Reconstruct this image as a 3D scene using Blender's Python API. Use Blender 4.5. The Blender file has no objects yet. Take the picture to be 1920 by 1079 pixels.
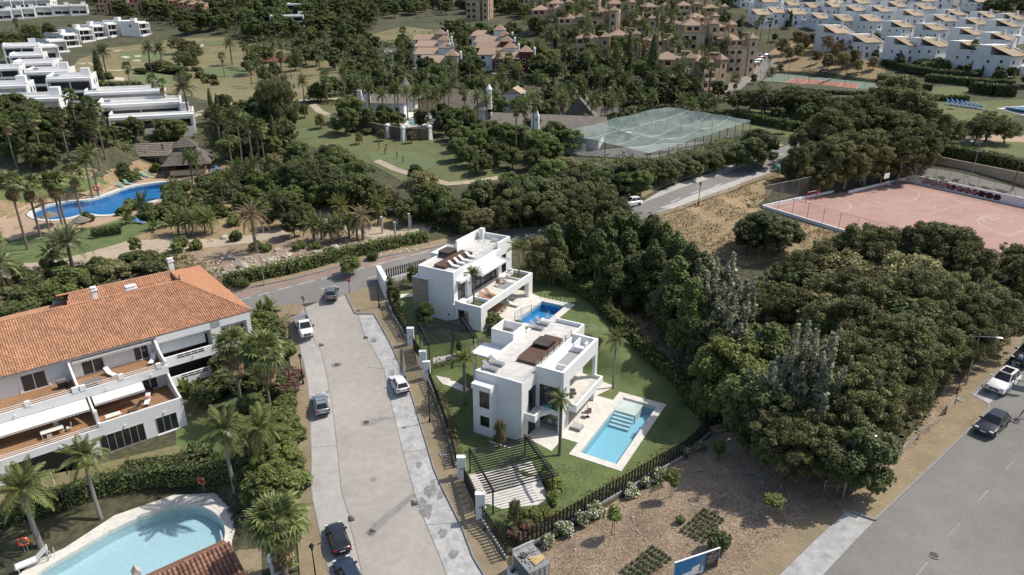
import bpy,bmesh,math,random
import numpy as np
from mathutils import Vector,Matrix
from mathutils.geometry import tessellate_polygon
R=math.radians
random.seed(7)
SC=bpy.context.scene
COL=SC.collection
# ------------------------------------------------------------------ camera, sky, sun, exposure
FPX,TH,CAMZ=1320.0,R(22.5),46.0
cam_d=bpy.data.cameras.new('camera')
cam_d.sensor_width=36.0
cam_d.lens=36.0*FPX/1920.0
cam_d.clip_end=9000.0
cam=bpy.data.objects.new('camera',cam_d)
COL.objects.link(cam)
cam.location=(0,0,CAMZ)
cam.rotation_euler=(R(90)-TH,0,0)
SC.camera=cam
SUN_EL,SUN_AZ=R(55.0),math.atan2(0.97,0.22)
sun_dir=Vector((math.sin(SUN_AZ)*math.cos(SUN_EL),math.cos(SUN_AZ)*math.cos(SUN_EL),math.sin(SUN_EL)))
world=bpy.data.worlds.new('World')
SC.world=world
world.use_nodes=True
wn=world.node_tree
sky=wn.nodes.new('ShaderNodeTexSky')
sky.sky_type='NISHITA'
sky.sun_disc=False
sky.sun_elevation=SUN_EL
sky.sun_rotation=SUN_AZ
sky.dust_density=2.0
sky.ozone_density=0.4
sky.altitude=60
bg=wn.nodes['Background']
bg.inputs['Strength'].default_value=0.13
wn.links.new(sky.outputs['Color'],bg.inputs['Color'])
sun_d=bpy.data.lights.new('sun','SUN')
sun_d.energy=3.8
sun_d.angle=R(0.53)
sun_d.color=(1.0,0.94,0.85)
sun=bpy.data.objects.new('sun',sun_d)
COL.objects.link(sun)
sun.rotation_euler=(-sun_dir).to_track_quat('-Z','Y').to_euler()
sun.location=(60,20,120)
SC.view_settings.view_transform='Standard'
SC.view_settings.look='None'
SC.view_settings.gamma=1.0
SC.view_settings.use_curve_mapping=False
SC.view_settings.exposure=0.15
try:
 SC.cycles.max_bounces=6
 SC.cycles.transparent_max_bounces=12
 SC.cycles.diffuse_bounces=3
except Exception:
 pass
 # ------------------------------------------------------------------ helpers: tags
def tag(o,label=None,cat=None,group=None,kind=None):
 if label:o['label']=label
 if cat:o['category']=cat
 if group:o['group']=group
 if kind:o['kind']=kind
 return o
def thing(name,label,cat,loc=(0,0,0),rz=0.0,group=None,scale=None):
 o=bpy.data.objects.new(name,None)
 COL.objects.link(o)
 o.location=loc
 o.rotation_euler=(0,0,rz)
 if scale is not None:
  o.scale=scale if hasattr(scale,'__len__')else(scale,)*3
 o.empty_display_size=0.3
 return tag(o,label,cat,group)
def inst(name,me,parent=None,loc=(0,0,0),rz=0.0,scale=None,rot=None):
 o=bpy.data.objects.new(name,me)
 COL.objects.link(o)
 if parent is not None:o.parent=parent
 o.location=loc
 o.rotation_euler=rot if rot is not None else(0,0,rz)
 if scale is not None:
  o.scale=scale if hasattr(scale,'__len__')else(scale,)*3
 return o
def dup(root,loc,rz,label=None,group=None,scale=None):
 r=root.copy();COL.objects.link(r)
 r.location=loc;r.rotation_euler=(0,0,rz)
 if scale is not None:r.scale=(scale,)*3
 if label:r['label']=label
 if group:r['group']=group
 for ch in list(root.children):
  c=ch.copy();COL.objects.link(c);c.parent=r
  for g in list(ch.children):
   d=g.copy();COL.objects.link(d);d.parent=c
 return r
ORD=('leftmost second third fourth fifth sixth seventh eighth ninth tenth eleventh twelfth thirteenth fourteenth fifteenth sixteenth ''seventeenth eighteenth nineteenth twentieth').split()
TENS=['','','twenty','thirty','forty','fifty','sixty','seventy','eighty','ninety']
def ordinal(i):
 if i<20:return ORD[i]
 n=i+1
 if n%10==0:return TENS[n//10][:-1]+'ieth'
 return TENS[n//10]+'-'+['','first'][0]+['','first','second','third','fourth','fifth','sixth','seventh','eighth','ninth'][n%10]
def ordphrase(i,n):
 if n==1:return ''
 if i==0:return ', leftmost'
 if i==n-1:return ', rightmost'
 return ', %s from the left'%ordinal(i)
 # ------------------------------------------------------------------ helpers: mesh builder
class MB:
 def __init__(self):
  self.v=[];self.f=[];self.m=[];self.M=Matrix.Identity(4);self.mi=0
 def pts(self,ps):
  n=len(self.v)
  for p in ps:self.v.append(tuple(self.M@Vector(p)))
  return n
 def face(self,ps):
  n=self.pts(ps);self.f.append(tuple(range(n,n+len(ps))));self.m.append(self.mi)
 def box(self,x0,y0,z0,x1,y1,z1):
  if x0>x1:x0,x1=x1,x0
  if y0>y1:y0,y1=y1,y0
  if z0>z1:z0,z1=z1,z0
  n=self.pts([(x0,y0,z0),(x1,y0,z0),(x1,y1,z0),(x0,y1,z0),(x0,y0,z1),(x1,y0,z1),(x1,y1,z1),(x0,y1,z1)])
  for q in((3,2,1,0),(4,5,6,7),(0,1,5,4),(1,2,6,5),(2,3,7,6),(3,0,4,7)):
   self.f.append(tuple(n+k for k in q));self.m.append(self.mi)
 def cbox(self,c,s,rz=0.0,rx=0.0,ry=0.0):
  M0=self.M
  self.M=M0@Matrix.Translation(c)@Matrix.Rotation(rz,4,'Z')@Matrix.Rotation(ry,4,'Y')@Matrix.Rotation(rx,4,'X')
  self.box(-s[0]/2,-s[1]/2,-s[2]/2,s[0]/2,s[1]/2,s[2]/2)
  self.M=M0
 def prism(self,poly,z0,z1,top=True,bottom=True):
  area=sum(poly[i][0]*poly[(i+1)%len(poly)][1]-poly[(i+1)%len(poly)][0]*poly[i][1]for i in range(len(poly)))
  if area<0:poly=list(reversed(poly))
  k=len(poly)
  zz0=z0 if hasattr(z0,'__len__')else[z0]*k
  zz1=z1 if hasattr(z1,'__len__')else[z1]*k
  n=self.pts([(p[0],p[1],zz0[i])for i,p in enumerate(poly)]+[(p[0],p[1],zz1[i])for i,p in enumerate(poly)])
  for i in range(k):
   j=(i+1)%k
   self.f.append((n+i,n+j,n+k+j,n+k+i));self.m.append(self.mi)
  if top:self.f.append(tuple(n+k+i for i in range(k)));self.m.append(self.mi)
  if bottom:self.f.append(tuple(n+i for i in reversed(range(k))));self.m.append(self.mi)
 def tube(self,p,q,r0,r1=None,n=6,cap=True):
  p=Vector(p);q=Vector(q)
  if r1 is None:r1=r0
  d=(q-p)
  if d.length<1e-6:return
  d.normalize()
  a=Vector((0,0,1))if abs(d.z)<0.95 else Vector((1,0,0))
  u=d.cross(a).normalized();w=d.cross(u)
  b=self.pts([p+(u*math.cos(2*math.pi*i/n)+w*math.sin(2*math.pi*i/n))*r0 for i in range(n)]+[q+(u*math.cos(2*math.pi*i/n)+w*math.sin(2*math.pi*i/n))*r1 for i in range(n)])
  for i in range(n):
   j=(i+1)%n
   self.f.append((b+j,b+i,b+n+i,b+n+j));self.m.append(self.mi)
  if cap:
   self.f.append(tuple(b+i for i in range(n)));self.m.append(self.mi)
   self.f.append(tuple(b+n+i for i in reversed(range(n))));self.m.append(self.mi)
 def path(self,ps,rs,n=6):
  for i in range(len(ps)-1):
   r0=rs[i]if hasattr(rs,'__len__')else rs
   r1=rs[i+1]if hasattr(rs,'__len__')else rs
   self.tube(ps[i],ps[i+1],r0,r1,n)
 def lathe(self,prof,n=12,c=(0,0,0)):
  b=[]
  for r,z in prof:
   b.append(self.pts([(c[0]+r*math.cos(2*math.pi*i/n),c[1]+r*math.sin(2*math.pi*i/n),c[2]+z)for i in range(n)]))
  for k in range(len(b)-1):
   for i in range(n):
    j=(i+1)%n
    self.f.append((b[k]+i,b[k]+j,b[k+1]+j,b[k+1]+i));self.m.append(self.mi)
  self.f.append(tuple(b[0]+i for i in reversed(range(n))));self.m.append(self.mi)
  self.f.append(tuple(b[-1]+i for i in range(n)));self.m.append(self.mi)
 def blob(self,c,s,seed=0,n=8,k=5,jit=0.15):
  rr=random.Random(seed)
  rings=[]
  top=self.pts([(c[0],c[1],c[2]+s[2])]);
  for a in range(1,k):
   ph=math.pi*a/k
   rings.append(self.pts([(c[0]+s[0]*math.sin(ph)*math.cos(2*math.pi*i/n)*(1+rr.uniform(-jit,jit)),c[1]+s[1]*math.sin(ph)*math.sin(2*math.pi*i/n)*(1+rr.uniform(-jit,jit)),c[2]+s[2]*math.cos(ph)*(1+rr.uniform(-jit,jit)))for i in range(n)]))
  bot=self.pts([(c[0],c[1],c[2]-s[2])])
  for i in range(n):
   j=(i+1)%n
   self.f.append((top,rings[0]+i,rings[0]+j));self.m.append(self.mi)
   for a in range(len(rings)-1):
    self.f.append((rings[a]+i,rings[a+1]+i,rings[a+1]+j,rings[a]+j));self.m.append(self.mi)
   self.f.append((rings[-1]+i,bot,rings[-1]+j));self.m.append(self.mi)
 def mesh(self,name,mats,smooth=False):
  me=bpy.data.meshes.new(name)
  me.from_pydata(self.v,[],self.f)
  for m in(mats if isinstance(mats,(list,tuple))else[mats]):me.materials.append(m)
  if isinstance(mats,(list,tuple))and len(mats)>1:
   me.polygons.foreach_set('material_index',self.m)
  if smooth:
   me.polygons.foreach_set('use_smooth',[True]*len(me.polygons))
   try:me.set_sharp_from_angle(angle=R(40))
   except Exception:pass
  me.update()
  return me
 def build(self,name,mats,parent=None,loc=(0,0,0),rz=0.0,smooth=False):
  return inst(name,self.mesh(name,mats,smooth),parent,loc,rz)
def B1(name,mat,parent,*boxes,**kw):
 b=MB()
 for q in boxes:b.box(*q)
 return b.build(name,mat,parent,**kw)
 # ------------------------------------------------------------------ materials
MATS={}
def mat(name,col,rough=0.75,var=0.12,scale=3.0,bump=0.0,metal=0.0,spec=0.35,coords='Object',col2=None,det=5.0,alpha=1.0,trans=0.0,big=0.0,bigscale=0.25,island=0.0,objvar=0.0,emit=0.0,bdist=0.02,stretch=None):
 m=bpy.data.materials.new(name);m.use_nodes=True
 nt=m.node_tree;N=nt.nodes;L=nt.links
 p=N['Principled BSDF']
 p.inputs['Roughness'].default_value=rough
 p.inputs['Metallic'].default_value=metal
 p.inputs['Specular IOR Level'].default_value=spec
 c=(col[0],col[1],col[2],1)
 if var==0 and not col2 and not island and not objvar and not big:
  p.inputs['Base Color'].default_value=c
 else:
  if coords=='World':
   src=N.new('ShaderNodeNewGeometry').outputs['Position']
  else:
   src=N.new('ShaderNodeTexCoord').outputs['Object']
  if stretch:
   mp=N.new('ShaderNodeMapping');mp.inputs['Scale'].default_value=stretch
   L.new(src,mp.inputs['Vector']);src=mp.outputs['Vector']
  nz=N.new('ShaderNodeTexNoise');nz.inputs['Scale'].default_value=scale;nz.inputs['Detail'].default_value=det;nz.inputs['Roughness'].default_value=0.65
  L.new(src,nz.inputs['Vector'])
  rp=N.new('ShaderNodeValToRGB')
  a=col if col2 is None else col
  b=col if col2 is None else col2
  rp.color_ramp.elements[0].position=0.34;rp.color_ramp.elements[1].position=0.66
  rp.color_ramp.elements[0].color=(a[0]*(1-var),a[1]*(1-var),a[2]*(1-var),1)
  rp.color_ramp.elements[1].color=(min(1,b[0]*(1+var)),min(1,b[1]*(1+var)),min(1,b[2]*(1+var)),1)
  L.new(nz.outputs['Fac'],rp.inputs['Fac'])
  out=rp.outputs['Color']
  def mul(out,val_socket,lo,hi):
   mr=N.new('ShaderNodeMapRange');mr.inputs['To Min'].default_value=lo;mr.inputs['To Max'].default_value=hi
   L.new(val_socket,mr.inputs['Value'])
   mx=N.new('ShaderNodeMix');mx.data_type='RGBA';mx.blend_type='MULTIPLY';mx.inputs[0].default_value=1.0
   L.new(out,mx.inputs[6]);L.new(mr.outputs['Result'],mx.inputs[7])
   return mx.outputs[2]
  if big:
   n2=N.new('ShaderNodeTexNoise');n2.inputs['Scale'].default_value=bigscale;n2.inputs['Detail'].default_value=6.0;n2.inputs['Roughness'].default_value=0.7
   L.new(src,n2.inputs['Vector'])
   mr0=N.new('ShaderNodeMapRange');mr0.inputs['From Min'].default_value=0.3;mr0.inputs['From Max'].default_value=0.7
   L.new(n2.outputs['Fac'],mr0.inputs['Value'])
   out=mul(out,mr0.outputs['Result'],1-big,1+big*0.5)
  if island:
   g=N.new('ShaderNodeNewGeometry')
   out=mul(out,g.outputs['Random Per Island'],1-island,1+island)
  if objvar:
   oi=N.new('ShaderNodeObjectInfo')
   out=mul(out,oi.outputs['Random'],1-objvar,1+objvar)
  L.new(out,p.inputs['Base Color'])
  if bump:
   bp=N.new('ShaderNodeBump');bp.inputs['Strength'].default_value=bump;bp.inputs['Distance'].default_value=bdist
   L.new(nz.outputs['Fac'],bp.inputs['Height']);L.new(bp.outputs['Normal'],p.inputs['Normal'])
 if alpha<1:p.inputs['Alpha'].default_value=alpha
 if trans:p.inputs['Transmission Weight'].default_value=trans
 MATS[name]=m
 return m
def leafmat(name,col,tr=0.25,island=0.35,objvar=0.32,col2=None,rough=0.55):
 m=bpy.data.materials.new(name);m.use_nodes=True
 nt=m.node_tree;N=nt.nodes;L=nt.links
 p=N['Principled BSDF'];out=N['Material Output']
 p.inputs['Roughness'].default_value=rough;p.inputs['Specular IOR Level'].default_value=0.3
 g=N.new('ShaderNodeNewGeometry');oi=N.new('ShaderNodeObjectInfo')
 rp=N.new('ShaderNodeValToRGB')
 c2=col2 or(col[0]*1.25,col[1]*1.15,col[2]*0.9)
 rp.color_ramp.elements[0].color=(col[0]*(1-island),col[1]*(1-island),col[2]*(1-island),1)
 rp.color_ramp.elements[1].color=(c2[0]*(1+island*.6),c2[1]*(1+island*.6),c2[2]*(1+island*.6),1)
 L.new(g.outputs['Random Per Island'],rp.inputs['Fac'])
 mr=N.new('ShaderNodeMapRange');mr.inputs['To Min'].default_value=1-objvar;mr.inputs['To Max'].default_value=1+objvar
 L.new(oi.outputs['Random'],mr.inputs['Value'])
 mx=N.new('ShaderNodeMix');mx.data_type='RGBA';mx.blend_type='MULTIPLY';mx.inputs[0].default_value=1.0
 L.new(rp.outputs['Color'],mx.inputs[6]);L.new(mr.outputs['Result'],mx.inputs[7])
 L.new(mx.outputs[2],p.inputs['Base Color'])
 t=N.new('ShaderNodeBsdfTranslucent');L.new(mx.outputs[2],t.inputs['Color'])
 s=N.new('ShaderNodeMixShader');s.inputs[0].default_value=tr
 L.new(p.outputs[0],s.inputs[1]);L.new(t.outputs[0],s.inputs[2]);L.new(s.outputs[0],out.inputs['Surface'])
 MATS[name]=m
 return m
def brickmat(name,c1,c2,mortar,scale=1.0,bw=0.5,bh=0.25,ms=0.02,rough=0.8,big=0.2,bump=0.2,rot=0.0):
 m=bpy.data.materials.new(name);m.use_nodes=True
 nt=m.node_tree;N=nt.nodes;L=nt.links;p=N['Principled BSDF']
 p.inputs['Roughness'].default_value=rough;p.inputs['Specular IOR Level'].default_value=0.25
 g=N.new('ShaderNodeNewGeometry');mp=N.new('ShaderNodeMapping');mp.inputs['Rotation'].default_value=(0,0,rot)
 L.new(g.outputs['Position'],mp.inputs['Vector'])
 b=N.new('ShaderNodeTexBrick');b.inputs['Scale'].default_value=scale
 b.inputs['Color1'].default_value=(*c1,1);b.inputs['Color2'].default_value=(*c2,1);b.inputs['Mortar'].default_value=(*mortar,1)
 b.inputs['Mortar Size'].default_value=ms;b.inputs['Brick Width'].default_value=bw;b.inputs['Row Height'].default_value=bh
 L.new(mp.outputs['Vector'],b.inputs['Vector'])
 n2=N.new('ShaderNodeTexNoise');n2.inputs['Scale'].default_value=0.35;n2.inputs['Detail'].default_value=7.0;n2.inputs['Roughness'].default_value=0.7
 L.new(g.outputs['Position'],n2.inputs['Vector'])
 mr=N.new('ShaderNodeMapRange');mr.inputs['From Min'].default_value=0.3;mr.inputs['From Max'].default_value=0.7
 mr.inputs['To Min'].default_value=1-big;mr.inputs['To Max'].default_value=1+big*0.5
 L.new(n2.outputs['Fac'],mr.inputs['Value'])
 mx=N.new('ShaderNodeMix');mx.data_type='RGBA';mx.blend_type='MULTIPLY';mx.inputs[0].default_value=1.0
 L.new(b.outputs['Color'],mx.inputs[6]);L.new(mr.outputs['Result'],mx.inputs[7])
 L.new(mx.outputs[2],p.inputs['Base Color'])
 if bump:
  bp=N.new('ShaderNodeBump');bp.inputs['Strength'].default_value=bump;bp.inputs['Distance'].default_value=0.01;bp.invert=True
  L.new(b.outputs['Fac'],bp.inputs['Height']);L.new(bp.outputs['Normal'],p.inputs['Normal'])
 MATS[name]=m
 return m
def meshmat(name,col,alpha):
 m=bpy.data.materials.new(name);m.use_nodes=True
 nt=m.node_tree;N=nt.nodes;L=nt.links;p=N['Principled BSDF']
 p.inputs['Base Color'].default_value=(*col,1);p.inputs['Roughness'].default_value=0.7
 g=N.new('ShaderNodeNewGeometry');n2=N.new('ShaderNodeTexNoise');n2.inputs['Scale'].default_value=0.5;n2.inputs['Detail'].default_value=5
 L.new(g.outputs['Position'],n2.inputs['Vector'])
 mr=N.new('ShaderNodeMapRange');mr.inputs['From Min'].default_value=0.3;mr.inputs['From Max'].default_value=0.7;mr.inputs['To Min'].default_value=alpha*0.75;mr.inputs['To Max'].default_value=alpha*1.3
 L.new(n2.outputs['Fac'],mr.inputs['Value']);L.new(mr.outputs['Result'],p.inputs['Alpha'])
 MATS[name]=m
 return m
def glassmat(name,col=(0.02,0.025,0.03),rough=0.04):
 return mat(name,col,rough=rough,var=0,spec=0.6)
def clearglass(name,tint=(0.95,0.97,0.97),a=0.75):
 m=bpy.data.materials.new(name);m.use_nodes=True
 nt=m.node_tree;N=nt.nodes;L=nt.links
 t=N.new('ShaderNodeBsdfTransparent');t.inputs['Color'].default_value=(*tint,1)
 g=N.new('ShaderNodeBsdfGlossy');g.inputs['Roughness'].default_value=0.05
 s=N.new('ShaderNodeMixShader');s.inputs[0].default_value=0.06
 L.new(t.outputs[0],s.inputs[1]);L.new(g.outputs[0],s.inputs[2])
 L.new(s.outputs[0],N['Material Output'].inputs['Surface'])
 return m
def watermat(name,tint):
 m=bpy.data.materials.new(name);m.use_nodes=True
 nt=m.node_tree;N=nt.nodes;L=nt.links
 t=N.new('ShaderNodeBsdfTransparent');t.inputs['Color'].default_value=(*tint,1)
 g=N.new('ShaderNodeBsdfGlossy');g.inputs['Roughness'].default_value=0.03
 geo=N.new('ShaderNodeNewGeometry');nz=N.new('ShaderNodeTexNoise');nz.inputs['Scale'].default_value=2.2;nz.inputs['Detail'].default_value=3
 L.new(geo.outputs['Position'],nz.inputs['Vector'])
 bp=N.new('ShaderNodeBump');bp.inputs['Strength'].default_value=0.25;bp.inputs['Distance'].default_value=0.06
 L.new(nz.outputs['Fac'],bp.inputs['Height']);L.new(bp.outputs['Normal'],g.inputs['Normal'])
 fr=N.new('ShaderNodeFresnel');fr.inputs['IOR'].default_value=1.33;L.new(bp.outputs['Normal'],fr.inputs['Normal'])
 s=N.new('ShaderNodeMixShader')
 L.new(fr.outputs[0],s.inputs[0]);L.new(t.outputs[0],s.inputs[1]);L.new(g.outputs[0],s.inputs[2])
 L.new(s.outputs[0],N['Material Output'].inputs['Surface'])
 return m
 # ------------------------------------------------------------------ picture <-> place
ST,CT=math.sin(TH),math.cos(TH)
def ray(px,py):
 u=(px-960.0)/FPX;v=(py-539.5)/FPX
 return(u,CT-v*ST,-(ST+v*CT))
def P(px,py,z):
 d=ray(px,py);t=(z-CAMZ)/d[2]
 return(d[0]*t,d[1]*t,z)
def D(px,py,t):
 d=ray(px,py)
 return(d[0]*t,d[1]*t,CAMZ+d[2]*t)
def proj(X,Y,Z):
 dz=Z-CAMZ;zc=Y*CT-dz*ST
 return(960+FPX*X/zc,539.5-FPX*(Y*ST+dz*CT)/zc,zc)
 # ------------------------------------------------------------------ material palette
m_white=mat('white_render',(0.80,0.80,0.79),rough=0.85,var=0.03,scale=1.2,bump=0.05,big=0.05,bigscale=0.5)
m_white2=mat('white_wash',(0.78,0.78,0.77),rough=0.9,var=0.05,scale=0.8,big=0.08,bigscale=0.3,objvar=0.05)
m_pale=mat('pale_travertine',(0.66,0.63,0.57),rough=0.7,var=0.10,scale=2.0,big=0.12,bigscale=0.9)
m_deckroof=mat('roof_terrace_tiles',(0.58,0.56,0.52),rough=0.8,var=0.09,scale=1.6,big=0.15,bigscale=0.8)
m_gravel=mat('grey_gravel',(0.33,0.33,0.32),rough=0.95,var=0.4,scale=14,bump=0.5)
m_dark=mat('anthracite_metal',(0.022,0.023,0.025),rough=0.45,var=0.15,scale=4)
m_slat=mat('black_stained_slats',(0.022,0.020,0.020),rough=0.7,var=0.3,scale=3,objvar=0.25)
m_glass=glassmat('dark_window_glass',(0.018,0.021,0.024))
m_glass2=glassmat('grey_window_glass',(0.05,0.055,0.06),0.08)
m_clear=clearglass('clear_balustrade_glass')
m_wood=mat('brown_deck_boards',(0.115,0.066,0.045),rough=0.65,var=0.25,scale=2.5,stretch=(1,9,9),objvar=0.12)
m_cover=mat('brown_vinyl_cover',(0.075,0.058,0.049),rough=0.6,var=0.1)
m_teak=mat('teak',(0.30,0.16,0.075),rough=0.6,var=0.25,scale=4)
m_greyfab=mat('grey_sling_fabric',(0.26,0.26,0.27),rough=0.9,var=0.08,scale=8)
m_whitefab=mat('white_fabric',(0.74,0.73,0.71),rough=0.9,var=0.05)
m_alu=mat('pale_aluminium',(0.55,0.55,0.56),rough=0.4,var=0.05,metal=0.5)
m_steel=mat('galvanised_steel',(0.36,0.37,0.38),rough=0.45,var=0.15,metal=0.6)
m_stone=mat('travertine_panel',(0.30,0.27,0.225),rough=0.85,var=0.25,scale=3.5,big=0.25,bigscale=1.5,stretch=(1,1,3),objvar=0.12,bump=0.2)
m_conc=mat('street_concrete',(0.375,0.345,0.305),rough=0.9,var=0.07,scale=1.4,coords='World',big=0.14,bigscale=0.18,bump=0.05)
m_strip=mat('parking_concrete',(0.43,0.425,0.41),rough=0.9,var=0.15,scale=1.5,coords='World',big=0.30,bigscale=0.65,bump=0.05)
m_stripl=mat('parking_concrete_warm',(0.42,0.40,0.37),rough=0.9,var=0.08,scale=1.1,coords='World',big=0.14,bigscale=0.4,bump=0.05)
m_patch=mat('trench_patch',(0.27,0.262,0.25),rough=0.9,var=0.12,scale=2.0,coords='World',big=0.2,bigscale=0.6)
m_asph=mat('worn_asphalt',(0.215,0.208,0.195),rough=0.92,var=0.09,scale=5,coords='World',big=0.16,bigscale=0.22,bump=0.15)
m_asph2=mat('pale_asphalt',(0.215,0.208,0.19),rough=0.92,var=0.09,scale=5,coords='World',big=0.18,bigscale=0.25,bump=0.15)
m_whiteline=mat('road_paint',(0.62,0.62,0.60),rough=0.8,var=0.2,scale=5,coords='World',big=0.3,bigscale=2.0)
m_worn=mat('worn_road_paint',(0.31,0.31,0.295),rough=0.9,var=0.25,scale=4,coords='World',big=0.35,bigscale=1.5)
m_kerb=mat('kerb_concrete',(0.27,0.26,0.245),rough=0.9,var=0.15,scale=3,coords='World')
m_pave=brickmat('ochre_block_paving',(0.345,0.275,0.175),(0.30,0.235,0.145),(0.19,0.15,0.10),scale=1.0,bw=0.42,bh=0.21,ms=0.022,big=0.22,rot=0.4)
m_pavepink=brickmat('pink_block_paving',(0.33,0.245,0.205),(0.30,0.225,0.19),(0.22,0.17,0.145),bw=0.42,bh=0.21,ms=0.02,big=0.25,rot=0.3)
m_paveg=brickmat('garden_terracotta_paving',(0.45,0.33,0.23),(0.42,0.295,0.205),(0.33,0.24,0.17),bw=0.8,bh=0.8,ms=0.03,big=0.18,rot=0.5)
m_terrac=brickmat('terracotta_floor',(0.33,0.195,0.105),(0.30,0.17,0.09),(0.22,0.12,0.06),bw=0.6,bh=0.6,ms=0.02,big=0.15)
m_path=mat('sandy_path',(0.43,0.355,0.265),rough=0.95,var=0.12,scale=2.2,coords='World',big=0.18,bigscale=0.4)
m_lawn=mat('garden_lawn',(0.122,0.160,0.058),rough=0.95,var=0.28,scale=9,coords='World',big=0.30,bigscale=0.35,bump=0.5,bdist=0.05,det=8)
m_lawn2=mat('fairway_grass',(0.118,0.145,0.055),rough=0.95,var=0.18,scale=2.5,coords='World',col2=(0.15,0.15,0.066),big=0.22,bigscale=0.12,bump=0.3,bdist=0.05)
m_green=mat('putting_green',(0.135,0.165,0.075),rough=0.95,var=0.10,scale=1.0,coords='World',big=0.10,bigscale=0.3)
m_drygrass=mat('dry_golf_rough',(0.24,0.20,0.105),rough=0.95,var=0.18,scale=1.2,coords='World',col2=(0.185,0.165,0.08),big=0.28,bigscale=0.09,bump=0.3,bdist=0.05)
m_sand=mat('bunker_sand',(0.50,0.44,0.35),rough=0.95,var=0.08,coords='World')
m_dirt=mat('stony_dirt',(0.225,0.155,0.098),rough=0.95,var=0.34,scale=5.5,coords='World',col2=(0.36,0.275,0.19),big=0.38,bigscale=0.32,bump=0.8,bdist=0.08,det=9)
m_strawgrass=mat('straw_grass',(0.26,0.18,0.095),rough=0.95,var=0.3,scale=3,coords='World',col2=(0.32,0.245,0.14),big=0.3,bigscale=0.2,bump=0.8,bdist=0.1,det=8)
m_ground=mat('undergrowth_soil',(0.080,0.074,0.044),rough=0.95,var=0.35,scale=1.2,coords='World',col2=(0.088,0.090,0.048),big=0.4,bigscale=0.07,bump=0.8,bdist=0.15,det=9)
m_court=mat('pink_sports_court',(0.40,0.25,0.21),rough=0.9,var=0.06,scale=0.9,coords='World',big=0.16,bigscale=0.16)
m_tgreen=mat('tennis_green',(0.17,0.22,0.17),rough=0.9,var=0.06,coords='World',big=0.1)
m_tred=mat('tennis_red',(0.36,0.16,0.12),rough=0.9,var=0.06,coords='World',big=0.1)
m_clay=mat('clay_court',(0.40,0.18,0.11),rough=0.9,var=0.06,coords='World')
m_rock=mat('pale_rock',(0.40,0.36,0.30),rough=0.9,var=0.2,scale=2.0,bump=0.5,bdist=0.1,objvar=0.2)
m_tile=mat('terracotta_roof_tile',(0.49,0.262,0.155),rough=0.85,var=0.18,scale=3,island=0.22,big=0.24,bigscale=0.5)
m_tileold=mat('weathered_roof_tile',(0.27,0.125,0.075),rough=0.9,var=0.35,scale=5,objvar=0.35,col2=(0.20,0.115,0.08))
m_tilepale=mat('pale_roof_tile',(0.40,0.315,0.215),rough=0.9,var=0.16,scale=1.5,island=0.15,objvar=0.1,stretch=(4,1,1))
m_tilebrown=mat('brown_roof_tile',(0.30,0.215,0.155),rough=0.9,var=0.16,scale=1.5,objvar=0.12,stretch=(4,4,1))
m_thatch=mat('grey_thatch',(0.21,0.182,0.152),rough=0.98,var=0.35,scale=4.5,bump=0.9,bdist=0.12,big=0.25,bigscale=0.7,det=9)
m_thatchd=mat('dark_shake',(0.15,0.132,0.118),rough=0.95,var=0.3,scale=3,objvar=0.3)
m_cream=mat('cream_wall',(0.55,0.48,0.38),rough=0.9,var=0.06,big=0.1)
m_tan=mat('ochre_wall',(0.40,0.295,0.20),rough=0.9,var=0.06,scale=0.6,big=0.14,bigscale=0.3,objvar=0.10)
m_tan2=mat('sand_wall',(0.50,0.405,0.295),rough=0.9,var=0.06,scale=0.6,big=0.12,bigscale=0.3,objvar=0.08)
m_pink=mat('salmon_wall',(0.52,0.30,0.20),rough=0.9,var=0.06,big=0.1,objvar=0.1)
m_maroon=mat('maroon_wall',(0.15,0.045,0.03),rough=0.9,var=0.08)
m_bark=mat('grey_brown_bark',(0.13,0.105,0.085),rough=0.95,var=0.3,scale=6,bump=0.6)
m_palebark=mat('pale_bark',(0.30,0.27,0.23),rough=0.9,var=0.25,scale=5,bump=0.4)
m_palmbark=mat('palm_trunk',(0.19,0.155,0.125),rough=0.95,var=0.25,scale=3,bump=0.7,stretch=(0.4,0.4,5))
m_palmgrey=mat('grey_palm_trunk',(0.25,0.235,0.215),rough=0.95,var=0.2,scale=3,bump=0.5,stretch=(0.4,0.4,4))
m_red=mat('signal_red',(0.45,0.02,0.02),rough=0.4,var=0)
m_orange=mat('lifebuoy_orange',(0.72,0.10,0.025),rough=0.5,var=0.05)
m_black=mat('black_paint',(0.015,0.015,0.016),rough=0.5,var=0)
m_rubber=mat('tyre_rubber',(0.015,0.015,0.015),rough=0.9,var=0.1)
m_blue=mat('blue_fabric',(0.05,0.17,0.42),rough=0.8,var=0.1)
m_greenfab=mat('green_canvas',(0.14,0.30,0.24),rough=0.8,var=0.1)
m_awning=mat('cream_awning',(0.68,0.66,0.60),rough=0.9,var=0.05)
m_net=meshmat('teal_sports_net',(0.23,0.315,0.305),0.46)
m_chain=meshmat('chain_link',(0.20,0.20,0.18),0.13)
m_shadecloth=meshmat('dark_shade_cloth',(0.06,0.075,0.06),0.72)
m_basin_pale=mat('pale_blue_mosaic_caustics',(0.27,0.50,0.60),rough=0.5,var=0.12,scale=26,coords='World',big=0.06)  # mosaic tone, its mottling also paints in rippling caustic light
m_basin_aqua=mat('aqua_mosaic_caustics',(0.45,0.56,0.60),rough=0.5,var=0.22,scale=9,coords='World',big=0.05,bigscale=1.0)  # noise mottling paints water caustics into the mosaic colour
m_basin_blue=mat('deep_blue_mosaic',(0.03,0.22,0.50),rough=0.5,var=0.25,scale=5,coords='World',big=0.15,bigscale=1.0)
m_basin_royal=mat('royal_blue_mosaic',(0.045,0.29,0.56),rough=0.5,var=0.2,scale=5,coords='World')
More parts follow.
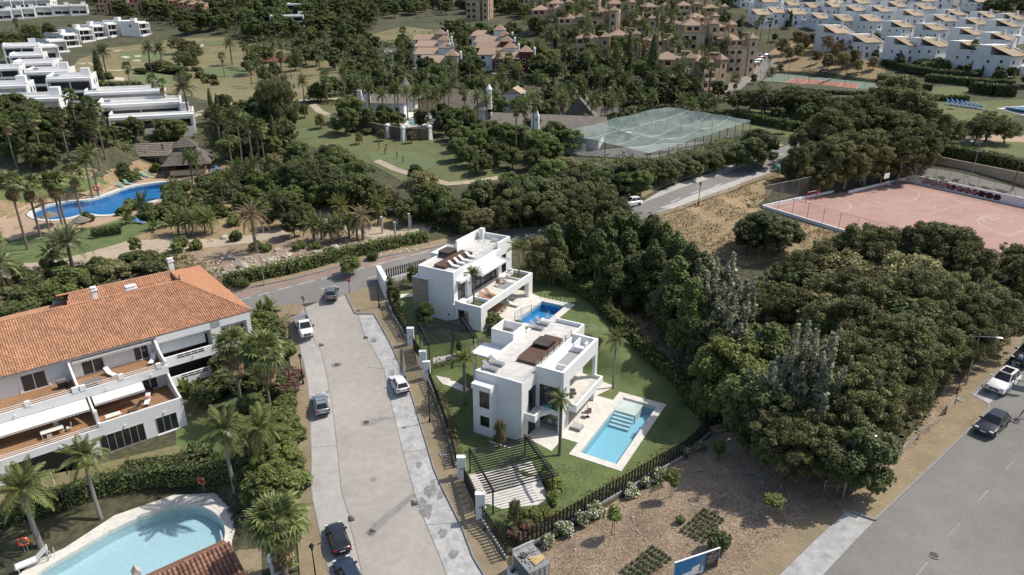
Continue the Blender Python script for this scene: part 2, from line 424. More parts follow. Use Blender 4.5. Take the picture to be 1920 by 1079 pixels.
m_basin_cyan=mat('cyan_mosaic',(0.12,0.44,0.56),rough=0.5,var=0.1,scale=9,coords='World')
m_water=watermat('pool_water',(0.86,0.97,1.0))
# ------------------------------------------------------------------ terrain
A2=(0.4917,0.8708);B2=(0.8708,-0.4917)
O2=P(977.7,829.8,0.0);O1=P(853.0,606.0,4.0)
RZV=math.atan2(B2[1],B2[0])
def vl(O,b,a,z=0.0):return(O[0]+b*B2[0]+a*A2[0],O[1]+b*B2[1]+a*A2[1],O[2]+z)
L3=(0.77,0.638);N3=(0.638,-0.77);O3=P(352,798,-2.5)
n_=math.hypot(*L3);L3=(L3[0]/n_,L3[1]/n_);N3=(L3[1],-L3[0])
def al(l,n,z=0.0):return(O3[0]+l*L3[0]+n*N3[0],O3[1]+l*L3[1]+n*N3[1],O3[2]+z)
CP=[P(*q)for q in[(640,1060,-2.5),(600,900,-1.3),(740,740,0),(600,770,-.3),(690,640,2.2),(623,575,3.8),(560,600,3.2),(790,480,6),(450,555,4.3),(1190,395,10),(1300,345,11.5),(1470,290,13),(880,1060,-2.2),(850,950,-1.0),(940,850,0),(1160,800,0),(1000,1000,-1.2),(1290,800,1.2),(830,600,4),(1040,560,4),(960,500,5.5),(1050,1010,-.4),(1200,950,1.6),(1350,880,3.2),(1390,1075,3.4),(1560,960,5.2),(1850,790,7),(1640,1000,5.3),(1910,650,8.6),(1900,1070,4.8),(1500,1075,4.2),(1150,520,3),(1250,600,2),(1300,700,2),(1400,560,4),(1500,700,5),(1430,390,9.0),(1900,520,8.3),(1640,600,6.5),(1300,420,9),(1800,320,11),(300,850,-2.5),(250,1010,-4.2),(60,1060,-4.8),(480,800,-1.6),(520,700,1),(530,1000,-3.2),(80,900,-3),(210,380,6),(60,440,5.5),(500,440,6),(300,500,4.8),(100,520,4),(720,440,7),(440,500,5),(20,600,2),(330,310,6.8),(700,250,13),(560,250,13),(820,320,11.5),(940,260,13),(1100,290,12.5),(1400,260,14),(700,340,9.5),(1000,400,8)]]
CP+=[D(*q)for q in[(300,150,275),(250,90,350),(60,60,380),(190,270,163),(500,150,270),(560,50,370),(0,0,500),(400,0,480),(700,0,490),(960,0,480),(1250,0,410),(1500,0,400),(1900,0,400),(720,120,290),(850,140,250),(850,90,300),(940,50,350),(1100,50,310),(1250,100,290),(1300,170,225),(1100,150,240),(1400,110,270),(1450,100,285),(1530,157,245),(1600,100,290),(1700,90,295),(1850,150,230),(1850,60,320),(1910,210,198),(1600,210,195),(1820,260,177),(40,200,190),(100,120,265),(420,200,205),(620,180,220)]]
CP+=[(-700,500,50),(-900,1500,160),(0,1500,190),(900,1500,160),(800,500,45),(500,60,14),(-400,40,-4),(0,-60,-8),(300,-60,2),(0,900,100),(-400,900,100),(400,900,95),(0,-600,-40),(600,-600,-30),(-600,-600,-40),(-2400,0,-20),(2400,0,30),(0,3000,240),(-2000,2600,200),(2000,2600,200)]
CP+=[P(*q,16.0)for q in[(1424,152),(1461,138),(1642,156),(1648,170)]]+[P(*q,8.5)for q in[(1428,390),(1700,338),(1990,399),(1990,565),(1583,436)]]
CP+=[P(*q,12.6)for q in[(1048,262),(1246,230),(1410,232),(1398,258),(1100,300)]]+[P(*q,6.0)for q in[(40,405),(120,378),(190,368),(250,335),(350,338),(310,385),(160,415)]]
CP+=[vl(O1,*q)for q in[(-7.5,-2.5),(5.5,-2.5),(13.0,4.5),(14.5,16),(4,19),(-7.5,17.5)]]+[vl(O2,*q)for q in[(-7.5,-3.5),(5,-5),(13.5,-1),(13.5,17.5),(-11,4)]]
CP+=[al(-34,3),al(-15,3),al(0.5,3),al(0.5,-6),al(8,-8),al(-20,-14)]
CPA=np.array(CP,float)
def _tps_fit():
 X=CPA[:,:2]/100.0;n=len(X)
 d=np.linalg.norm(X[:,None]-X[None],axis=2)
 K=np.where(d>0,d*d*np.log(np.maximum(d,1e-9)),0)
 K+=np.eye(n)*0.004
 Pm=np.hstack([np.ones((n,1)),X])
 Am=np.zeros((n+3,n+3));Am[:n,:n]=K;Am[:n,n:]=Pm;Am[n:,:n]=Pm.T
 rhs=np.zeros(n+3);rhs[:n]=CPA[:,2]
 return np.linalg.solve(Am,rhs)
_W=_tps_fit()
def tps(x,y):
 x=np.asarray(x,float)/100.0;y=np.asarray(y,float)/100.0
 out=np.full(x.shape,_W[-3])+_W[-2]*x+_W[-1]*y
 for i,(cx,cy,_)in enumerate(CPA):
  r2=(x-cx/100.0)**2+(y-cy/100.0)**2
  out+=_W[i]*0.5*r2*np.log(np.maximum(r2,1e-12))
 return out
def _axis(segs):
 out=[segs[0][0]]
 for a,b,s in segs:
  k=max(1,int(round((b-a)/s)))
  out+=[a+(b-a)*(i+1)/k for i in range(k)]
 return np.array(out)
GX=_axis([(-2600,-1000,200),(-1000,-450,40),(-450,-160,7),(-160,-75,1.2),(-75,75,0.6),(75,150,1.6),(150,420,6),(420,1000,40),(1000,2600,200)])
GY=_axis([(-700,-100,100),(-100,15,12),(15,38,2.0),(38,118,0.6),(118,200,1.2),(200,320,3.2),(320,620,7),(620,1200,40),(1200,3200,200)])
gxx,gyy=np.meshgrid(GX,GY,indexing='ij')
GZ=tps(gxx,gyy)
def inpoly(x,y,poly):
 c=np.zeros(x.shape,bool);n=len(poly)
 for i in range(n):
  x0,y0=poly[i][0],poly[i][1];x1,y1=poly[(i+1)%n][0],poly[(i+1)%n][1]
  if y0==y1:continue
  m=((y0>y)!=(y1>y))&(x<(x1-x0)*(y-y0)/(y1-y0)+x0)
  c^=m
 return c
def polydist(x,y,poly):
 d=np.full(x.shape,1e9);n=len(poly)
 for i in range(n):
  x0,y0=poly[i][0],poly[i][1];x1,y1=poly[(i+1)%n][0],poly[(i+1)%n][1]
  l2=(x1-x0)**2+(y1-y0)**2+1e-12
  t=np.clip(((x-x0)*(x1-x0)+(y-y0)*(y1-y0))/l2,0,1)
  d=np.minimum(d,np.hypot(x-x0-t*(x1-x0),y-y0-t*(y1-y0)))
 return d
def pad(poly,z,blend):
 xs=[p[0]for p in poly];ys=[p[1]for p in poly]
 i0,i1=np.searchsorted(GX,[min(xs)-blend,max(xs)+blend]);j0,j1=np.searchsorted(GY,[min(ys)-blend,max(ys)+blend])
 i0=max(0,i0-1);j0=max(0,j0-1);i1+=1;j1+=1
 x=gxx[i0:i1,j0:j1];y=gyy[i0:i1,j0:j1]
 d=np.where(inpoly(x,y,poly),0,polydist(x,y,poly))
 w=np.clip(1-d/blend,0,1);w=w*w*(3-2*w)
 GZ[i0:i1,j0:j1]=GZ[i0:i1,j0:j1]*(1-w)+z*w
V1LOT=[vl(O1,*q)for q in[(-7.5,-2.5),(5.5,-2.5),(13.0,4.5),(14.5,16),(4,19),(-7.5,17.5)]]
V2LOT=[vl(O2,*q)for q in[(-7.5,-3.5),(5,-5),(13.5,-1),(13.5,17.5),(-6,18),(-11,12),(-11,4)]]
pad(V1LOT,4.0,3.0)
pad(V2LOT,0.0,3.0)
PERG2=[vl(O2,*q)for q in[(-3.5,-7),(3.2,-12.2),(8.2,-6.6),(1.2,-1.2)]]
pad(PERG2,-0.35,1.0)
pad(V2LOT,0.0,0.6)
COURT=[P(*q,8.5)for q in[(1428,390),(1700,338),(1990,399),(1990,565),(1870,510),(1583,436)]]
pad(COURT,8.5,3.0)
TENNIS=[P(*q,16.0)for q in[(1424,152),(1461,138),(1642,156),(1648,170)]]
pad(TENNIS,16.0,4.0)
CAGE=[P(*q,12.6)for q in[(1048,262),(1246,230),(1410,232),(1398,258),(1100,300)]]
pad(CAGE,12.6,5.0)
APT=[al(*q)for q in[(-34,3),(0.5,3),(0.5,-6),(9,-8),(5,-12),(-34,-14)]]
pad(APT,-2.5,2.0)
LP=[P(*q,-4.2)for q in[(30,1082),(80,1040),(200,962),(330,918),(400,925),(432,960),(436,1000),(420,1050),(400,1090),(200,1110)]]
pad(LP,-4.2,1.5)
BP=[P(*q,6.0)for q in[(40,405),(120,378),(190,368),(250,335),(350,338),(360,352),(310,385),(230,412),(160,415),(60,420)]]
pad(BP,6.0,3.0)
def G(x,y):
 i=int(np.clip(np.searchsorted(GX,x)-1,0,len(GX)-2));j=int(np.clip(np.searchsorted(GY,y)-1,0,len(GY)-2))
 u=(x-GX[i])/(GX[i+1]-GX[i]);v=(y-GY[j])/(GY[j+1]-GY[j])
 a,b,c,d=GZ[i,j],GZ[i+1,j],GZ[i+1,j+1],GZ[i,j+1]
 if u>=v:return float(a+u*(b-a)+v*(c-b))
 return float(a+v*(d-a)+u*(c-d))
def Gv(x,y):
 i=np.clip(np.searchsorted(GX,x)-1,0,len(GX)-2);j=np.clip(np.searchsorted(GY,y)-1,0,len(GY)-2)
 u=(x-GX[i])/(GX[i+1]-GX[i]);v=(y-GY[j])/(GY[j+1]-GY[j])
 a,b,c,d=GZ[i,j],GZ[i+1,j],GZ[i+1,j+1],GZ[i,j+1]
 return np.where(u>=v,a+u*(b-a)+v*(c-b),a+v*(d-a)+u*(c-d))
_TS=np.concatenate([np.arange(25,200,0.25),np.arange(200,900,1.0)])
def S(px,py,h=0.0):
 d=ray(px,py)
 x=d[0]*_TS;y=d[1]*_TS;z=CAMZ+d[2]*_TS
 e=z-Gv(x,y)-h
 k=np.nonzero(e<=0)[0]
 if len(k)==0 or k[0]==0:t=600.0 if len(k)==0 else _TS[0]
 else:
  q=k[0];t=_TS[q-1]+(_TS[q]-_TS[q-1])*e[q-1]/(e[q-1]-e[q])
 X,Y=d[0]*t,d[1]*t
 return(X,Y,G(X,Y))
HOLES=[]
def hole(poly,grow):HOLES.append((poly,grow))
P2W=[vl(O2,*q)for q in[(6.5,1.37),(10.75,1.37),(10.75,14.4),(6.5,14.4)]]
P1W=[vl(O1,*q)for q in[(7.15,4.6),(10.95,4.6),(10.95,12.5),(7.15,12.5)]]
def smoothpoly(pts,n=6):
 out=[];k=len(pts)
 for i in range(k):
  p0,p1,p2,p3=(np.array(pts[(i+o)%k][:2],float)for o in(-1,0,1,2))
  for s in range(n):
   t=s/n
   q=0.5*((2*p1)+(-p0+p2)*t+(2*p0-5*p1+4*p2-p3)*t*t+(-p0+3*p1-3*p2+p3)*t**3)
   out.append((float(q[0]),float(q[1])))
 return out
LPW=smoothpoly([P(*q,-4.25)for q in[(70,1079),(150,1030),(230,985),(320,953),(375,950),(412,972),(422,1002),(410,1035),(370,1062),(300,1090),(180,1120),(90,1110)]])
BPW=smoothpoly([P(*q,5.95)for q in[(62,402),(85,388),(130,379),(165,376),(200,366),(240,352),(290,344),(325,342),(347,346),(345,354),(318,368),(285,378),(255,390),(215,402),(190,404),(160,402),(120,411),(85,412)]],4)
DPW=smoothpoly([P(*q,13.6)for q in[(765,230),(775,224),(795,223),(797,231),(790,236),(772,236)]],4)
for w in(P2W,P1W):hole(w,0.35)
hole(LPW,0.4);hole(BPW,0.6);hole(DPW,0.5)
pad([(x,y)for x,y in DPW],13.7,4.0)
def build_ground():
 nx,ny=len(GX),len(GY)
 v=np.stack([gxx,gyy,GZ],axis=-1).reshape(-1,3)
 I,J=np.meshgrid(np.arange(nx-1),np.arange(ny-1),indexing='ij')
 keep=np.ones(I.shape,bool)
 cx=(gxx[:-1,:-1]+gxx[1:,1:])/2;cy=(gyy[:-1,:-1]+gyy[1:,1:])/2
 for poly,grow in HOLES:
  xs=[p[0]for p in poly];ys=[p[1]for p in poly]
  sel=(cx>min(xs)-3)&(cx<max(xs)+3)&(cy>min(ys)-3)&(cy<max(ys)+3)
  a=cx[sel];b=cy[sel]
  keep[sel]&=~(inpoly(a,b,poly)|(polydist(a,b,poly)<grow))
 a=(I*ny+J)[keep];b=((I+1)*ny+J)[keep];c=((I+1)*ny+J+1)[keep];d=(I*ny+J+1)[keep]
 tri=np.concatenate([np.stack([a,b,c],1),np.stack([a,c,d],1)])
 me=bpy.data.meshes.new('ground')
 me.vertices.add(len(v));me.vertices.foreach_set('co',v.astype(np.float32).ravel())
 me.loops.add(tri.size);me.loops.foreach_set('vertex_index',tri.astype(np.int32).ravel())
 me.polygons.add(len(tri));me.polygons.foreach_set('loop_start',np.arange(0,tri.size,3,dtype=np.int32))
 me.polygons.foreach_set('use_smooth',np.ones(len(tri),bool))
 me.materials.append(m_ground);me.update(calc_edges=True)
 o=inst('ground',me);tag(o,kind='structure')
build_ground()
def patch(name,poly,m,off,holes=(),step=1.2,skirt=0.0,kind='structure',flat=None):
 ''
 poly=[(p[0],p[1])for p in poly]
 loops=[[Vector((p[0],p[1],0))for p in poly]]+[[Vector((p[0],p[1],0))for p in h]for h in holes]
 vs=[q for l in loops for q in l]
 tris=tessellate_polygon(loops)
 bm=bmesh.new()
 bv=[bm.verts.new(q)for q in vs]
 for t in tris:
  try:bm.faces.new([bv[i]for i in t])
  except ValueError:pass
 if flat is None:
  x0=min(p[0]for p in poly);x1=max(p[0]for p in poly);y0=min(p[1]for p in poly);y1=max(p[1]for p in poly)
  k=math.floor(x0/step)*step
  while k<x1:
   bmesh.ops.bisect_plane(bm,geom=bm.verts[:]+bm.edges[:]+bm.faces[:],plane_co=(k,0,0),plane_no=(1,0,0));k+=step
  k=math.floor(y0/step)*step
  while k<y1:
   bmesh.ops.bisect_plane(bm,geom=bm.verts[:]+bm.edges[:]+bm.faces[:],plane_co=(0,k,0),plane_no=(0,1,0));k+=step
 for f in bm.faces:
  if f.normal.z<0:f.normal_flip()
 for q in bm.verts:q.co.z=(G(q.co.x,q.co.y)if flat is None else flat)+off
 if skirt:
  be=[e for e in bm.edges if len(e.link_faces)==1]
  r=bmesh.ops.extrude_edge_only(bm,edges=be)
  for q in r['geom']:
   if isinstance(q,bmesh.types.BMVert):q.co.z-=skirt
  bmesh.ops.recalc_face_normals(bm,faces=bm.faces[:])
 me=bpy.data.meshes.new(name);bm.to_mesh(me);bm.free()
 me.materials.append(m)
 o=inst(name,me)
 if kind:o['kind']=kind
 return o
def SP(*pts):return[S(*p)for p in pts]
def ribbon(name,line,w,m,off,step=1.0,kind='structure',**kw):
 pts=[Vector((p[0],p[1]))for p in line]
 Lp=[];Rp=[]
 for i,p in enumerate(pts):
  t=(pts[min(i+1,len(pts)-1)]-pts[max(i-1,0)]).normalized()
  n=Vector((-t.y,t.x))*(w/2)
  Lp.append(p+n);Rp.append(p-n)
 return patch(name,Lp+Rp[::-1],m,off,step=step,kind=kind,**kw)
 # ------------------------------------------------------------------ streets, pavements, paths
KL=[(620,1090),(610,1039),(597,986),(587,939),(583,906),(585,869),(583,819),(582,769),(578,726),(572,690),(563,655),(556,625),(553,607),(560,592),(573,577)]
KR=[(912,1090),(907,1079),(887,1046),(867,992),(847,952),(827,912),(813,879),(793,812),(778,762),(763,713),(747,677),(733,647),(717,617),(701,590),(671,590),(665,588),(653,563),(648,553)]
street=patch('street',SP(*KL)+SP((600,566),(630,556))+SP(*KR[::-1]),m_conc,0.03,step=1.2)
patch('parking_strip',SP((672,591),(683,627),(720,693),(732,752),(755,846),(777,926),(797,979),(822,1039),(842,1090),(911,1090),(906,1079),(886,1046),(866,992),(846,952),(826,912),(812,879),(792,812),(777,762),(762,713),(746,677),(732,647),(716,617),(700,591)),m_strip,0.036,step=1.2)
patch('parking_strip',SP(*[(x+.7,y)for x,y in KL[:13]])+SP((568,606),(590,640),(602,660),(612,700),(620,745),(628,800),(634,860),(640,922),(654,965),(657,988),(667,1026),(677,1068),(682,1090)),m_stripl,0.036,step=1.2)
CN=[(300,598),(380,572),(434,551),(540,526),(597,512),(639,500),(720,482),(810,466),(880,447),(950,430)]
CS=[(300,634),(430,604),(470,592),(515,577),(560,572),(600,566),(630,556),(648,553),(653,552),(715,533),(770,516),(870,478),(950,458)]
patch('road',SP(*CN)+SP(*CS[::-1]),m_asph,0.026,step=1.5)
patch('parking_lane',SP((380,572),(434,551.5),(540,526.5),(597,512.5),(639,500.5),(720,482.5),(810,466.5),(806,473),(720,495),(640,513),(590,526),(469,556),(390,578)),m_pavepink,0.032,step=1.2)
NB=[(300,590),(380,563),(427,545),(540,518),(597,504),(639,491),(720,473),(800,456),(870,440),(945,424)]
patch('pavement',SP(*NB)+SP(*[(x,y)for x,y in CN[1:]][::-1]),m_pave,0.15,step=1.2,skirt=0.3)
IN_R=[(962,1090),(958,1079),(950,1056),(926,1014),(903,980),(891,969),(871,899),(856,882),(839,819),(826,779),(814,745),(802,719),(794,690),(784,660),(777,650),(764,643),(739,598),(727,570),(718,553),(712,535)]
patch('pavement',SP(*KR)+SP((653,551),(680,543))+SP(*IN_R[::-1]),m_pave,0.16,step=1.0,skirt=0.3)
patch('pavement',SP((563,1090),(560,1040),(550,960),(546,880),(542,800),(538,740),(545,690),(538,640),(525,600),(513,578),(540,571.5),(562,571.5),(573,577))+SP(*[(x,y)for x,y in KL[:14]][::-1]),m_pave,0.16,step=1.0,skirt=0.3)
def kerb(pts,w=0.14,h=0.19):
 g=SP(*pts)
 ribbon('kerb',g,w,m_kerb,h,step=1.0,skirt=0.3)
kerb([(x+.4,y)for x,y in KR]);kerb([(x-.4,y)for x,y in KL]);kerb(CN[1:])
def dash(a,b,w,m=m_whiteline,off=0.045,name='road_marking'):
 ribbon(name,[S(*a),S(*b)],w,m,off,step=1.0)
for a,b in[((430,569),(470,558)),((484,555),(505,549)),((520,545),(548,537)),((558,535),(590,527)),((602,524),(640,514)),((650,511),(684,503)),((694,500),(720,493)),((732,490),(760,483)),((770,480),(800,473)),((602,543.5),(630,536.5)),((689,522),(716,516)),((652,551),(700,538))]:
 dash(a,b,0.14)
patch('trench_repair',SP((676,790),(712,783),(740,781),(740,786),(714,791),(700,798),(677,800)),m_patch,0.042,step=1.0)
patch('trench_repair',SP((681,1003),(697,986),(772,926),(782,930),(714,990),(700,1008)),m_patch,0.042,step=1.0)
patch('trench_repair',SP((620,682),(640,680),(642,687),(622,690)),m_patch,0.042,step=1.0)
m_joint=mat('dark_joint',(0.16,0.155,0.15),rough=.95,var=.3,scale=3,coords='World')
m_stain=mat('oil_stain',(0.26,0.257,0.25),rough=.9,var=.25,scale=4,coords='World',big=.3,bigscale=1.2)
ribbon('road_joint',SP((671,591),(683,627),(720,693),(732,752),(755,846),(777,926),(797,979),(822,1039),(842,1090)),.06,m_joint,.046)
ribbon('road_joint',SP((573,580),(590,640),(602,660),(612,700),(620,745),(628,800),(634,860),(640,922),(654,965),(657,988),(667,1026),(677,1068),(682,1090)),.06,m_joint,.046)
for a_,c_ in(((690,690),(722,692)),((756,850),(806,842)),((778,928),(838,915)),((583,840),(632,836)),((606,1020),(666,1022)),((800,985),(872,980))):ribbon('road_joint',SP(a_,c_),.05,m_joint,.047)
_rs=random.Random(5)
for cx_,cy_,r_ in((806,922,.7),(790,945,.6),(800,960,.8),(826,930,.5),(785,872,.4),(812,905,.35),(735,700,.4),(742,672,.35),(700,640,.5),(615,735,.3),(650,1060,.4),(700,900,.35),(830,1000,.5),(850,1040,.5)):
 q_=S(cx_,cy_);patch('road_stain',[(q_[0]+r_*math.cos(k*.524)*_rs.uniform(.6,1.2),q_[1]+r_*1.3*math.sin(k*.524)*_rs.uniform(.6,1.2))for k in range(12)],m_stain,.043,step=1.0)
patch('road',SP((1453,1095),(1543,1079),(1640,977),(1693,926),(1853,771),(1853,760),(1820,742),(1847,719),(1880,690),(1910,652),(1935,620),(2150,640),(2150,1095)),m_asph2,0.026,step=1.5)
patch('parking_strip',SP((1440,1098),(1462,1079),(1587,959),(1640,977),(1543,1079),(1525,1098)),m_strip,0.034,step=1.2)
patch('parking_bay',SP((1820,742),(1853,759),(1900,716),(1930,660),(1910,652),(1880,690),(1847,719)),m_strip,0.034,step=1.2)
patch('pavement',SP((1375,1092),(1390,1079),(1520,962),(1560,940),(1577,961),(1587,958),(1462,1079),(1447,1092)),m_pave,0.06,step=1.0,skirt=0.2)
patch('pavement',SP((1560,940),(1593,934),(1647,909),(1713,842),(1790,762),(1800,719),(1812,695),(1850,663),(1890,646),(1935,610),(1910,652),(1880,690),(1847,719),(1820,742),(1852,760),(1852,771),(1692,926),(1640,976),(1587,958),(1577,961)),m_pave,0.16,step=1.0,skirt=0.3)
kerb([(1640,977),(1693,926),(1853,771),(1853,760),(1820,742),(1847,719),(1880,690),(1910,652)],w=0.2)
kerb([(1577,961),(1587,958.5),(1640,977)],w=0.2)
for a,b in[((1885,882),(1903,863)),((1833,941),(1853,920)),((1777,1007),(1798,984)),((1718,1081),(1738,1056)),((1920,846),(1935,830))]:
 dash(a,b,0.11,m_worn)
BR_N=[(950,430),(1180,392),(1206,378),(1245,355),(1300,334),(1380,306),(1440,287),(1470,276),(1500,262)]
BR_S=[(950,458),(1180,425),(1213,408),(1268,390),(1300,378),(1340,362),(1400,340),(1452,322),(1500,300),(1560,283)]
patch('road',SP(*BR_N)+SP(*BR_S[::-1]),m_asph,0.03,step=2.0)
patch('parking_strip',SP((1190,389),(1206,379),(1245,356),(1300,335),(1380,307),(1440,288),(1474,290),(1440,297),(1380,317),(1300,345),(1240,368),(1205,382)),m_stripl,0.045,step=1.6)
patch('parking_strip',SP((1235,391),(1268,380),(1340,351),(1400,331),(1440,314),(1452,322),(1400,340),(1340,362),(1300,377),(1262,392)),m_stripl,0.045,step=1.6)
patch('pavement',SP((1180,387),(1200,375),(1240,352),(1300,331),(1380,303),(1440,284),(1470,274),(1462,270),(1430,277),(1370,296),(1290,325),(1230,347),(1190,370)),m_pave,0.14,step=1.5,skirt=0.3)
patch('pavement',SP((1213,409),(1268,391),(1300,379),(1340,363),(1400,341),(1452,323),(1458,328),(1400,347),(1340,370),(1280,394),(1225,414)),m_pave,0.14,step=1.5,skirt=0.3)
for a,b in[((1258,380),(1276,372)),((1296,364),(1312,358)),((1340,350),(1352,345))]:dash(a,b,0.15,off=0.06)
patch('road',SP((1690,318),(1700,311),(1760,318),(1860,341),(1990,372),(1990,388),(1920,377),(1790,345)),m_asph2,0.03,step=2.0)
patch('road',SP((712,150),(712,128),(717,105),(722,90),(742,92),(745,118),(742,146)),m_asph2,0.06,step=3.0)
patch('road',SP((1365,176),(1385,155),(1425,125),(1452,100),(1462,84),(1470,84),(1466,104),(1440,128),(1395,163),(1375,182)),m_asph2,0.06,step=3.0)
patch('pavement',SP((1355,172),(1378,150),(1418,124),(1425,126),(1385,156),(1365,177)),m_pavepink,0.16,step=3.0)
# ------------------------------------------------------------------ lawns, dirt, garden
LOT=[(722,553),(742,541),(760,548),(800,535),(960,500),(1030,522),(1110,568),(1190,648),(1275,735),(1318,792),(1305,812),(1130,928),(975,1008),(957,1022),(930,985),(904,962),(893,958),(875,893),(860,878),(842,815),(829,775),(806,715),(797,688),(787,655),(768,640),(743,595),(731,567)]
patch('lawn',SP(*LOT),m_lawn,0.06,holes=[[vl(O2,*q)for q in[(6.0,0.9),(11.2,0.9),(11.2,14.9),(6.0,14.9)]],[vl(O1,*q)for q in[(6.7,4.2),(11.4,4.2),(11.4,13.0),(6.7,13.0)]]],step=0.6)
patch('dirt_lot',SP((955,1095),(975,1040),(1050,1008),(1120,965),(1180,925),(1240,885),(1300,840),(1340,815),(1420,800),(1600,900),(1600,935),(1560,942),(1520,963),(1390,1080),(1372,1095)),m_dirt,0.02,step=1.5)
patch('dirt_verge',SP((1560,941),(1593,935),(1647,910),(1713,843),(1790,763),(1800,720),(1850,664),(1912,640),(1900,620),(1840,650),(1780,710),(1740,780),(1640,885)),m_dirt,0.024,step=1.5)
patch('dry_grass',SP((1225,412),(1280,395),(1400,348),(1458,329),(1500,322),(1420,385),(1440,400),(1580,438),(1640,470),(1560,470),(1400,500),(1300,470),(1240,440)),m_strawgrass,0.03,step=2.0)
patch('dry_verge',SP((1180,385),(1200,374),(1240,350),(1300,329),(1380,301),(1440,282),(1430,275),(1300,318),(1180,372)),m_dirt,0.022,step=1.6)
patch('woodland_floor',SP((1030,505),(1100,470),(1250,500),(1330,640),(1420,800),(1340,812),(1280,735),(1190,640),(1110,560)),m_dirt,0.015,step=2.0)
gp_hole=[BPW]
cen=np.mean(np.array(BPW),axis=0)
def growpoly(poly,d):
 out=[];k=len(poly)
 ar=sum(poly[i][0]*poly[(i+1)%k][1]-poly[(i+1)%k][0]*poly[i][1]for i in range(k))
 sg=1 if ar>0 else-1
 for i in range(k):
  t=Vector((poly[(i+1)%k][0]-poly[i-1][0],poly[(i+1)%k][1]-poly[i-1][1])).normalized()
  out.append((poly[i][0]+sg*d*t.y,poly[i][1]-sg*d*t.x))
 return out
BPC=growpoly(BPW,1.3)
patch('garden_floor',SP((-40,470),(-40,330),(60,330),(200,320),(260,300),(420,300),(520,330),(640,400),(810,420),(800,455),(720,470),(600,500),(430,540),(330,500),(200,480),(60,510),(-40,540)),m_strawgrass,0.02,holes=[BPC],step=1.8)
patch('paving',SP((-20,440),(-20,420),(20,400),(50,385),(120,368),(180,360),(240,325),(300,318),(360,322),(400,318),(420,330),(385,350),(350,358),(330,375),(290,390),(250,404),(180,425),(130,428),(60,440),(20,452)),m_paveg,0.035,holes=[BPC],step=1.5)
patch('lawn',SP((0,375),(0,340),(110,342),(180,335),(232,343),(180,357),(120,366),(40,380)),m_lawn,0.04,step=1.8)
patch('lawn',SP((-20,452),(60,442),(130,430),(180,427),(250,406),(300,400),(330,410),(300,425),(230,455),(160,480),(60,500),(-20,500)),m_lawn,0.03,step=1.6)
patch('path',SP((-20,500),(100,490),(180,470),(240,453),(280,450),(330,448),(400,450),(480,440),(540,425),(570,410),(600,398),(640,412),(740,435),(780,420),(810,425),(800,440),(720,452),(640,435),(590,425),(540,440),(480,455),(400,464),(330,470),(240,485),(140,500),(60,515),(-20,530)),m_path,0.05,step=1.6)
patch('rock_bank',SP((330,472),(400,466),(480,457),(560,440),(640,440),(720,455),(800,444),(790,465),(640,490),(540,515),(430,540),(400,520)),m_dirt,0.04,step=1.6)
patch('lawn',SP((370,850),(330,870),(330,800),(440,740),(470,700),(500,720),(480,800),(420,850)),m_lawn,0.03,step=1.2)
patch('lawn',SP((-30,930),(40,900),(150,880),(330,835),(370,850),(330,900),(200,920),(60,960),(-30,1000)),m_drygrass,0.03,step=1.2)
patch('fairway',SP((545,215),(590,195),(640,190),(700,200),(700,240),(800,260),(900,290),(960,330),(860,350),(760,345),(700,310),(600,280),(545,265)),m_lawn2,0.05,step=2.4)
patch('putting_green',SP((690,290),(730,284),(780,286),(830,305),(800,320),(740,318),(700,305)),m_green,0.09,step=2.4)
patch('putting_green',SP((545,245),(575,240),(600,247),(590,258),(560,262)),m_green,0.09,step=2.4)
ribbon('path',SP((585,196),(600,210),(640,226)),2.2,m_path,0.11,step=2.0)
ribbon('path',SP((706,302),(740,318),(790,335),(840,346),(890,342),(960,330)),1.8,m_path,0.11,step=2.0)
patch('golf_rough',SP((120,160),(150,110),(200,90),(330,72),(420,70),(560,100),(640,110),(640,150),(560,190),(420,200),(340,178),(250,168)),m_drygrass,0.05,step=4.0)
for q in([(225,100),(270,95),(310,100),(305,112),(250,116),(222,110)],[(240,150),(250,135),(310,138),(330,148),(310,163),(260,160)],[(380,78),(430,76),(430,84),(390,86)],[(380,130),(450,125),(470,138),(420,146),(385,140)]):
 patch('putting_green',SP(*q),m_green,0.16,step=4.0)
for q in([(225,108),(235,106),(246,108),(236,111)],[(252,105),(268,105),(262,108),(254,108)],[(205,152),(215,146),(234,147),(232,153)],[(370,86),(382,84),(382,88),(372,89)],[(247,114),(262,113),(264,116),(250,116)],[(208,97),(232,94),(220,98)]):
 patch('sand_bunker',SP(*q),m_sand,0.2,step=4.0)
ribbon('path',SP((150,122),(165,118),(180,126),(200,134),(230,133)),2.5,m_path,0.2,step=3.0)
ribbon('path',SP((330,228),(420,200),(480,192),(560,190),(640,186)),3.0,m_path,0.2,step=3.0)
patch('dry_slope',SP((1440,100),(1480,75),(1560,85),(1660,120),(1660,145),(1640,152),(1470,136)),m_strawgrass,0.08,step=3.0)
patch('dry_slope',SP((680,70),(760,50),(860,60),(860,75),(740,82),(690,80)),m_drygrass,0.1,step=4.0)
patch('dry_slope',SP((480,14),(560,4),(700,8),(690,26),(560,24),(500,28)),m_drygrass,0.1,step=4.0)
patch('lawn',SP((1300,232),(1420,196),(1560,198),(1720,205),(1800,200),(1840,232),(1600,260),(1500,262)),m_lawn2,0.06,step=3.0)
patch('lawn',SP((1715,165),(1810,163),(1825,176),(1740,182)),m_lawn2,0.06,step=3.0)
patch('lawn',SP((1720,190),(1830,190),(1940,186),(1960,200),(1880,225),(1790,218)),m_lawn2,0.06,step=3.0)
patch('lawn',SP((1735,265),(1800,255),(1920,260),(1960,285),(1920,297),(1850,290)),m_lawn2,0.06,step=2.5)
patch('paving',SP((1800,262),(1830,253),(1930,255),(1930,268)),m_paveg,0.1,step=2.5)
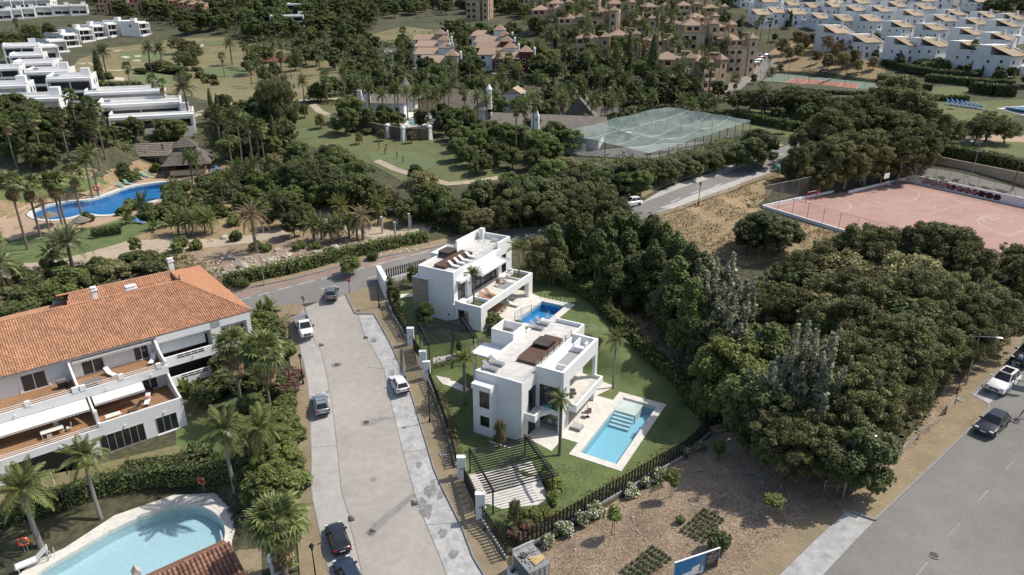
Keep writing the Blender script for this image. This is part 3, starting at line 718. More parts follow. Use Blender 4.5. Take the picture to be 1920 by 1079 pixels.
# ------------------------------------------------------------------ pools
def pool(name_label,group_loc,water_poly,coping_w,z,basin_m,depth=1.4,wdrop=0.10,coping_m=None,steps=None,irregular=None,lip=0.02):
 zc=z+lip
 root=thing('swimming_pool',name_label,'swimming pool',(water_poly[0][0],water_poly[0][1],zc))
 ox,oy=water_poly[0][0],water_poly[0][1]
 wp=[(p[0]-ox,p[1]-oy)for p in water_poly]
 outer=irregular if irregular is not None else growpoly(water_poly,coping_w)
 op=[(p[0]-ox,p[1]-oy)for p in outer]
 loops=[[Vector((p[0],p[1],0))for p in op],[Vector((p[0],p[1],0))for p in wp]]
 vs=[q for l in loops for q in l]
 b=MB()
 for t in tessellate_polygon(loops):
  q=[vs[i]for i in t]
  if(q[1]-q[0]).cross(q[2]-q[0]).z<0:q.reverse()
  b.face([(p.x,p.y,0.05)for p in q])
 for poly in(op,wp):
  for i in range(len(poly)):
   j=(i+1)%len(poly)
   b.face([(*poly[i],0.05),(*poly[j],0.05),(*poly[j],-0.5),(*poly[i],-0.5)])
 b.build('coping',coping_m or m_pale,root)
 b=MB()
 wq=[(p[0],p[1])for p in growpoly(wp,0.03)]
 ar=sum(wq[i][0]*wq[(i+1)%len(wq)][1]-wq[(i+1)%len(wq)][0]*wq[i][1]for i in range(len(wq)))
 b.face([(p[0],p[1],-depth)for p in(wq if ar>0 else wq[::-1])])
 for i in range(len(wq)):
  j=(i+1)%len(wq)
  b.face([(*wq[i],-depth),(*wq[j],-depth),(*wq[j],-0.02),(*wq[i],-0.02)])
 b.build('basin',basin_m,root)
 b=MB();b.face([(p[0],p[1],-wdrop)for p in(wp if ar>0 else wp[::-1])]);b.build('water',m_water,root)
 return root
p2=pool('long rectangular pale blue pool with a white corner shelf, on the front villa lawn',None,P2W,0.9,0.06,m_basin_pale,irregular=[vl(O2,*q)for q in[(5.6,0.46),(11.65,0.46),(11.65,15.42),(5.6,15.42)]])
M2=Matrix.Rotation(RZV,4,'Z')
st=MB();st.M=M2;st.box(0.0,10.2,-1.38,2.6,13.03,-0.22);st.build('shelf',m_pale,p2)
for k in range(4):
 st=MB();st.M=M2;st.box(0.05,10.2-0.5*(k+1),-1.38,2.5,10.195-0.5*k,-0.45-0.22*k);st.build('step',m_basin_aqua,p2)
p1=pool('deep blue rectangular pool on the terrace of the villa at the back',None,P1W,0.9,4.06,m_basin_royal,irregular=[vl(O1,*q)for q in[(6.25,3.7),(12.0,3.7),(12.0,13.75),(6.25,13.75)]])
lp=pool('big kidney shaped pale blue pool in front of the tiled apartment house',None,LPW,0.5,-4.2,m_basin_aqua,depth=1.5)
bp=pool('winding deep blue pool among palms beside the thatched bar',None,BPW,1.1,6.02,m_basin_blue,depth=1.4)
dp=pool('small turquoise pool behind the stone wall with white pillars',None,DPW,0.9,13.75,m_basin_cyan,depth=1.2)
patch('terrace',[vl(O2,*q)for q in[(-0.2,1.0),(1.2,0.7),(3.7,0.1),(3.7,2.9),(5.62,2.9),(5.62,13.2),(3.4,13.2),(4.6,16.4),(2.2,16.9),(-0.2,16.5)]],m_pale,0.10,step=3.0,skirt=0.2)
patch('terrace',[vl(O1,*q)for q in[(-0.2,-0.4),(4.7,-0.7),(6.28,-1.2),(6.28,13.75),(4.0,14.6),(-0.2,14.6)]],m_pale,0.10,step=3.0,skirt=0.2)
patch('pergola_floor',[vl(O2,*q)for q in[(-2.2,-7.4),(2.2,-11.3),(7.3,-7.2),(2.6,-2.6)]],m_pale,0.09,step=3.0,skirt=0.15)
patch('entrance_path',SP((817,706),(838,710),(880,731),(872,737),(830,722)),m_pale,0.10,step=1.0,skirt=0.15)
patch('entrance_path',SP((728,556),(777,551),(777,557),(732,564)),m_pale,0.10,step=1.0,skirt=0.15)
patch('entrance_path',SP((812,672),(870,660),(880,668),(812,684)),m_pale,0.10,step=1.0,skirt=0.15)
# ------------------------------------------------------------------ reusable pieces
def windowp(parent,axis,x,y,z,w,h,outward=1,mull=1,frame_m=None,glass_m=None,fw=0.07,name='window',dep=0.06):
 ''
 fm=frame_m or m_dark;gm=glass_m or m_glass
 b=MB()
 def bx(u0,u1,z0,z1,d0,d1,bb):
  if axis=='x':bb.box(x+u0,y+outward*d0,z+z0,x+u1,y+outward*d1,z+z1)
  else:bb.box(x+outward*d0,y+u0,z+z0,x+outward*d1,y+u1,z+z1)
 bx(0,w,0,fw,-0.05,dep,b);bx(0,w,h-fw,h,-0.05,dep,b)
 bx(0,fw,fw,h-fw,-0.05,dep,b);bx(w-fw,w,fw,h-fw,-0.05,dep,b)
 for k in range(1,mull):
  u=w*k/mull;bx(u-fw/2,u+fw/2,fw,h-fw,-0.05,dep,b)
 f=b.build(name,fm,parent)
 g=MB();bx(fw,w-fw,fw,h-fw,-0.05,dep*0.35,g);g.build('pane',gm,f)
 return f
def rail_glass(parent,p,q,z,h=0.95,post_m=None,n=None,name='glass_balustrade',handrail=True):
 p=Vector(p);q=Vector(q);d=q-p;Ln=d.length;t=d.normalized()
 b=MB();a=math.atan2(t.y,t.x);mid=(p+q)/2
 b.cbox((mid.x,mid.y,z+h/2),(Ln,0.02,h-0.06),a)
 g=b.build(name,m_clear,parent)
 if post_m:
  k=n or max(1,int(Ln/1.6))
  for i in range(k+1):
   c=p+d*(i/k);pb=MB();pb.box(c.x-0.03,c.y-0.03,z,c.x+0.03,c.y+0.03,z+h+0.03);pb.build('post',post_m,g)
 return g
LOUNGER={}
def lounger_meshes(fm,sm):
 f=MB()
 for s in(-0.3,0.3):f.box(s-0.03,0,0.28,s+0.03,1.95,0.33)
 f.box(-0.27,0,0.28,0.27,0.05,0.33);f.box(-0.27,1.90,0.28,0.27,1.95,0.33)
 lg=MB();lg.box(-0.03,-0.03,0,0.03,0.03,0.28)
 bd=MB();bd.box(-0.27,0.05,0.32,0.27,1.2,0.37)
 bk=MB();bk.cbox((0,1.2+0.33,0.37+0.27),(0.56,0.84,0.05),rx=R(38))
 return(f.mesh('frame',fm),lg.mesh('leg',fm),bd.mesh('seat',sm),bk.mesh('backrest',sm))
def lounger(label,loc,rz,kind='grey',group=None,s=1.0):
 if kind not in LOUNGER:
  LOUNGER[kind]=lounger_meshes(*{'grey':(m_alu,m_greyfab),'teak':(m_teak,m_teak),'white':(m_alu,m_whitefab),'green':(m_whitefab,m_greenfab),'blue':(m_whitefab,m_blue),'brown':(m_teak,m_cover)}[kind])
 me=LOUNGER[kind]
 t=thing('sun_lounger',label,'sun lounger',loc,rz,group,s)
 inst('frame',me[0],t);inst('seat',me[2],t);inst('backrest',me[3],t)
 for x in(-0.28,0.28):
  for y in(0.15,1.75):inst('leg',me[1],t,(x,y,0))
 return t
def chair_table(label,loc,rz,n=4,r=0.5,tm=None,cm=None,seats='chair'):
 t=thing('garden_table',label,'table',loc,rz)
 b=MB();b.lathe([(r,0.70),(r,0.74)],14);b.build('top',tm or m_cover,t)
 b=MB();b.tube((0,0,0),(0,0,0.7),0.04);b.lathe([(0.25,0),(0.25,0.03)],10);b.build('pedestal',tm or m_dark,t)
 return t
CHAIR=None
def chair(label,loc,rz,m=None,group=None):
 m=m or m_teak
 t=thing('garden_chair',label,'chair',loc,rz,group)
 b=MB();b.box(-.24,-.24,.42,.24,.24,.47);b.build('seat',m,t)
 b=MB();b.cbox((0,.25,.70),(.48,.04,.5),rx=R(-8));b.build('backrest',m,t)
 for x in(-.21,.21):
  for y in(-.21,.21):
   b=MB();b.box(x-.02,y-.02,0,x+.02,y+.02,.42);b.build('leg',m,t)
 return t
def hot_tub_on(root_name,label,O,x0,y0,x1,y1,z):
 t=thing('hot_tub',label,'hot tub',vl(O,(x0+x1)/2,(y0+y1)/2,z),RZV)
 w=(x1-x0)/2;h=(y1-y0)/2
 B1('cabinet',m_black,t,(-w,-h,0,w,h,0.36))
 b=MB();r=0.25;pts=[]
 for cx,cy,a0 in((w-r+.05,h-r+.05,0),(-w+r-.05,h-r+.05,90),(-w+r-.05,-h+r-.05,180),(w-r+.05,-h+r-.05,270)):
  for k in range(4):
   a=R(a0+30*k);pts.append((cx+r*math.cos(a),cy+r*math.sin(a)))
 half=[p for p in pts]
 b.prism(pts,0.365,0.48);b.build('cover',m_cover,t)
 b=MB();b.box(-w,-0.02,0.485,w,0.02,0.495);b.build('fold',m_black,t)
 return t
def wood_deck(label,O,x0,y0,x1,y1,z,h,stepx=None):
 t=thing('timber_deck',label,'deck',vl(O,x0,y0,z),RZV)
 w=x1-x0;l=y1-y0;n=int(round(l/0.29))
 B1('skirting',m_wood,t,(0.02,0.02,0,w-0.02,l-0.02,h-0.04))
 bd=MB();bd.box(0,0.008,0,w,l/n-0.008,0.035);me=bd.mesh('board',m_wood)
 for i in range(n):inst('board',me,t,(0,i*l/n,h-0.035+random.uniform(0,0.004)))
 if stepx:B1('step',m_wood,t,stepx)
 return t
 # ------------------------------------------------------------------ front villa
v2=thing('villa','white flat-roofed villa in front with roof gravel and the long pale pool','villa',O2,RZV)
B1('wall',m_white,v2,(-5.9,0,-1.0,0,16.5,7.2))
B1('window_bay',m_white,v2,(-5.65,-1.0,-1.0,-3.25,-0.002,5.9))
B1('window_hood',m_white,v2,(-5.72,-1.2,5.902,-3.2,-0.002,6.55))
windowp(v2,'x',-4.75,-1.0,3.75,1.2,2.1,-1,dep=0.05)
windowp(v2,'x',-4.7,-1.0,1.35,1.15,1.25,-1,dep=0.05)
B1('roof_terrace',m_deckroof,v2,(-5.66,0.24,7.202,-0.002,16.26,7.24))
for q_ in((-5.9,0,7.201,0,0.24,7.55),(-5.9,0.242,7.201,-5.68,8.5,7.45),(-5.9,11.75,7.201,-5.68,13.0,7.45),(-3.9,16.28,7.201,0,16.5,7.75),(-0.22,13.1,7.201,0,16.276,7.75)):B1('parapet',m_white,v2,q_)
B1('coping',m_white,v2,(-5.95,13.0,7.201,-5.66,16.5,7.30))
B1('stair_box',m_white,v2,(-9.0,8.6,-1.0,-5.903,11.7,7.1),(-9.0,8.6,7.101,-8.78,11.7,8.35),(-6.12,8.6,7.241,-5.9,11.7,8.35),(-8.778,8.6,7.101,-6.122,8.82,8.35),(-8.778,11.48,7.101,-6.122,11.7,8.35))
B1('canopy',m_white,v2,(-10.0,5.4,5.95,-5.903,8.598,6.22))
B1('canopy_post',m_white,v2,(-9.8,5.6,-1.0,-9.55,5.85,5.948))
B1('portal_wall',m_white,v2,(0.002,3.3,-1,0.45,3.62,8.1),(2.85,3.3,-1,3.02,3.62,8.1),(0.452,3.3,6.0,2.848,3.62,8.1),(0.452,3.3,2.42,2.848,3.62,3.06),(3.022,3.3,-1,3.4,5.0,8.1),(3.022,5.002,6.35,3.4,12.2,8.1),(3.022,12.202,2.6,3.4,12.9,8.1),(0.002,12.58,5.9,3.02,12.9,8.1),(0.002,3.622,7.0,0.24,12.578,7.75))
B1('portal_roof',m_white,v2,(0.242,3.622,6.75,3.02,12.578,7.02))
B1('gravel',m_gravel,v2,(0.9,5.7,7.022,3.018,10.2,7.07))
for q_ in((1.3,5.5,7.022,3.018,5.68,7.7),(1.3,4.3,7.022,1.48,5.498,7.7),(1.2,10.22,7.022,3.018,10.4,7.75),(1.2,10.402,7.022,1.38,12.4,8.0),(2.3,11.2,7.022,2.5,12.0,7.9)):B1('upstand',m_white,v2,q_)
B1('terrace_slab',m_white,v2,(0.002,3.622,2.72,3.02,12.578,3.04),(3.022,5.002,2.72,4.18,12.2,3.04))
B1('terrace_floor',m_pale,v2,(0.452,3.63,3.042,3.02,12.57,3.065),(3.022,5.0,3.042,4.18,12.19,3.065))
B1('balcony_parapet',m_white,v2,(4.182,4.8,2.55,4.42,12.45,3.5),(3.402,4.8,2.55,4.18,5.0,3.5),(3.402,12.202,2.55,4.18,12.45,3.5))
rail_glass(v2,(4.12,5.05),(4.12,12.15),3.06,1.1)
b=MB()
b.prism([(0.002,0.6),(1.35,0.6),(1.25,1.9),(2.1,3.298),(0.002,3.298)],2.62,3.03);b.build('balcony',m_white,v2)
b=MB();b.prism([(0.01,0.8),(1.15,0.8),(1.05,1.95),(1.85,3.29),(0.01,3.29)],3.032,3.06);b.build('balcony_floor',m_pale,v2)
B1('balcony_parapet',m_white,v2,(0.002,0.6,3.031,1.33,0.78,3.5),(1.14,0.782,3.031,1.33,1.9,3.5))
rail_glass(v2,(0.05,0.85),(1.1,0.85),3.5,0.45);rail_glass(v2,(1.2,1.95),(2.0,3.25),3.06,0.95)
windowp(v2,'y',0.0,1.55,3.06,1.6,2.75,1,mull=2,name='balcony_door')
windowp(v2,'y',0.0,1.55,0.12,1.6,2.3,1,mull=1,name='garden_door')
windowp(v2,'y',0.0,4.2,3.07,7.6,2.75,1,mull=4,name='sliding_door',glass_m=m_glass2)
windowp(v2,'y',0.0,4.2,0.12,8.0,2.4,1,mull=4,name='sliding_door',glass_m=m_glass2)
windowp(v2,'x',0.46,3.45,3.07,2.38,2.9,-1,mull=2,name='sliding_door',glass_m=m_glass2)
B1('pillar',m_white,v2,(2.9,11.8,-1,3.6,12.55,2.718))
B1('light_well',m_dark,v2,(-2.9,-1.6,0.0,-0.6,-0.3,0.07));B1('light_well_kerb',m_pale,v2,(-3.1,-1.75,0.0,-0.5,-1.602,0.12))
B1('wall_lamp',m_black,v2,(1.2,3.1,5.2,1.35,3.298,5.4))
rail_glass(v2,(-0.25,3.5),(-0.25,13.0),7.241,1.05,m_dark,6)
rail_glass(v2,(-2.8,0.32),(-0.12,0.32),7.241,0.95);rail_glass(v2,(-0.1,0.32),(-0.1,3.2),7.241,0.95)
rail_glass(v2,(-5.6,16.38),(-3.95,16.38),7.241,0.95);rail_glass(v2,(-9.9,5.5),(-9.9,8.5),6.221,0.0001+0.9)
rail_glass(v2,(0.1,16.4),(2.6,17.2),7.0,0.9)
wood_deck('brown timber deck around the hot tub on the front villa roof',O2,-3.15,4.55,-0.75,11.8,7.241,0.36,(-0.3,1.0,0,-0.002,4.9,0.18))
hot_tub_on('hot_tub','square covered hot tub on the front villa roof deck',O2,-3.0,8.15,-1.05,10.25,7.605)
for i,(y,w)in enumerate([(1.35,'nearest the roof corner'),(2.75,'second from the roof corner')]):
 lounger('grey sling lounger on the front villa roof, '+w,vl(O2,-3.75,y,7.241),RZV+R(90),'grey','sun loungers on the front villa roof',1.05)
for i,(y,w)in enumerate([(13.2,'beside the stair box'),(14.7,'at the far edge by the pool behind')]):
 lounger('grey sling lounger on the front villa roof '+w,vl(O2,-4.1,y,7.241),RZV+R(90),'grey','sun loungers on the front villa roof',1.05)
b_=thing('patio_table','small table inside the open stair box of the front villa','table',vl(O2,-7.6,10.2,7.1),RZV)
B1('top',m_cover,b_,(-0.5,-0.45,0.7,0.5,0.45,0.75));B1('base',m_white,b_,(-0.2,-0.2,0.002,0.2,0.2,0.7))
for q,w in[((2.2,6.6),'nearest the palm'),((2.6,7.6),'middle one'),((3.0,7.0),'closest to the glass')]:
 s_=thing('stool','round brown wicker stool on the front villa terrace, '+w,'stool',vl(O2,*q,3.066),0,'brown stools on the terrace')
 b=MB();b.lathe([(.3,.38),(.38,.42),(.38,.5),(.3,.54)],12);b.build('seat',m_cover,s_)
 for k in range(3):
  b=MB();a=k*2.1;b.tube((.25*math.cos(a),.25*math.sin(a),.38),(.3*math.cos(a),.3*math.sin(a),0),.02);b.build('leg',m_whitefab,s_)
chair('dark wicker armchair on the first floor terrace of the front villa',vl(O2,1.5,8.4,3.066),RZV+1.2,m_cover)
sf=thing('sofa','long grey garden sofa under the front villa balcony','sofa',vl(O2,1.6,4.1,0.11),RZV)
B1('seat',m_greyfab,sf,(-1.1,-0.35,0.0,1.1,0.45,0.4));B1('backrest',m_greyfab,sf,(-1.1,0.452,0,1.1,0.65,0.8))
for k in range(4):B1('cushion',m_whitefab if k%2 else m_greyfab,sf,(-1.05+k*.53,0.2,0.402,-0.57+k*.53,0.448,0.8))
db=thing('daybed','square grey daybed on the terrace by the long pool','daybed',vl(O2,4.3,5.4,0.11),RZV)
B1('base',m_greyfab,db,(-0.6,-0.55,0.0,0.6,0.55,0.28));B1('mattress',m_stripl,db,(-0.6,-0.55,0.282,0.6,0.55,0.42))
chair('dark metal chair under the terrace by the long pool',vl(O2,4.2,9.2,0.11),RZV+2.0,m_cover)
chair_table('small round metal table on the paved terrace by the long pool',vl(O2,4.4,8.2,0.11),0,r=0.4)
# ------------------------------------------------------------------ back villa
v1=thing('villa','white flat-roofed villa at the back with a stone panel and blue pool','villa',O1,RZV)
B1('wall',m_white,v1,(-5.9,0,-1.5,0,16.0,7.2))
B1('roof_terrace',m_deckroof,v1,(-5.68,0.24,7.202,-0.24,15.78,7.24))
B1('parapet',m_white,v1,(-5.9,0,7.201,0,0.22,7.5),(-5.9,0.222,7.201,-5.7,5.0,7.5),(-0.22,0.222,7.201,0,3.6,7.5))
B1('side_pocket',m_white,v1,(-7.3,5.0,-1.5,-5.903,9.2,7.1),(-7.3,5.0,7.101,-7.1,9.2,7.55),(-7.098,5.0,7.101,-5.92,5.2,7.55),(-7.098,9.0,7.101,-5.92,9.2,7.55))
B1('roof_wall',m_white,v1,(-5.6,9.0,7.242,-5.35,15.6,8.5),(-5.348,15.35,7.242,-0.3,15.6,8.15),(-0.3,11.9,7.201,0,15.6,8.15),(-5.0,14.6,7.242,-4.3,15.3,8.9))
rail_glass(v1,(-4.3,13.2),(-0.9,13.2),7.241,1.05,m_alu,3);rail_glass(v1,(-4.3,13.2),(-4.3,15.3),7.241,1.05,m_alu,2)
rail_glass(v1,(-0.12,3.7),(-0.12,11.8),7.241,0.95)
rail_glass(v1,(-7.2,9.3),(-5.95,11.5),7.2,0.9,m_dark,2)
B1('roof_box',m_alu,v1,(-2.6,14.3,7.242,-1.6,14.9,7.7))
B1('eave_slab',m_white,v1,(0.002,3.7,6.1,2.3,11.3,6.38),(0.002,3.7,6.382,0.35,11.3,7.2))
B1('side_fin',m_white,v1,(0.002,2.7,3.0,0.5,3.698,6.7),(0.002,11.302,3.0,0.35,12.3,7.15))
B1('awning_box',m_white2,v1,(0.002,0.7,5.75,0.7,2.69,6.1))
windowp(v1,'y',0.0,1.0,3.1,1.6,2.55,1,mull=2,name='balcony_door',glass_m=m_glass2)
windowp(v1,'y',0.0,4.0,3.06,7.2,2.95,1,mull=5,name='sliding_door',glass_m=m_glass2,fw=0.12)
windowp(v1,'y',0.0,12.6,3.06,1.6,2.8,1,mull=1,name='balcony_door')
windowp(v1,'y',0.0,0.8,0.12,1.6,2.3,1,mull=1,name='garden_door')
windowp(v1,'y',0.0,3.5,0.12,9.0,2.4,1,mull=5,name='sliding_door',glass_m=m_glass2)
B1('terrace_slab',m_white,v1,(0.002,-0.4,2.6,4.4,13.7,2.98))
B1('terrace_floor',m_pale,v1,(0.002,2.4,2.982,4.39,11.55,3.01))
B1('terrace_parapet',m_white,v1,(4.402,-0.7,2.6,4.75,14.0,3.65),(0.55,-0.7,2.6,4.4,-0.402,3.65),(0.6,13.702,2.6,4.4,14.0,3.65))
B1('planter',m_white,v1,(1.7,-0.398,2.983,1.92,2.4,3.6),(1.922,2.2,2.983,4.4,2.398,3.55),(1.5,11.56,2.983,1.7,13.7,3.55),(1.702,11.56,2.983,4.4,11.75,3.3))
B1('soil',m_ground,v1,(1.93,-0.39,2.983,4.39,2.19,3.05),(1.71,11.76,2.983,4.39,13.69,3.05))
B1('ground_wall',m_white,v1,(2.75,-0.7,-1,4.75,-0.402,2.598),(0.6,-0.7,-1,0.95,-0.402,2.598),(4.402,-0.4,-1,4.75,0.9,2.598),(4.05,12.8,-1,4.75,14.0,2.598))
B1('wall_lamp',m_black,v1,(0.502,2.95,5.0,0.64,3.1,5.2));B1('wall_lamp',m_black,v1,(-1.0,-0.14,1.0,-0.85,-0.002,1.2))
for r in range(6):
 for c in range(2):
  w0=-6.7+c*1.3
  B1('stone_slab',m_stone,v1,(w0+.008,-0.5-random.uniform(0,.012),0.3+r*0.92+.008,w0+1.3-.008,-0.25,0.3+(r+1)*0.92-.008))
B1('stone_backing',m_white,v1,(-6.7,-0.245,-1,-4.1,-0.004,5.9),(-6.7,-0.5,5.83,-4.1,-0.247,5.9))
rail_glass(v1,(4.3,2.45),(4.3,11.5),3.01,0.9)
wood_deck('brown timber platform on the back villa roof',O1,-3.9,1.0,-1.95,8.0,7.241,0.42)
hot_tub_on('hot_tub','square covered hot tub on the back villa roof',O1,-5.75,4.75,-3.95,6.9,7.665)
B1('tub_plinth',m_wood,v1,(-5.66,4.7,7.242,-3.92,7.0,7.66))
for i,(y,w)in enumerate([(2.3,'nearest the street'),(3.7,'second from the street'),(4.9,'third from the street'),(6.6,'farthest from the street')]):
 lounger('pale lounger on the back villa roof, '+w,vl(O1,-0.55,y,7.241),RZV+R(90),'white','pale loungers on the back villa roof',0.95)
for y,w in[(2.9,'beside the planter palm'),(4.3,'second from the planter palm')]:
 lounger('teak sun lounger on the back villa terrace '+w,vl(O1,3.9,y,3.012),RZV+R(75),'teak','teak loungers on the terrace',1.05)
for q,w,a in[((2.0,8.2),'left',0.3),((2.4,9.6),'right',2.0)]:
 chair('brown wicker lounge chair on the back villa terrace, %s of the pair'%w,vl(O1,*q,3.012),RZV+a,m_teak)
rug=thing('outdoor_rug','grey rectangular rug on the back villa terrace','rug',vl(O1,3.0,9.0,3.012),RZV)
B1('rug_sheet',m_greyfab,rug,(-1.0,-1.4,0,1.1,1.4,0.012))
for q,w,a in[((5.2,8.8),'nearest the blue pool',10),((3.6,10.6),'beside the far pillar',15)]:
 lounger('white lounger under the back villa terrace '+w,vl(O1,*q,0.11),RZV+R(a+80),'white','white loungers under the terrace')
tb=thing('dining_table','teak dining table under the back villa terrace','table',vl(O1,3.2,6.2,0.11),RZV)
B1('top',m_teak,tb,(-0.5,-1.0,0.7,0.5,1.0,0.75))
for x in(-.42,.42):
 for y in(-.9,.9):B1('leg',m_teak,tb,(x-.03,y-.03,0,x+.03,y+.03,0.7))
for k,(x,y,a,w)in enumerate([(0.85,-0.5,-90,'street end, pool side'),(0.85,0.5,-90,'far end, pool side'),(-0.85,-0.5,90,'street end, house side'),(-0.85,0.5,90,'far end, house side')]):
 chair('teak chair at the dining table below the back villa, '+w,vl(O1,3.2+x,6.2+y,0.11),RZV+R(a),m_teak,'teak dining chairs')
pf=thing('pool_fence','slim black glass fence around the corner of the deep blue pool','fence',vl(O1,7.0,5.2,0.13),RZV)
def bar(b,p,q,r=0.022):b.tube(p,q,r,r,5)
fpts=[(0.15,-1.0),(0.15,0.9),(0.9,2.6),(2.4,2.6),(3.9,2.4),(4.1,0.6),(4.1,-1.0)]
for i,q in enumerate(fpts):
 b=MB();bar(b,(*q,0),(*q,1.35),0.03);b.build('post',m_black,pf)
for p,q in zip(fpts,fpts[1:]):
 b=MB();bar(b,(*p,1.3),(*q,1.3));b.build('rail',m_black,pf)
 b=MB();d_=Vector(q)-Vector(p);b.cbox(((p[0]+q[0])/2,(p[1]+q[1])/2,0.65),(d_.length-0.06,0.015,1.2),math.atan2(d_.y,d_.x));b.build('glass_panel',m_clear,pf)
lf=thing('low_fence','row of short bollard posts along the far edge of the blue pool','fence',vl(O1,6.4,13.6,0.13),RZV)
for k in range(9):
 b=MB();b.tube((k*0.66,0,0),(k*0.66,0,0.75),0.03);b.build('post',m_black,lf)
b=MB();b.tube((0,0,0.72),(8*0.66,0,0.72),0.018);b.build('rail',m_black,lf)
# ------------------------------------------------------------------ pergolas
def pergola(label,fl,nl,fr,zb,h,n):
 fl=Vector(fl[:2]);nl=Vector(nl[:2]);fr=Vector(fr[:2])
 v=nl-fl;Lv=v.length;v.normalize();u=Vector((-v.y,v.x))
 if(fr-fl).dot(u)<0:u=-u
 Lu=(fr-fl).dot(u)
 a=math.atan2(u.y,u.x)
 t=thing('pergola',label,'pergola',(fl.x,fl.y,zb),a)
 sgn=1 if Vector((-math.sin(a),math.cos(a))).dot(v)>0 else-1
 for x in(0,Lu):
  B1('beam',m_dark,t,(x-0.07,-0.12*sgn,h-0.26,x+0.07,(Lv+0.12)*sgn,h))
  for y in(0.05,Lv-0.1):
   B1('post',m_dark,t,(x-0.065,(y-0.065)*sgn,0-0.3,x+0.065,(y+0.065)*sgn,h-0.262))
 b=MB();b.box(-0.62,-0.045,0,Lu+0.62,0.045,0.10);me=b.mesh('slat',m_dark)
 for k in range(n):inst('slat',me,t,(0,sgn*(0.1+(Lv-0.2)*k/(n-1)),h-0.372))
 return t
zt=2.75
pergola('black slatted carport pergola over paving beside the front villa',P(880.2,839.6,zt),P(924.6,918,zt),P(984.4,816,zt),-0.25,3.0,19)
pergola('black slatted carport pergola behind the white gatepost of the back villa',P(785.3,605.1,6.1),P(803.8,643,6.1),P(865,594.4,6.1),3.2,2.9,19)
# ------------------------------------------------------------------ boundary fences and gateposts
def slat_fence(label,pts,wall_h,slat_h,sp,group=None,w=0.17,wall_m=None,wall_t=0.2):
 pts=[Vector(p)for p in pts]
 t=thing('slat_fence',label,'fence',pts[0],0,group)
 o=pts[0]
 b=MB()
 for p,q in zip(pts,pts[1:]):
  d=(q-p).normalized();n=Vector((-d.y,d.x,0)).normalized()*(wall_t/2)
  a0=p-o;a1=q-o
  b.prism([(a0+n)[:2],(a1+n)[:2],(a1-n)[:2],(a0-n)[:2]]if False else[tuple((a0+n)[:2]),tuple((a1+n)[:2]),tuple((a1-n)[:2]),tuple((a0-n)[:2])],[a0.z-1.2,a1.z-1.2,a1.z-1.2,a0.z-1.2]if False else-3.0,[0]*4)if False else None
  quad=[a0+n,a1+n,a1-n,a0-n]
  lo=[v+Vector((0,0,-0.8))for v in quad];hi=[v+Vector((0,0,wall_h))for v in quad]
  b.face(hi);
  for i in range(4):
   j=(i+1)%4;b.face([lo[i],lo[j],hi[j],hi[i]])
 b.build('low_wall',wall_m or m_white,t)
 sb=MB();sb.box(-w/2,-0.03,0,w/2,0.03,slat_h);me=sb.mesh('slat',m_slat)
 rb=MB()
 for p,q in zip(pts,pts[1:]):
  d=q-p;Ln=Vector((d.x,d.y)).length;k=int(Ln/sp);a=math.atan2(d.y,d.x)
  for i in range(k):
   f=(i+0.5)/k;c=p+d*f-o
   inst('slat',me,t,(c.x,c.y,c.z+wall_h+0.04+random.uniform(-.02,.02)),rot=(0,0,a))
  rb=MB()
  n=Vector((-d.y,d.x,0)).normalized()*0.06
  for hz in(0.3,slat_h-0.3):
   rb.tube(p-o+n+Vector((0,0,wall_h+hz)),q-o+n+Vector((0,0,wall_h+hz)),0.035,n=4)
  rb.build('rail',m_slat,t)
 return t
slat_fence('black slat fence on a pale low wall along the stony building lot',[S(960,1040),S(1010,1015),S(1145,937),S(1280,859),S(1330,815)],0.35,1.75,0.40,w=0.2,wall_m=m_strip)
slat_fence('black slat fence by the street between the skip container and the last gatepost',[S(951,1053),S(927,1014),S(904,978)],0.45,1.55,0.36,wall_m=m_strip)
slat_fence('black slat fence on a low wall beside the bougainvillea of the front villa',[S(856,880),S(840,818),S(827,778),S(814,742),S(804,716)],0.6,1.35,0.40,wall_m=m_strip)
slat_fence('black slat fence curving down the street beside the back villa',[S(765,641),S(739,597),S(727,568)],0.6,1.3,0.38,wall_m=m_strip)
slat_fence('black slat fence on a white wall behind the back villa along the cross street',[S(724,533),S(750,526),S(778,518),S(800,512)],0.9,1.5,0.36)
def gatepost(px,py,label,w=0.9,d=0.5,h=2.5,rz=0.0):
 p=S(px,py)
 t=thing('gatepost',label,'gatepost',(p[0],p[1],p[2]-0.3),rz,'white gateposts along the street')
 B1('shaft',m_white,t,(-w/2,-d/2,0,w/2,d/2,h+0.3));B1('cap',m_white,t,(-w/2-0.03,-d/2-0.03,h+0.302,w/2+0.03,d/2+0.03,h+0.36))
 B1('letter_slot',m_dark,t,(-0.12,-d/2-0.012,1.5,0.12,-d/2-0.002,1.62))
 return t
RZS=R(62)
for px,py,lab,hh in[(866,896,'white gatepost at the upper end of the big carport pergola',2.6),(901,968,'white gatepost nearest the skip container',2.7),(801,712,'white gatepost on the street beside the entrance path of the front villa',2.6),(794,690,'white gatepost just above the front villa entrance',2.4),(771,647,'white gatepost at the foot of the back villa carport',2.5)]:
 gatepost(px,py,lab,h=hh)
cw=thing('corner_wall','tall white corner wall by the street lantern behind the back villa','wall',S(722,553),0)
b=MB()
q0,q1=Vector(S(727,562)),Vector(S(711,524));o_=Vector(S(722,553))
d_=(q1-q0);n_=Vector((-d_.y,d_.x,0)).normalized()*0.35
qq=[q0-o_+n_,q1-o_+n_,q1-o_-n_,q0-o_-n_]
b.prism([tuple(v[:2])for v in qq],-1.0,2.9);b.build('wall_body',m_white,cw)
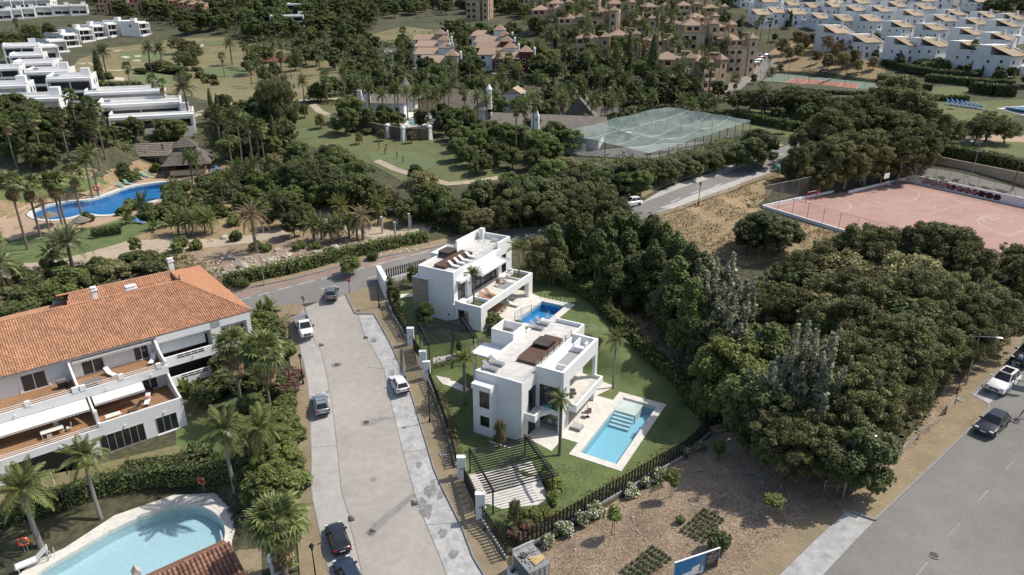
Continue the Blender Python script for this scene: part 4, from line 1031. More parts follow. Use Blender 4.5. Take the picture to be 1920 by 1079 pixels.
def gate(label,p,q,h=1.8):
 p=Vector(p);q=Vector(q);d=q-p;a=math.atan2(d.y,d.x);Ln=Vector((d.x,d.y)).length
 t=thing('sliding_gate',label,'gate',p,a)
 B1('frame',m_dark,t,(0,-0.04,0.05,Ln,0.04,0.15),(0,-0.04,h-0.1,Ln,0.04,h))
 k=int(Ln/0.24);bb=MB();bb.box(-0.1,-0.025,0.152,0.1,0.025,h-0.102);me=bb.mesh('board',m_slat)
 for i in range(k):inst('board',me,t,((i+.5)*Ln/k,0,0))
 return t
gate('dark sliding gate between two white gateposts in front of the big carport',S(870,903),S(893,958))
gate('dark gate between the white gateposts of the back villa carport',S(775,655),S(790,686))
def manhole(label,px,py,r=0.34,m=None,off=0.05):
 p=S(px,py);t=thing('manhole_cover',label,'manhole cover',(p[0],p[1],p[2]+off))
 b=MB();b.lathe([(r+0.1,0),(r+0.1,0.01)],16);b.build('collar',m_patch,t)
 b=MB();b.lathe([(r,0.011),(r,0.025)],16);b.build('lid',m or m_cover,t)
manhole('round manhole cover in the middle of the street nearest the bottom',698,997)
manhole('round manhole cover in the patched street beside the white hatchback',687,793)
manhole('round manhole cover in the street beside the white flatbed truck',632,684)
manhole('round manhole cover on the right-hand road near the dashed line',1751,1042)
manhole('round manhole cover on the right-hand road behind the dark hatchback',1906,791)
def drain(label,px,py,a=0.3,w=0.55,l=0.75,off=0.06):
 p=S(px,py);t=thing('drain_grate',label,'drain',(p[0],p[1],p[2]+off),a)
 B1('frame',m_dark,t,(-w/2,-l/2,0,-w/2+.06,l/2,.02),(w/2-.06,-l/2,0,w/2,l/2,.02),(-w/2+.061,-l/2,0,w/2-.061,-l/2+.06,.02),(-w/2+.061,l/2-.06,0,w/2-.061,l/2,.02))
 for k in range(4):B1('bar',m_cover,t,(-w/2+.08+k*.1,-l/2+.061,0,-w/2+.13+k*.1,l/2-.061,.016))
drain('iron street drain beside the dark hatchback at the bottom',659,973)
drain('iron street drain across from the gate of the big carport',777,944)
drain('iron street drain near the kerb ahead of the white hatchback',686,633)
drain('iron street drain next to the front wheel of the white flatbed',603,647)
for px,py,w,l,lab in[(561,812,.9,.7,'paved utility lid on the left pavement below the silver crossover'),(564,731,.6,.5,'small utility lid on the left pavement below the lantern'),(832,854,.9,.9,'square dark utility cover on the shaded pavement upper one'),(837,872,.6,.6,'square dark utility cover on the shaded pavement lower one'),(1606,943,.6,.5,'utility lid on the right pavement below the lamp post'),(1642,919,.7,.5,'utility lid on the right pavement beside the wooden rail'),(1800,752,.8,.7,'pale square cover on the right pavement')]:
 p=S(px,py);t=thing('utility_cover',lab,'utility cover',(p[0],p[1],p[2]+0.17),0.4)
 B1('lid',m_patch,t,(-w/2,-l/2,0,w/2,l/2,0.02));B1('lifting_bar',m_dark,t,(-0.1,-0.02,0.021,0.1,0.02,0.03))
 # ------------------------------------------------------------------ apartment house on the left
RZA=math.atan2(L3[1],L3[0])
def lco(px,py,z):
 p=P(px,py,O3[2]+z);dx,dy=p[0]-O3[0],p[1]-O3[1]
 return(dx*L3[0]+dy*L3[1],-(dx*N3[0]+dy*N3[1]))
def ap(x,y,z):return(O3[0]+x*L3[0]-y*N3[0],O3[1]+x*L3[1]-y*N3[1],O3[2]+z)
apt=thing('apartment_house','three storey white apartment house with terraces and an orange tiled roof','apartment house',O3,RZA)
X0=-30.0
B1('wall',m_white,apt,(X0,0,-1.2,0,6.2,2.95),)
B1('wall',m_white,apt,(X0,6.2,-1.2,0,16,6.0))
B1('wall',m_white,apt,(X0,8.9,6.001,-8,25,8.9));B1('wall',m_white,apt,(-7.99,8.9,6.001,6,29.5,8.95))
B1('wall',m_white,apt,(0.003,9.4,-1.2,11.7,30,5.998));B1('wall',m_white,apt,(6.003,9.4,6.0,11.7,30,8.95))
B1('terrace_floor',m_terrac,apt,(X0,0.25,2.952,-0.2,6.19,2.99));
B1('upper_slab',m_white,apt,(X0,4.4,5.55,0,6.19,6.0));B1('upper_terrace_floor',m_terrac,apt,(X0,4.4,6.003,-0.2,8.89,6.04))
B1('parapet',m_white,apt,(-8.75,0,2.951,0,0.24,3.95));B1('parapet',m_white,apt,(-18.4,0,2.951,-9.0,0.24,3.4));B1('parapet',m_white,apt,(X0,0,2.951,-18.41,0.3,3.95))
B1('parapet',m_white,apt,(X0,4.2,5.5,0,4.398,6.55))
def hrails(y,z0,spans,posts):
 for a,c in spans:
  for z in z0:b=MB();b.tube((a,y,z),(c,y,z),0.035,n=5);b.build('rail',m_white,apt)
 for x in posts:B1('rail_post',m_white,apt,(x-0.28,y-0.16,z0[0]-0.3,x+0.28,y+0.16,z0[-1]+0.12))
hrails(0.12,(3.62,3.85),[(-18.3,-9.1)],[])
hrails(4.3,(6.78,7.02),[(-26,-0.3)],[-1.0,-5.2,-9.2,-10.0,-14.6,-19.0,-23])
def divider(x,pts,th=0.22):
 b=MB();n=len(pts)
 b.face([(x-th/2,y,z)for y,z in pts]);b.face([(x+th/2,y,z)for y,z in pts[::-1]])
 for i in range(n):
  j=(i+1)%n;b.face([(x-th/2,*pts[i]),(x+th/2,*pts[i]),(x+th/2,*pts[j]),(x-th/2,*pts[j])])
 b.build('divider',m_white,apt)
low=[(0.0,2.95),(6.18,2.95),(6.18,5.54),(4.3,5.54),(3.9,5.2),(3.0,4.7),(1.6,4.25),(0.0,3.97)]
up=[(4.4,6.05),(8.88,6.05),(8.88,8.94),(8.3,8.8),(7.8,8.3),(7.0,7.75),(5.8,7.35),(4.4,7.1)]
for x in(-0.13,-8.88,-18.5):divider(x,low)
for x in(-0.13,-9.6,-20.0):divider(x,up)
B1('pillar',m_white,apt,(-9.08,0.25,2.96,-8.78,0.7,5.5))
def awin(px0,py0,px1,py1,z,y,h,mull,nm='sliding_door',gm=None):
 def onplane(px,py):
  lo,hi=-3.0,12.0
  for _ in range(40):
   mid=(lo+hi)/2
   if lco(px,py,mid)[1]>y:lo=mid
   else:hi=mid
  return lco(px,py,lo)[0]
 x0,x1=onplane(px0,py0),onplane(px1,py1)
 if x1<x0:x0,x1=x1,x0
 B1('window_surround',m_white,apt,(x0-0.28,y-0.12,z,x0-0.02,y-0.003,z+h+0.28),(x1+0.02,y-0.12,z,x1+0.28,y-0.003,z+h+0.28),(x0-0.018,y-0.12,z+h+0.02,x1+0.018,y-0.003,z+h+0.28))
 windowp(apt,'x',x0,y,z,x1-x0,h,-1,mull=mull,frame_m=m_white,glass_m=gm or m_glass2,fw=0.09,name=nm,dep=0.06)
awin(45,737,92,722,6.05,8.9,2.2,2);awin(157,705,199,694,6.05,8.9,2.2,2);awin(254,680,282,672,6.05,8.9,2.2,2)
awin(272,742,300,735,2.99,6.2,2.1,2);awin(170,790,225,770,2.99,6.2,2.1,3);awin(70,830,118,812,2.99,6.2,2.0,3)
windowp(apt,'x',-9.3,0.0,-0.0,4.7,2.35,-1,mull=6,frame_m=m_alu,glass_m=m_glass,fw=0.06,name='folding_doors',dep=0.05)
windowp(apt,'x',-3.3,0.0,0.15,2.35,2.2,-1,mull=3,frame_m=m_alu,glass_m=m_glass,fw=0.06,name='window',dep=0.05)
B1('sill',m_white,apt,(-9.5,-0.45,-0.25,-4.4,-0.003,-0.04));B1('sill',m_white,apt,(-3.45,-0.2,0.02,-0.8,-0.003,0.14))
B1('porch_shade',m_black,apt,(-17.8,-0.02,0.0,-10.4,-0.004,2.5));B1('porch_floor',m_terrac,apt,(-19,-3.2,-0.3,-10.6,-0.021,0.0));B1('porch_floor',m_terrac,apt,(-28,-3.4,-0.4,-19.4,-0.021,-0.1))  # flat black sheet on the wall paints the shade inside the open porch
B1('porch_shade',m_black,apt,(-28,-0.02,0.0,-19.5,-0.004,2.4))  # second black sheet, painted shade of the left porch
B1('porch_wall',m_white,apt,(-10.38,-1.2,-0.8,-10.1,-0.022,2.2))
for z0,z1 in((4.35,5.75),(1.35,2.8)):
 B1('balcony_front',m_white,apt,(0.2,8.0,z0,6.6,8.22,z1));B1('balcony_front',m_white,apt,(7.9,8.0,z0,11.7,8.22,z1))
 B1('balcony_floor',m_terrac,apt,(0.2,8.221,z0+0.2,11.6,9.39,z0+0.42))
 B1('recess_shade',m_black,apt,(0.6,9.3,z0+0.43,6.4,9.398,z0+2.6));B1('recess_shade',m_black,apt,(8.1,9.3,z0+0.43,11.2,9.398,z0+2.6))  # thin black panels on the back wall paint in the balcony shade
 for x0,x1 in((2.0,5.4),(8.6,10.8)):
  B1('rail_gap',m_glass2,apt,(x0,7.985,z1-0.52,x1,7.998,z1-0.06))
  for k in range(5):B1('baluster',m_white,apt,(x0+(x1-x0)*k/4-0.03,7.95,z1-0.56,x0+(x1-x0)*k/4+0.03,7.983,z1-0.02))
  b=MB();b.tube((x0,7.95,z1-0.28),(x1,7.95,z1-0.28),0.03,n=5);b.build('rail',m_white,apt)
B1('pier',m_white,apt,(6.62,7.98,-1.5,7.88,9.39,8.9));B1('pier',m_white,apt,(11.35,7.98,-1.5,11.9,9.39,8.9));B1('pier',m_white,apt,(0.0,7.98,-1.5,0.2,8.89,8.9))
B1('beam',m_white,apt,(0.22,7.98,8.0,11.35,8.3,8.9))
B1('ground_floor_shade',m_black,apt,(0.3,9.3,-1,11.3,9.396,1.3))  # black panel paints the shade under the wing, no real depth behind
def tile_slope(parent,o,u,w,poly,mt,cw=0.27,rl=0.42,name='roof_tile',r=0.115,thick=0.05):
 ''
 o=Vector(o);u=Vector(u).normalized();w=Vector(w).normalized();nrm=u.cross(w).normalized()
 if nrm.z<0:nrm=-nrm
 b=MB()
 b.face([tuple(o+u*p[0]+w*p[1])for p in poly])
 base=b.build('roof',mt,parent)
 us=[p[0]for p in poly];ws=[p[1]for p in poly]
 ku=int((max(us)-min(us))/cw)+1;kw=int((max(ws)-min(ws))/rl)+1
 U=min(us)+cw*(np.arange(ku)+0.5);W=min(ws)+rl*np.arange(kw)
 uu,ww=np.meshgrid(U,W,indexing='ij')
 ok=inpoly(uu,ww+rl*0.4,poly)
 uu=uu[ok];ww=ww[ok];n=len(uu)
 rng=np.random.default_rng(3)
 uu=uu+rng.uniform(-.012,.012,n);ww=ww+rng.uniform(-.02,.02,n)
 ang=np.linspace(0,math.pi,4)
 prof=np.stack([np.cos(ang)*r,np.sin(ang)*r*0.95+0.01],1)
 O=np.array(o);UU=np.array(u);WW=np.array(w);NN=np.array(nrm)
 V=np.zeros((n,8,3))
 for i,(a,h)in enumerate(prof):
  V[:,i]=O+(uu+a*1.0)[:,None]*UU+ww[:,None]*WW+(h+0.03)*NN
  V[:,i+4]=O+(uu+a*0.82)[:,None]*UU+(ww+rl*1.08)[:,None]*WW+(h*0.85)*NN
 q=np.array([[0,1,5,4],[1,2,6,5],[2,3,7,6],[0,3,2,1]])
 F=(np.arange(n)[:,None,None]*8+q[None]).reshape(-1,4)
 me=bpy.data.meshes.new(name)
 me.from_pydata(V.reshape(-1,3).tolist(),[],F.tolist());me.materials.append(mt);me.update()
 t=inst(name,me,base);t['kind']='stuff'
 return base
EZ,RZr=9.0,12.0
RY=17.5;EY=8.1
sl=Vector((0,RY-EY,RZr-EZ));sln=sl.length
tile_slope(apt,(X0-4,EY,EZ),(1,0,0),sl,[(0,0),(12.3-X0+4,0),(6.2-X0+4,sln),(0,sln)],m_tile)
he=Vector((6.2-12.3,0,3.0));hel=he.length
tile_slope(apt,(12.3,EY,EZ),(0,1,0),he,[(0,0),(22.3,0),(13.9,hel),(RY-EY,hel)],mat('pinkish_roof_tile',(0.47,0.235,0.13),rough=0.85,var=0.12,scale=3,island=0.12))
s2=Vector((0,4.2,1.7));tile_slope(apt,(-8.0,17.9,10.4),(1,0,0),s2,[(0,0),(14.1,0),(14.1,s2.length),(1.5,s2.length)],m_tile)
b=MB();b.face([(X0-4,RY,RZr),(6.2,RY,RZr),(6.2,22.0,RZr-.02),(6.2,26,10),(X0-4,26,9.0)]);b.face([(-8,22.1,12.1),(6.1,22.1,12.1),(6.1,30,9),(-8,30,9)]);b.build('back_roof',m_tile,apt)
b=MB();b.path([(X0-4,RY,RZr+0.06),(6.2,RY,RZr+0.06),(12.3,EY,EZ+0.08)],0.13,7);b.build('ridge_cap',m_tile,apt)
b=MB();b.path([(6.2,RY,RZr+0.06),(6.2,22,RZr+0.06),(-8,22.1,RZr+.1)],0.13,7);b.build('ridge_cap',m_tile,apt)
B1('eave_board',m_white,apt,(X0-4,EY+0.03,EZ-0.22,12.2,EY+0.25,EZ-0.04));B1('gutter',m_steel,apt,(X0-4,EY-0.10,EZ-0.12,12.3,EY+0.02,EZ-0.02))
B1('eave_board',m_white,apt,(12.0,EY+0.26,EZ-0.22,12.25,30,EZ-0.04))
b=MB();b.lathe([(0.1,0),(0.16,0.3),(0.07,0.45),(0.1,0.6),(0.02,0.8)],8,(6.2,RY,RZr+.1));b.build('finial',m_tileold,apt)
def chimney(px,py,w,d,h,z):
 x,y=lco(px,py,z);
 c=B1('chimney',m_white,apt,(x-w/2,y-d/2,z-1.0,x+w/2,y+d/2,z+h));B1('cap',m_white,c,(x-w/2-.1,y-d/2-.1,z+h+.002,x+w/2+.1,y+d/2+.1,z+h+.12),(x-w/2+.05,y-d/2+.05,z+h+.121,x+w/2-.05,y+d/2-.05,z+h+.4))
 b=MB();b.prism([(x-w/2-.05,y-d/2-.05),(x+w/2+.05,y-d/2-.05),(x+w/2+.05,y+d/2+.05),(x-w/2-.05,y+d/2+.05)],z+h+.401,z+h+.46);b.build('cowl',m_white,c)
chimney(180,563,0.6,0.6,1.4,11.5);chimney(248,553,1.2,0.9,0.9,11.4);chimney(322,506,0.65,0.65,1.3,11.6)
def awning(x0,x1,y0,z0,y1,z1):
 b=MB()
 b.face([(x0,y0,z0),(x0,y1,z1),(x1,y1,z1),(x1,y0,z0)]);b.face([(x0,y0,z0-.02),(x1,y0,z0-.02),(x1,y1,z1-.02),(x0,y1,z1-.02)])
 k=int((x1-x0)/0.35)
 for i in range(k):
  a=x0+(x1-x0)*i/k;c=x0+(x1-x0)*(i+1)/k;m=(a+c)/2
  b.face([(a,y1,z1),(a,y1-.01,z1-.16),(m,y1-.01,z1-.24),(c,y1-.01,z1-.16),(c,y1,z1)])
 b.build('awning',m_awning,apt)
 B1('awning_bar',m_alu,apt,(x0,y1-0.04,z1-0.03,x1,y1-0.011,z1+0.03))
awning(-18.2,-9.2,4.19,5.45,2.6,4.75);awning(-8.6,-3.2,4.19,5.45,2.9,4.95);awning(-9.3,-0.6,8.88,8.7,8.0,8.45)
for x,y,z in[(-2.2,-0.003,2.75),(-6.5,-0.003,2.7),(-13,-0.003,2.75),(-2.0,4.197,5.9),(-6.9,4.197,5.9),(-16,4.197,5.9),(4.0,7.997,5.0)]:
 b=MB();b.lathe([(0.07,0),(0.10,0.06),(0.06,0.2)],8,(x,y-0.12,z));b.build('wall_lamp',m_white,apt)
GA='garden furniture on the apartment terraces'
lounger('white lounger tipped upright on the top terrace of the apartment house, left of the pair',ap(-5.5,6.0,6.05),RZA+R(20),'white')
lounger('white lounger leaning at the right end of the top apartment terrace',ap(-1.5,6.4,6.05),RZA+R(-30),'white')
lounger('pale lounger with a pink towel on the middle terrace of the apartment house',ap(-3.6,2.2,3.0),RZA+R(-25),'white')
tw=thing('towel','crumpled pink towel on a pale lounger of the middle apartment terrace','towel',ap(-3.0,3.4,3.55),RZA)
b=MB();b.blob((0,0,0.05),(.3,.25,.14),4);b.build('cloth',mat('pink_towel',(.62,.18,.2),rough=.9),tw)
bk=thing('bucket','red plastic bucket on the middle terrace of the apartment house','bucket',ap(-6.2,3.3,3.0),RZA)
b=MB();b.lathe([(.16,0),(.22,.3),(.19,.28),(.14,.04)],12);b.build('shell',m_red,bk)
b=MB();b.path([(.2,0,.3),(.15,0,.42),(0,0,.46),(-.15,0,.42),(-.2,0,.3)],.012,5);b.build('handle',m_dark,bk)
def rtable(label,x,y,z,lx,ly,m):
 t=thing('terrace_table',label,'table',ap(x,y,z),RZA)
 B1('top',m,t,(-lx/2,-ly/2,.68,lx/2,ly/2,.73))
 for a in(-1,1):
  for c in(-1,1):B1('leg',m,t,(a*(lx/2-.08)-.03,c*(ly/2-.08)-.03,0,a*(lx/2-.08)+.03,c*(ly/2-.08)+.03,.68))
rtable('grey covered table by the rail of the top apartment terrace',-8.0,5.6,6.05,2.0,0.8,m_steel)
rtable('long pale table on the middle terrace below the left awning',-13.2,2.6,3.0,2.2,1.0,m_awning)
rtable('pale low table behind the middle terrace parapet right of the pillar',-7.2,1.6,3.0,1.6,.8,m_awning)
for i,(x,y,z,a,w)in enumerate([(-13.6,1.5,3.0,180,'below the left awning'),(-11.6,2.4,3.0,270,'at the end of the long pale table'),(-12.6,3.7,3.0,0,'behind the long pale table')]):
 chair('cream dining chair on the middle apartment terrace '+w,ap(x,y,z),RZA+R(a),m_awning)
chair('grey armchair near the left glass door of the top apartment terrace',ap(-19.2,7.0,6.05),RZA+R(140),m_steel)
chair('dark folding chair at the right end of the middle apartment terrace',ap(-2.2,4.6,3.0),RZA+R(10),m_black)
lounger('teak rocking lounger on the middle terrace under the right awning',ap(-5.6,1.9,3.0),RZA+R(-70),'brown')
bq=thing('barbecue','covered black barbecue beside the divider on the top apartment terrace','barbecue',ap(-10.8,7.3,6.05),RZA)
B1('cabinet',m_black,bq,(-.5,-.3,0,.5,.3,.8));B1('lid',m_steel,bq,(-.45,-.28,.802,.45,.28,1.1));B1('shelf',m_steel,bq,(.502,-.25,.72,.85,.25,.78))
ba=thing('clothes_airer','white folding clothes airer on the ground floor porch','clothes airer',ap(-15.0,-2.2,0.0),RZA)
b=MB()
for s in(-.5,.5):b.tube((s,-.5,0),(s,.5,.95),.02);b.build('frame',m_white,ba)if s>0 else None
b=MB()
for s in(-.5,.5):b.tube((s,.5,0),(s,-.5,.95),.02)
b.build('frame',m_white,ba)
for k in range(6):b=MB();b.tube((-.5,-.5+.2*k,.96),(.5,-.5+.2*k,.96),.012);b.build('rung',m_white,ba)
# ------------------------------------------------------------------ pool corner at the bottom left
LPZ=-4.15
deckp=[P(*q,-4.2)for q in[(20,1095),(60,1056),(120,1030),(215,968),(325,930),(400,926),(440,935),(450,985),(436,1040),(425,1095)]]
patch('pool_deck',[(p[0],p[1])for p in deckp],m_pale,0.10,holes=[growpoly(LPW,0.45)],step=3.0,flat=-4.2,skirt=0.3)
patch('paving',SP((418,1095),(425,1045),(440,1036),(490,1030),(492,1095)),m_pave,0.10,step=1.2)
def ladder(label,px,py,rz,z):
 p=P(px,py,z);t=thing('pool_ladder',label,'pool ladder',p,rz)
 for x in(-.25,.25):
  b=MB();b.path([(x,.6,0),(x,.55,.75),(x,.3,.95),(x,0,.85),(x,-.12,0),(x,-.12,-1.0)],.028,6);b.build('rail',m_alu,t)
 for k in range(3):B1('tread',m_alu,t,(-.25,-.2,-.35-.28*k,.25,-.06,-.31-.28*k))
ladder('steel pool ladder at the far edge below the hedge',341,955,R(-10),-4.1)
ladder('steel pool ladder at the near left end of the kidney pool',98,1046,R(35),-4.1)
def lifebuoy(label,p,rz,h=1.0,s=1.0):
 t=thing('lifebuoy',label,'lifebuoy',p,rz,None,s)
 b=MB();n=20
 ps=[(.36*math.cos(2*math.pi*i/n),.1,h+.36+.36*math.sin(2*math.pi*i/n))for i in range(n+1)]
 b.path(ps,.1,8);b.build('ring',m_orange,t,smooth=True)
 for k in range(4):
  a=R(45+90*k);B=MB();B.tube((.25*math.cos(a),.1,h+.36+.25*math.sin(a)),(.47*math.cos(a),.1,h+.36+.47*math.sin(a)),.07,n=8);B.build('band',m_white,t)
 for x in(-.12,.12):b=MB();b.tube((x,.22,0),(x,.22,h+.4),.025);b.build('post',m_alu,t)
lifebuoy('bright orange lifebuoy on a stand by the near end of the kidney pool',P(50,1040,-4.1),R(20),s=1.1)
lifebuoy('orange lifebuoy against the trimmed hedge above the kidney pool',P(380,924,-4.1),R(-20),s=1.1)
ps=thing('parasol','closed white parasol on a stone base beside the kidney pool','parasol',P(420,1033,-4.1),0.3)
b=MB();b.tube((0,0,0),(0,0,2.6),.03);b.build('pole',m_teak,ps)
b=MB();b.lathe([(.05,.9),(.17,1.0),(.14,1.6),(.10,2.2),(.03,2.6)],9);b.build('canopy',m_whitefab,ps)
B1('base',m_steel,ps,(-.35,-.35,0,.35,.35,.1))
lounger('grey lounger with white frame by the near corner of the kidney pool',P(30,1072,-4.1),R(-50),'white',None,1.5)
lounger('wicker lounger in palm shade at the right end of the kidney pool, upper one',P(430,958,-4.1),R(-120),'brown',None,1.0)
lounger('wicker lounger in palm shade at the right end of the kidney pool, lower one',P(436,972,-4.1),R(-115),'brown',None,1.0)
bn=thing('litter_bin','dark round litter bin at the foot of the palm by the hedge','litter bin',S(443,916),0)
b=MB();b.lathe([(.2,0),(.26,.8),(.27,.82)],12);b.build('drum',m_steel,bn);b=MB();b.lathe([(.22,.83),(.2,.86)],12);b.build('opening',m_black,bn)
HT=P(405,1027,-1.0);HB=P(424,1055,-1.9)
hut=thing('tiled_hut','low hut with weathered orange barrel tiles at the bottom edge of the pool','hut',(HT[0],HT[1],-4.2),RZA)
c0=3.2
B1('wall',m_white,hut,(-8.0,-3.6,-0.6,1.15,0.2,2.0))
tb=MB();nseg=4;
for i in range(nseg):
 a0=math.pi*i/nseg;a1=math.pi*(i+1)/nseg;r0,r1=.17,.14
 tb.face([(r0*math.cos(a0),0,r0*math.sin(a0)+.02),(r0*math.cos(a1),0,r0*math.sin(a1)+.02),(r1*math.cos(a1),.52,r1*math.sin(a1)),(r1*math.cos(a0),.52,r1*math.sin(a0))])
tb.face([(.17,0,.02),(0,0,.19),(-.17,0,.02)])
tme=tb.mesh('tile',m_tileold)
slr=math.atan2(1.0,3.2)
rf=MB();rf.face([(-8.4,-3.9,1.85),(1.0,-3.9,1.85),(1.0,0.1,3.1),(-8.4,0.1,3.1)]);rf.face([(-8.4,0.1,3.1),(1.0,0.1,3.1),(1.0,1.2,2.7),(-8.4,1.2,2.7)]);roof=rf.build('roof',m_tileold,hut)
rs=math.atan2(1.25,4.0)
for i in range(24):
 for k in range(9):
  y=-3.9+k*0.44;inst('tile',tme,roof,(0.85-i*0.385,y,1.85+(y+3.9)*0.3125+.015),rot=(rs+random.uniform(-.02,.02),0,random.uniform(-.03,.03)))
for k in range(9):
 y=-3.9+k*0.44;inst('edge_tile',tme,roof,(1.08,y,1.83+(y+3.9)*0.3125),rot=(rs,.5,0))
for i in range(22):inst('ridge_tile',tme,roof,(0.95-i*.42,0.1,3.1),rot=(0,0,R(90)))
ch=P(255,1072,-0.8)
cm=thing('chimney','small white capped chimney rising at the bottom edge before the pool','chimney',(ch[0],ch[1],-2.8),RZA)
B1('stack',m_white,cm,(-.3,-.3,-1.5,.3,.3,1.9));b=MB();b.prism([(-.36,-.36),(.36,-.36),(.36,.36),(-.36,.36)],1.902,2.0);b.build('slab',m_white,cm)
b=MB();b.face([(-.36,-.36,2.01),(.36,-.36,2.01),(0,-.36,2.5)]);b.face([(.36,.36,2.01),(-.36,.36,2.01),(0,.36,2.5)]);b.face([(.36,-.36,2.01),(.36,.36,2.01),(0,.36,2.5),(0,-.36,2.5)]);b.face([(-.36,.36,2.01),(-.36,-.36,2.01),(0,-.36,2.5),(0,.36,2.5)]);b.build('cowl',m_cream,cm)
eb=thing('utility_cabinet','white walled utility cabinet under the shaggy palm at the bottom','utility cabinet',S(530,1066),R(25))
B1('body',m_white,eb,(-1.1,-.5,-.4,1.1,.5,1.5));B1('roof',m_white,eb,(-1.2,-.6,1.502,1.2,.6,1.62));B1('door',m_alu,eb,(-.8,-.53,.1,-.05,-.502,1.35));B1('door',m_alu,eb,(.05,-.53,.1,.8,-.502,1.35))
# ------------------------------------------------------------------ vegetation
lf_dark=leafmat('leaf_dark_green',(0.105,0.132,0.057),tr=0.3)
lf_mid=leafmat('leaf_mid_green',(0.142,0.182,0.068),tr=0.35)
lf_bright=leafmat('leaf_bright_green',(0.162,0.203,0.068),tr=0.3)
lf_yellow=leafmat('leaf_yellow_green',(0.223,0.243,0.084),tr=0.3)
lf_olive=leafmat('leaf_olive_drab',(0.209,0.209,0.108),tr=0.35)
lf_silver=leafmat('leaf_silver_grey',(0.325,0.350,0.294),tr=0.3,island=0.5)
lf_pine=leafmat('pine_needles',(0.142,0.162,0.074),tr=0.3)
lf_brown=leafmat('leaf_brown_dry',(0.170,0.115,0.065),tr=0.15)
lf_palm=leafmat('palm_leaf',(0.155,0.192,0.084),tr=0.3,rough=0.4)
lf_palml=leafmat('palm_leaf_light',(0.169,0.203,0.084),tr=0.25,rough=0.4)
lf_palmg=leafmat('palm_leaf_grey_green',(0.203,0.230,0.142),tr=0.2,rough=0.45)
lf_dead=leafmat('palm_leaf_dead',(0.270,0.210,0.140),tr=0.15,rough=0.8)
lf_hedge=leafmat('leaf_hedge',(0.111,0.146,0.059),tr=0.3)
lf_white=leafmat('white_petals',(0.620,0.620,0.580),tr=0.2,island=0.2)
lf_pinkf=leafmat('magenta_petals',(0.240,0.055,0.140),tr=0.25,island=0.4)
lf_redf=leafmat('red_petals',(0.420,0.060,0.050),tr=0.25,island=0.3)
lf_lav=leafmat('lavender_leaf',(0.101,0.124,0.070),tr=0.1)
def cards(pos,nrm,size,asp,rng,fold=0.0):
 n=len(pos)
 r=rng.normal(size=(n,3));t1=np.cross(nrm,r);t1/=np.linalg.norm(t1,axis=1)[:,None]+1e-9
 t2=np.cross(nrm,t1)
 s=(size if hasattr(size,'__len__')else np.full(n,size))[:,None]
 V=np.stack([pos+t1*s,pos+t2*s*asp,pos-t1*s,pos-t2*s*asp],axis=1)
 return V
def card_mesh(name,V,m,extra=None):
 n=len(V)
 me=bpy.data.meshes.new(name)
 me.vertices.add(n*4);me.vertices.foreach_set('co',V.reshape(-1).astype(np.float32))
 me.loops.add(n*4);me.loops.foreach_set('vertex_index',np.arange(n*4,dtype=np.int32))
 me.polygons.add(n);me.polygons.foreach_set('loop_start',np.arange(0,n*4,4,dtype=np.int32))
 ms=m if isinstance(m,(list,tuple))else[m]
 for q in ms:me.materials.append(q)
 if extra is not None:me.polygons.foreach_set('material_index',extra.astype(np.int32))
 me.update(calc_edges=True)
 return me
def lobes_crown(name,m,seed,lobes,n,size,asp=0.62,up=0.35,jit=0.5,inner=0.25,m2=None,frac2=0.0):
 ''
 rng=np.random.default_rng(seed)
 L=np.array(lobes,float)
 vol=(L[:,3]*L[:,4]*L[:,5])**(2/3)
 k=rng.choice(len(L),n,p=vol/vol.sum())
 d=rng.normal(size=(n,3));d[:,2]+=up*rng.random(n)*1.5
 d/=np.linalg.norm(d,axis=1)[:,None]
 rad=np.where(rng.random(n)<inner,rng.uniform(0.3,0.8,n),0.78+0.36*rng.random(n)**1.4)
 pos=L[k,:3]+d*L[k,3:]*rad[:,None]
 nr=d*0.75+rng.normal(size=(n,3))*jit;nr[:,2]+=0.55
 nr/=np.linalg.norm(nr,axis=1)[:,None]
 s=size*rng.uniform(0.6,1.3,n)
 V=cards(pos,nr,s,asp,rng)
 if m2 is not None:
  return card_mesh(name,V,[m,m2],(rng.random(n)<frac2))
 return card_mesh(name,V,m)
def lobe_set(seed,n,R0,H0,H1,rmin,rmax,shape='round',flat=1.0):
 rr=random.Random(seed);out=[]
 for i in range(n):
  t=(i+0.5)/n
  z=H0+(H1-H0)*rr.uniform(0.02,0.98)
  f=(z-H0)/(H1-H0)
  if shape=='round':w=math.sqrt(max(0.02,1-(2*f-0.85)**2*0.75))
  elif shape=='cone':w=(1-f)**0.75+0.12
  elif shape=='umbrella':w=1.0-abs(f-0.45)*0.5
  elif shape=='column':w=0.75+0.25*math.sin(math.pi*f)
  else:w=1
  a=rr.uniform(0,6.283);q=math.sqrt(rr.random())*R0*w
  r=rr.uniform(rmin,rmax)*(0.75+0.25*w)
  out.append((q*math.cos(a),q*math.sin(a),z,r,r*rr.uniform(.85,1.15),r*flat*rr.uniform(.8,1.1)))
 return out
def trunk_mesh(name,m,seed,h,r,limbs=5,reach=2.0,lean=0.3,top=None):
 rr=random.Random(seed);b=MB()
 p=Vector((0,0,-0.6));ps=[p];
 for i in range(4):
  p=p+Vector((rr.uniform(-lean,lean),rr.uniform(-lean,lean),(h+0.6)/4));ps.append(p)
 rs=[r*1.25,r,r*.85,r*.7,r*.5]
 b.path(ps,rs,7)
 for k in range(limbs):
  i=rr.randint(2,4);q=ps[i];a=6.283*k/limbs+rr.uniform(-.4,.4)
  e=q+Vector((math.cos(a)*reach,math.sin(a)*reach,reach*rr.uniform(.5,1.1)))
  mid=(q+e)/2+Vector((0,0,reach*.12))
  b.path([q,mid,e],[r*.5,r*.35,r*.12],5)
 return b.mesh(name,m,smooth=True)
TREE={}
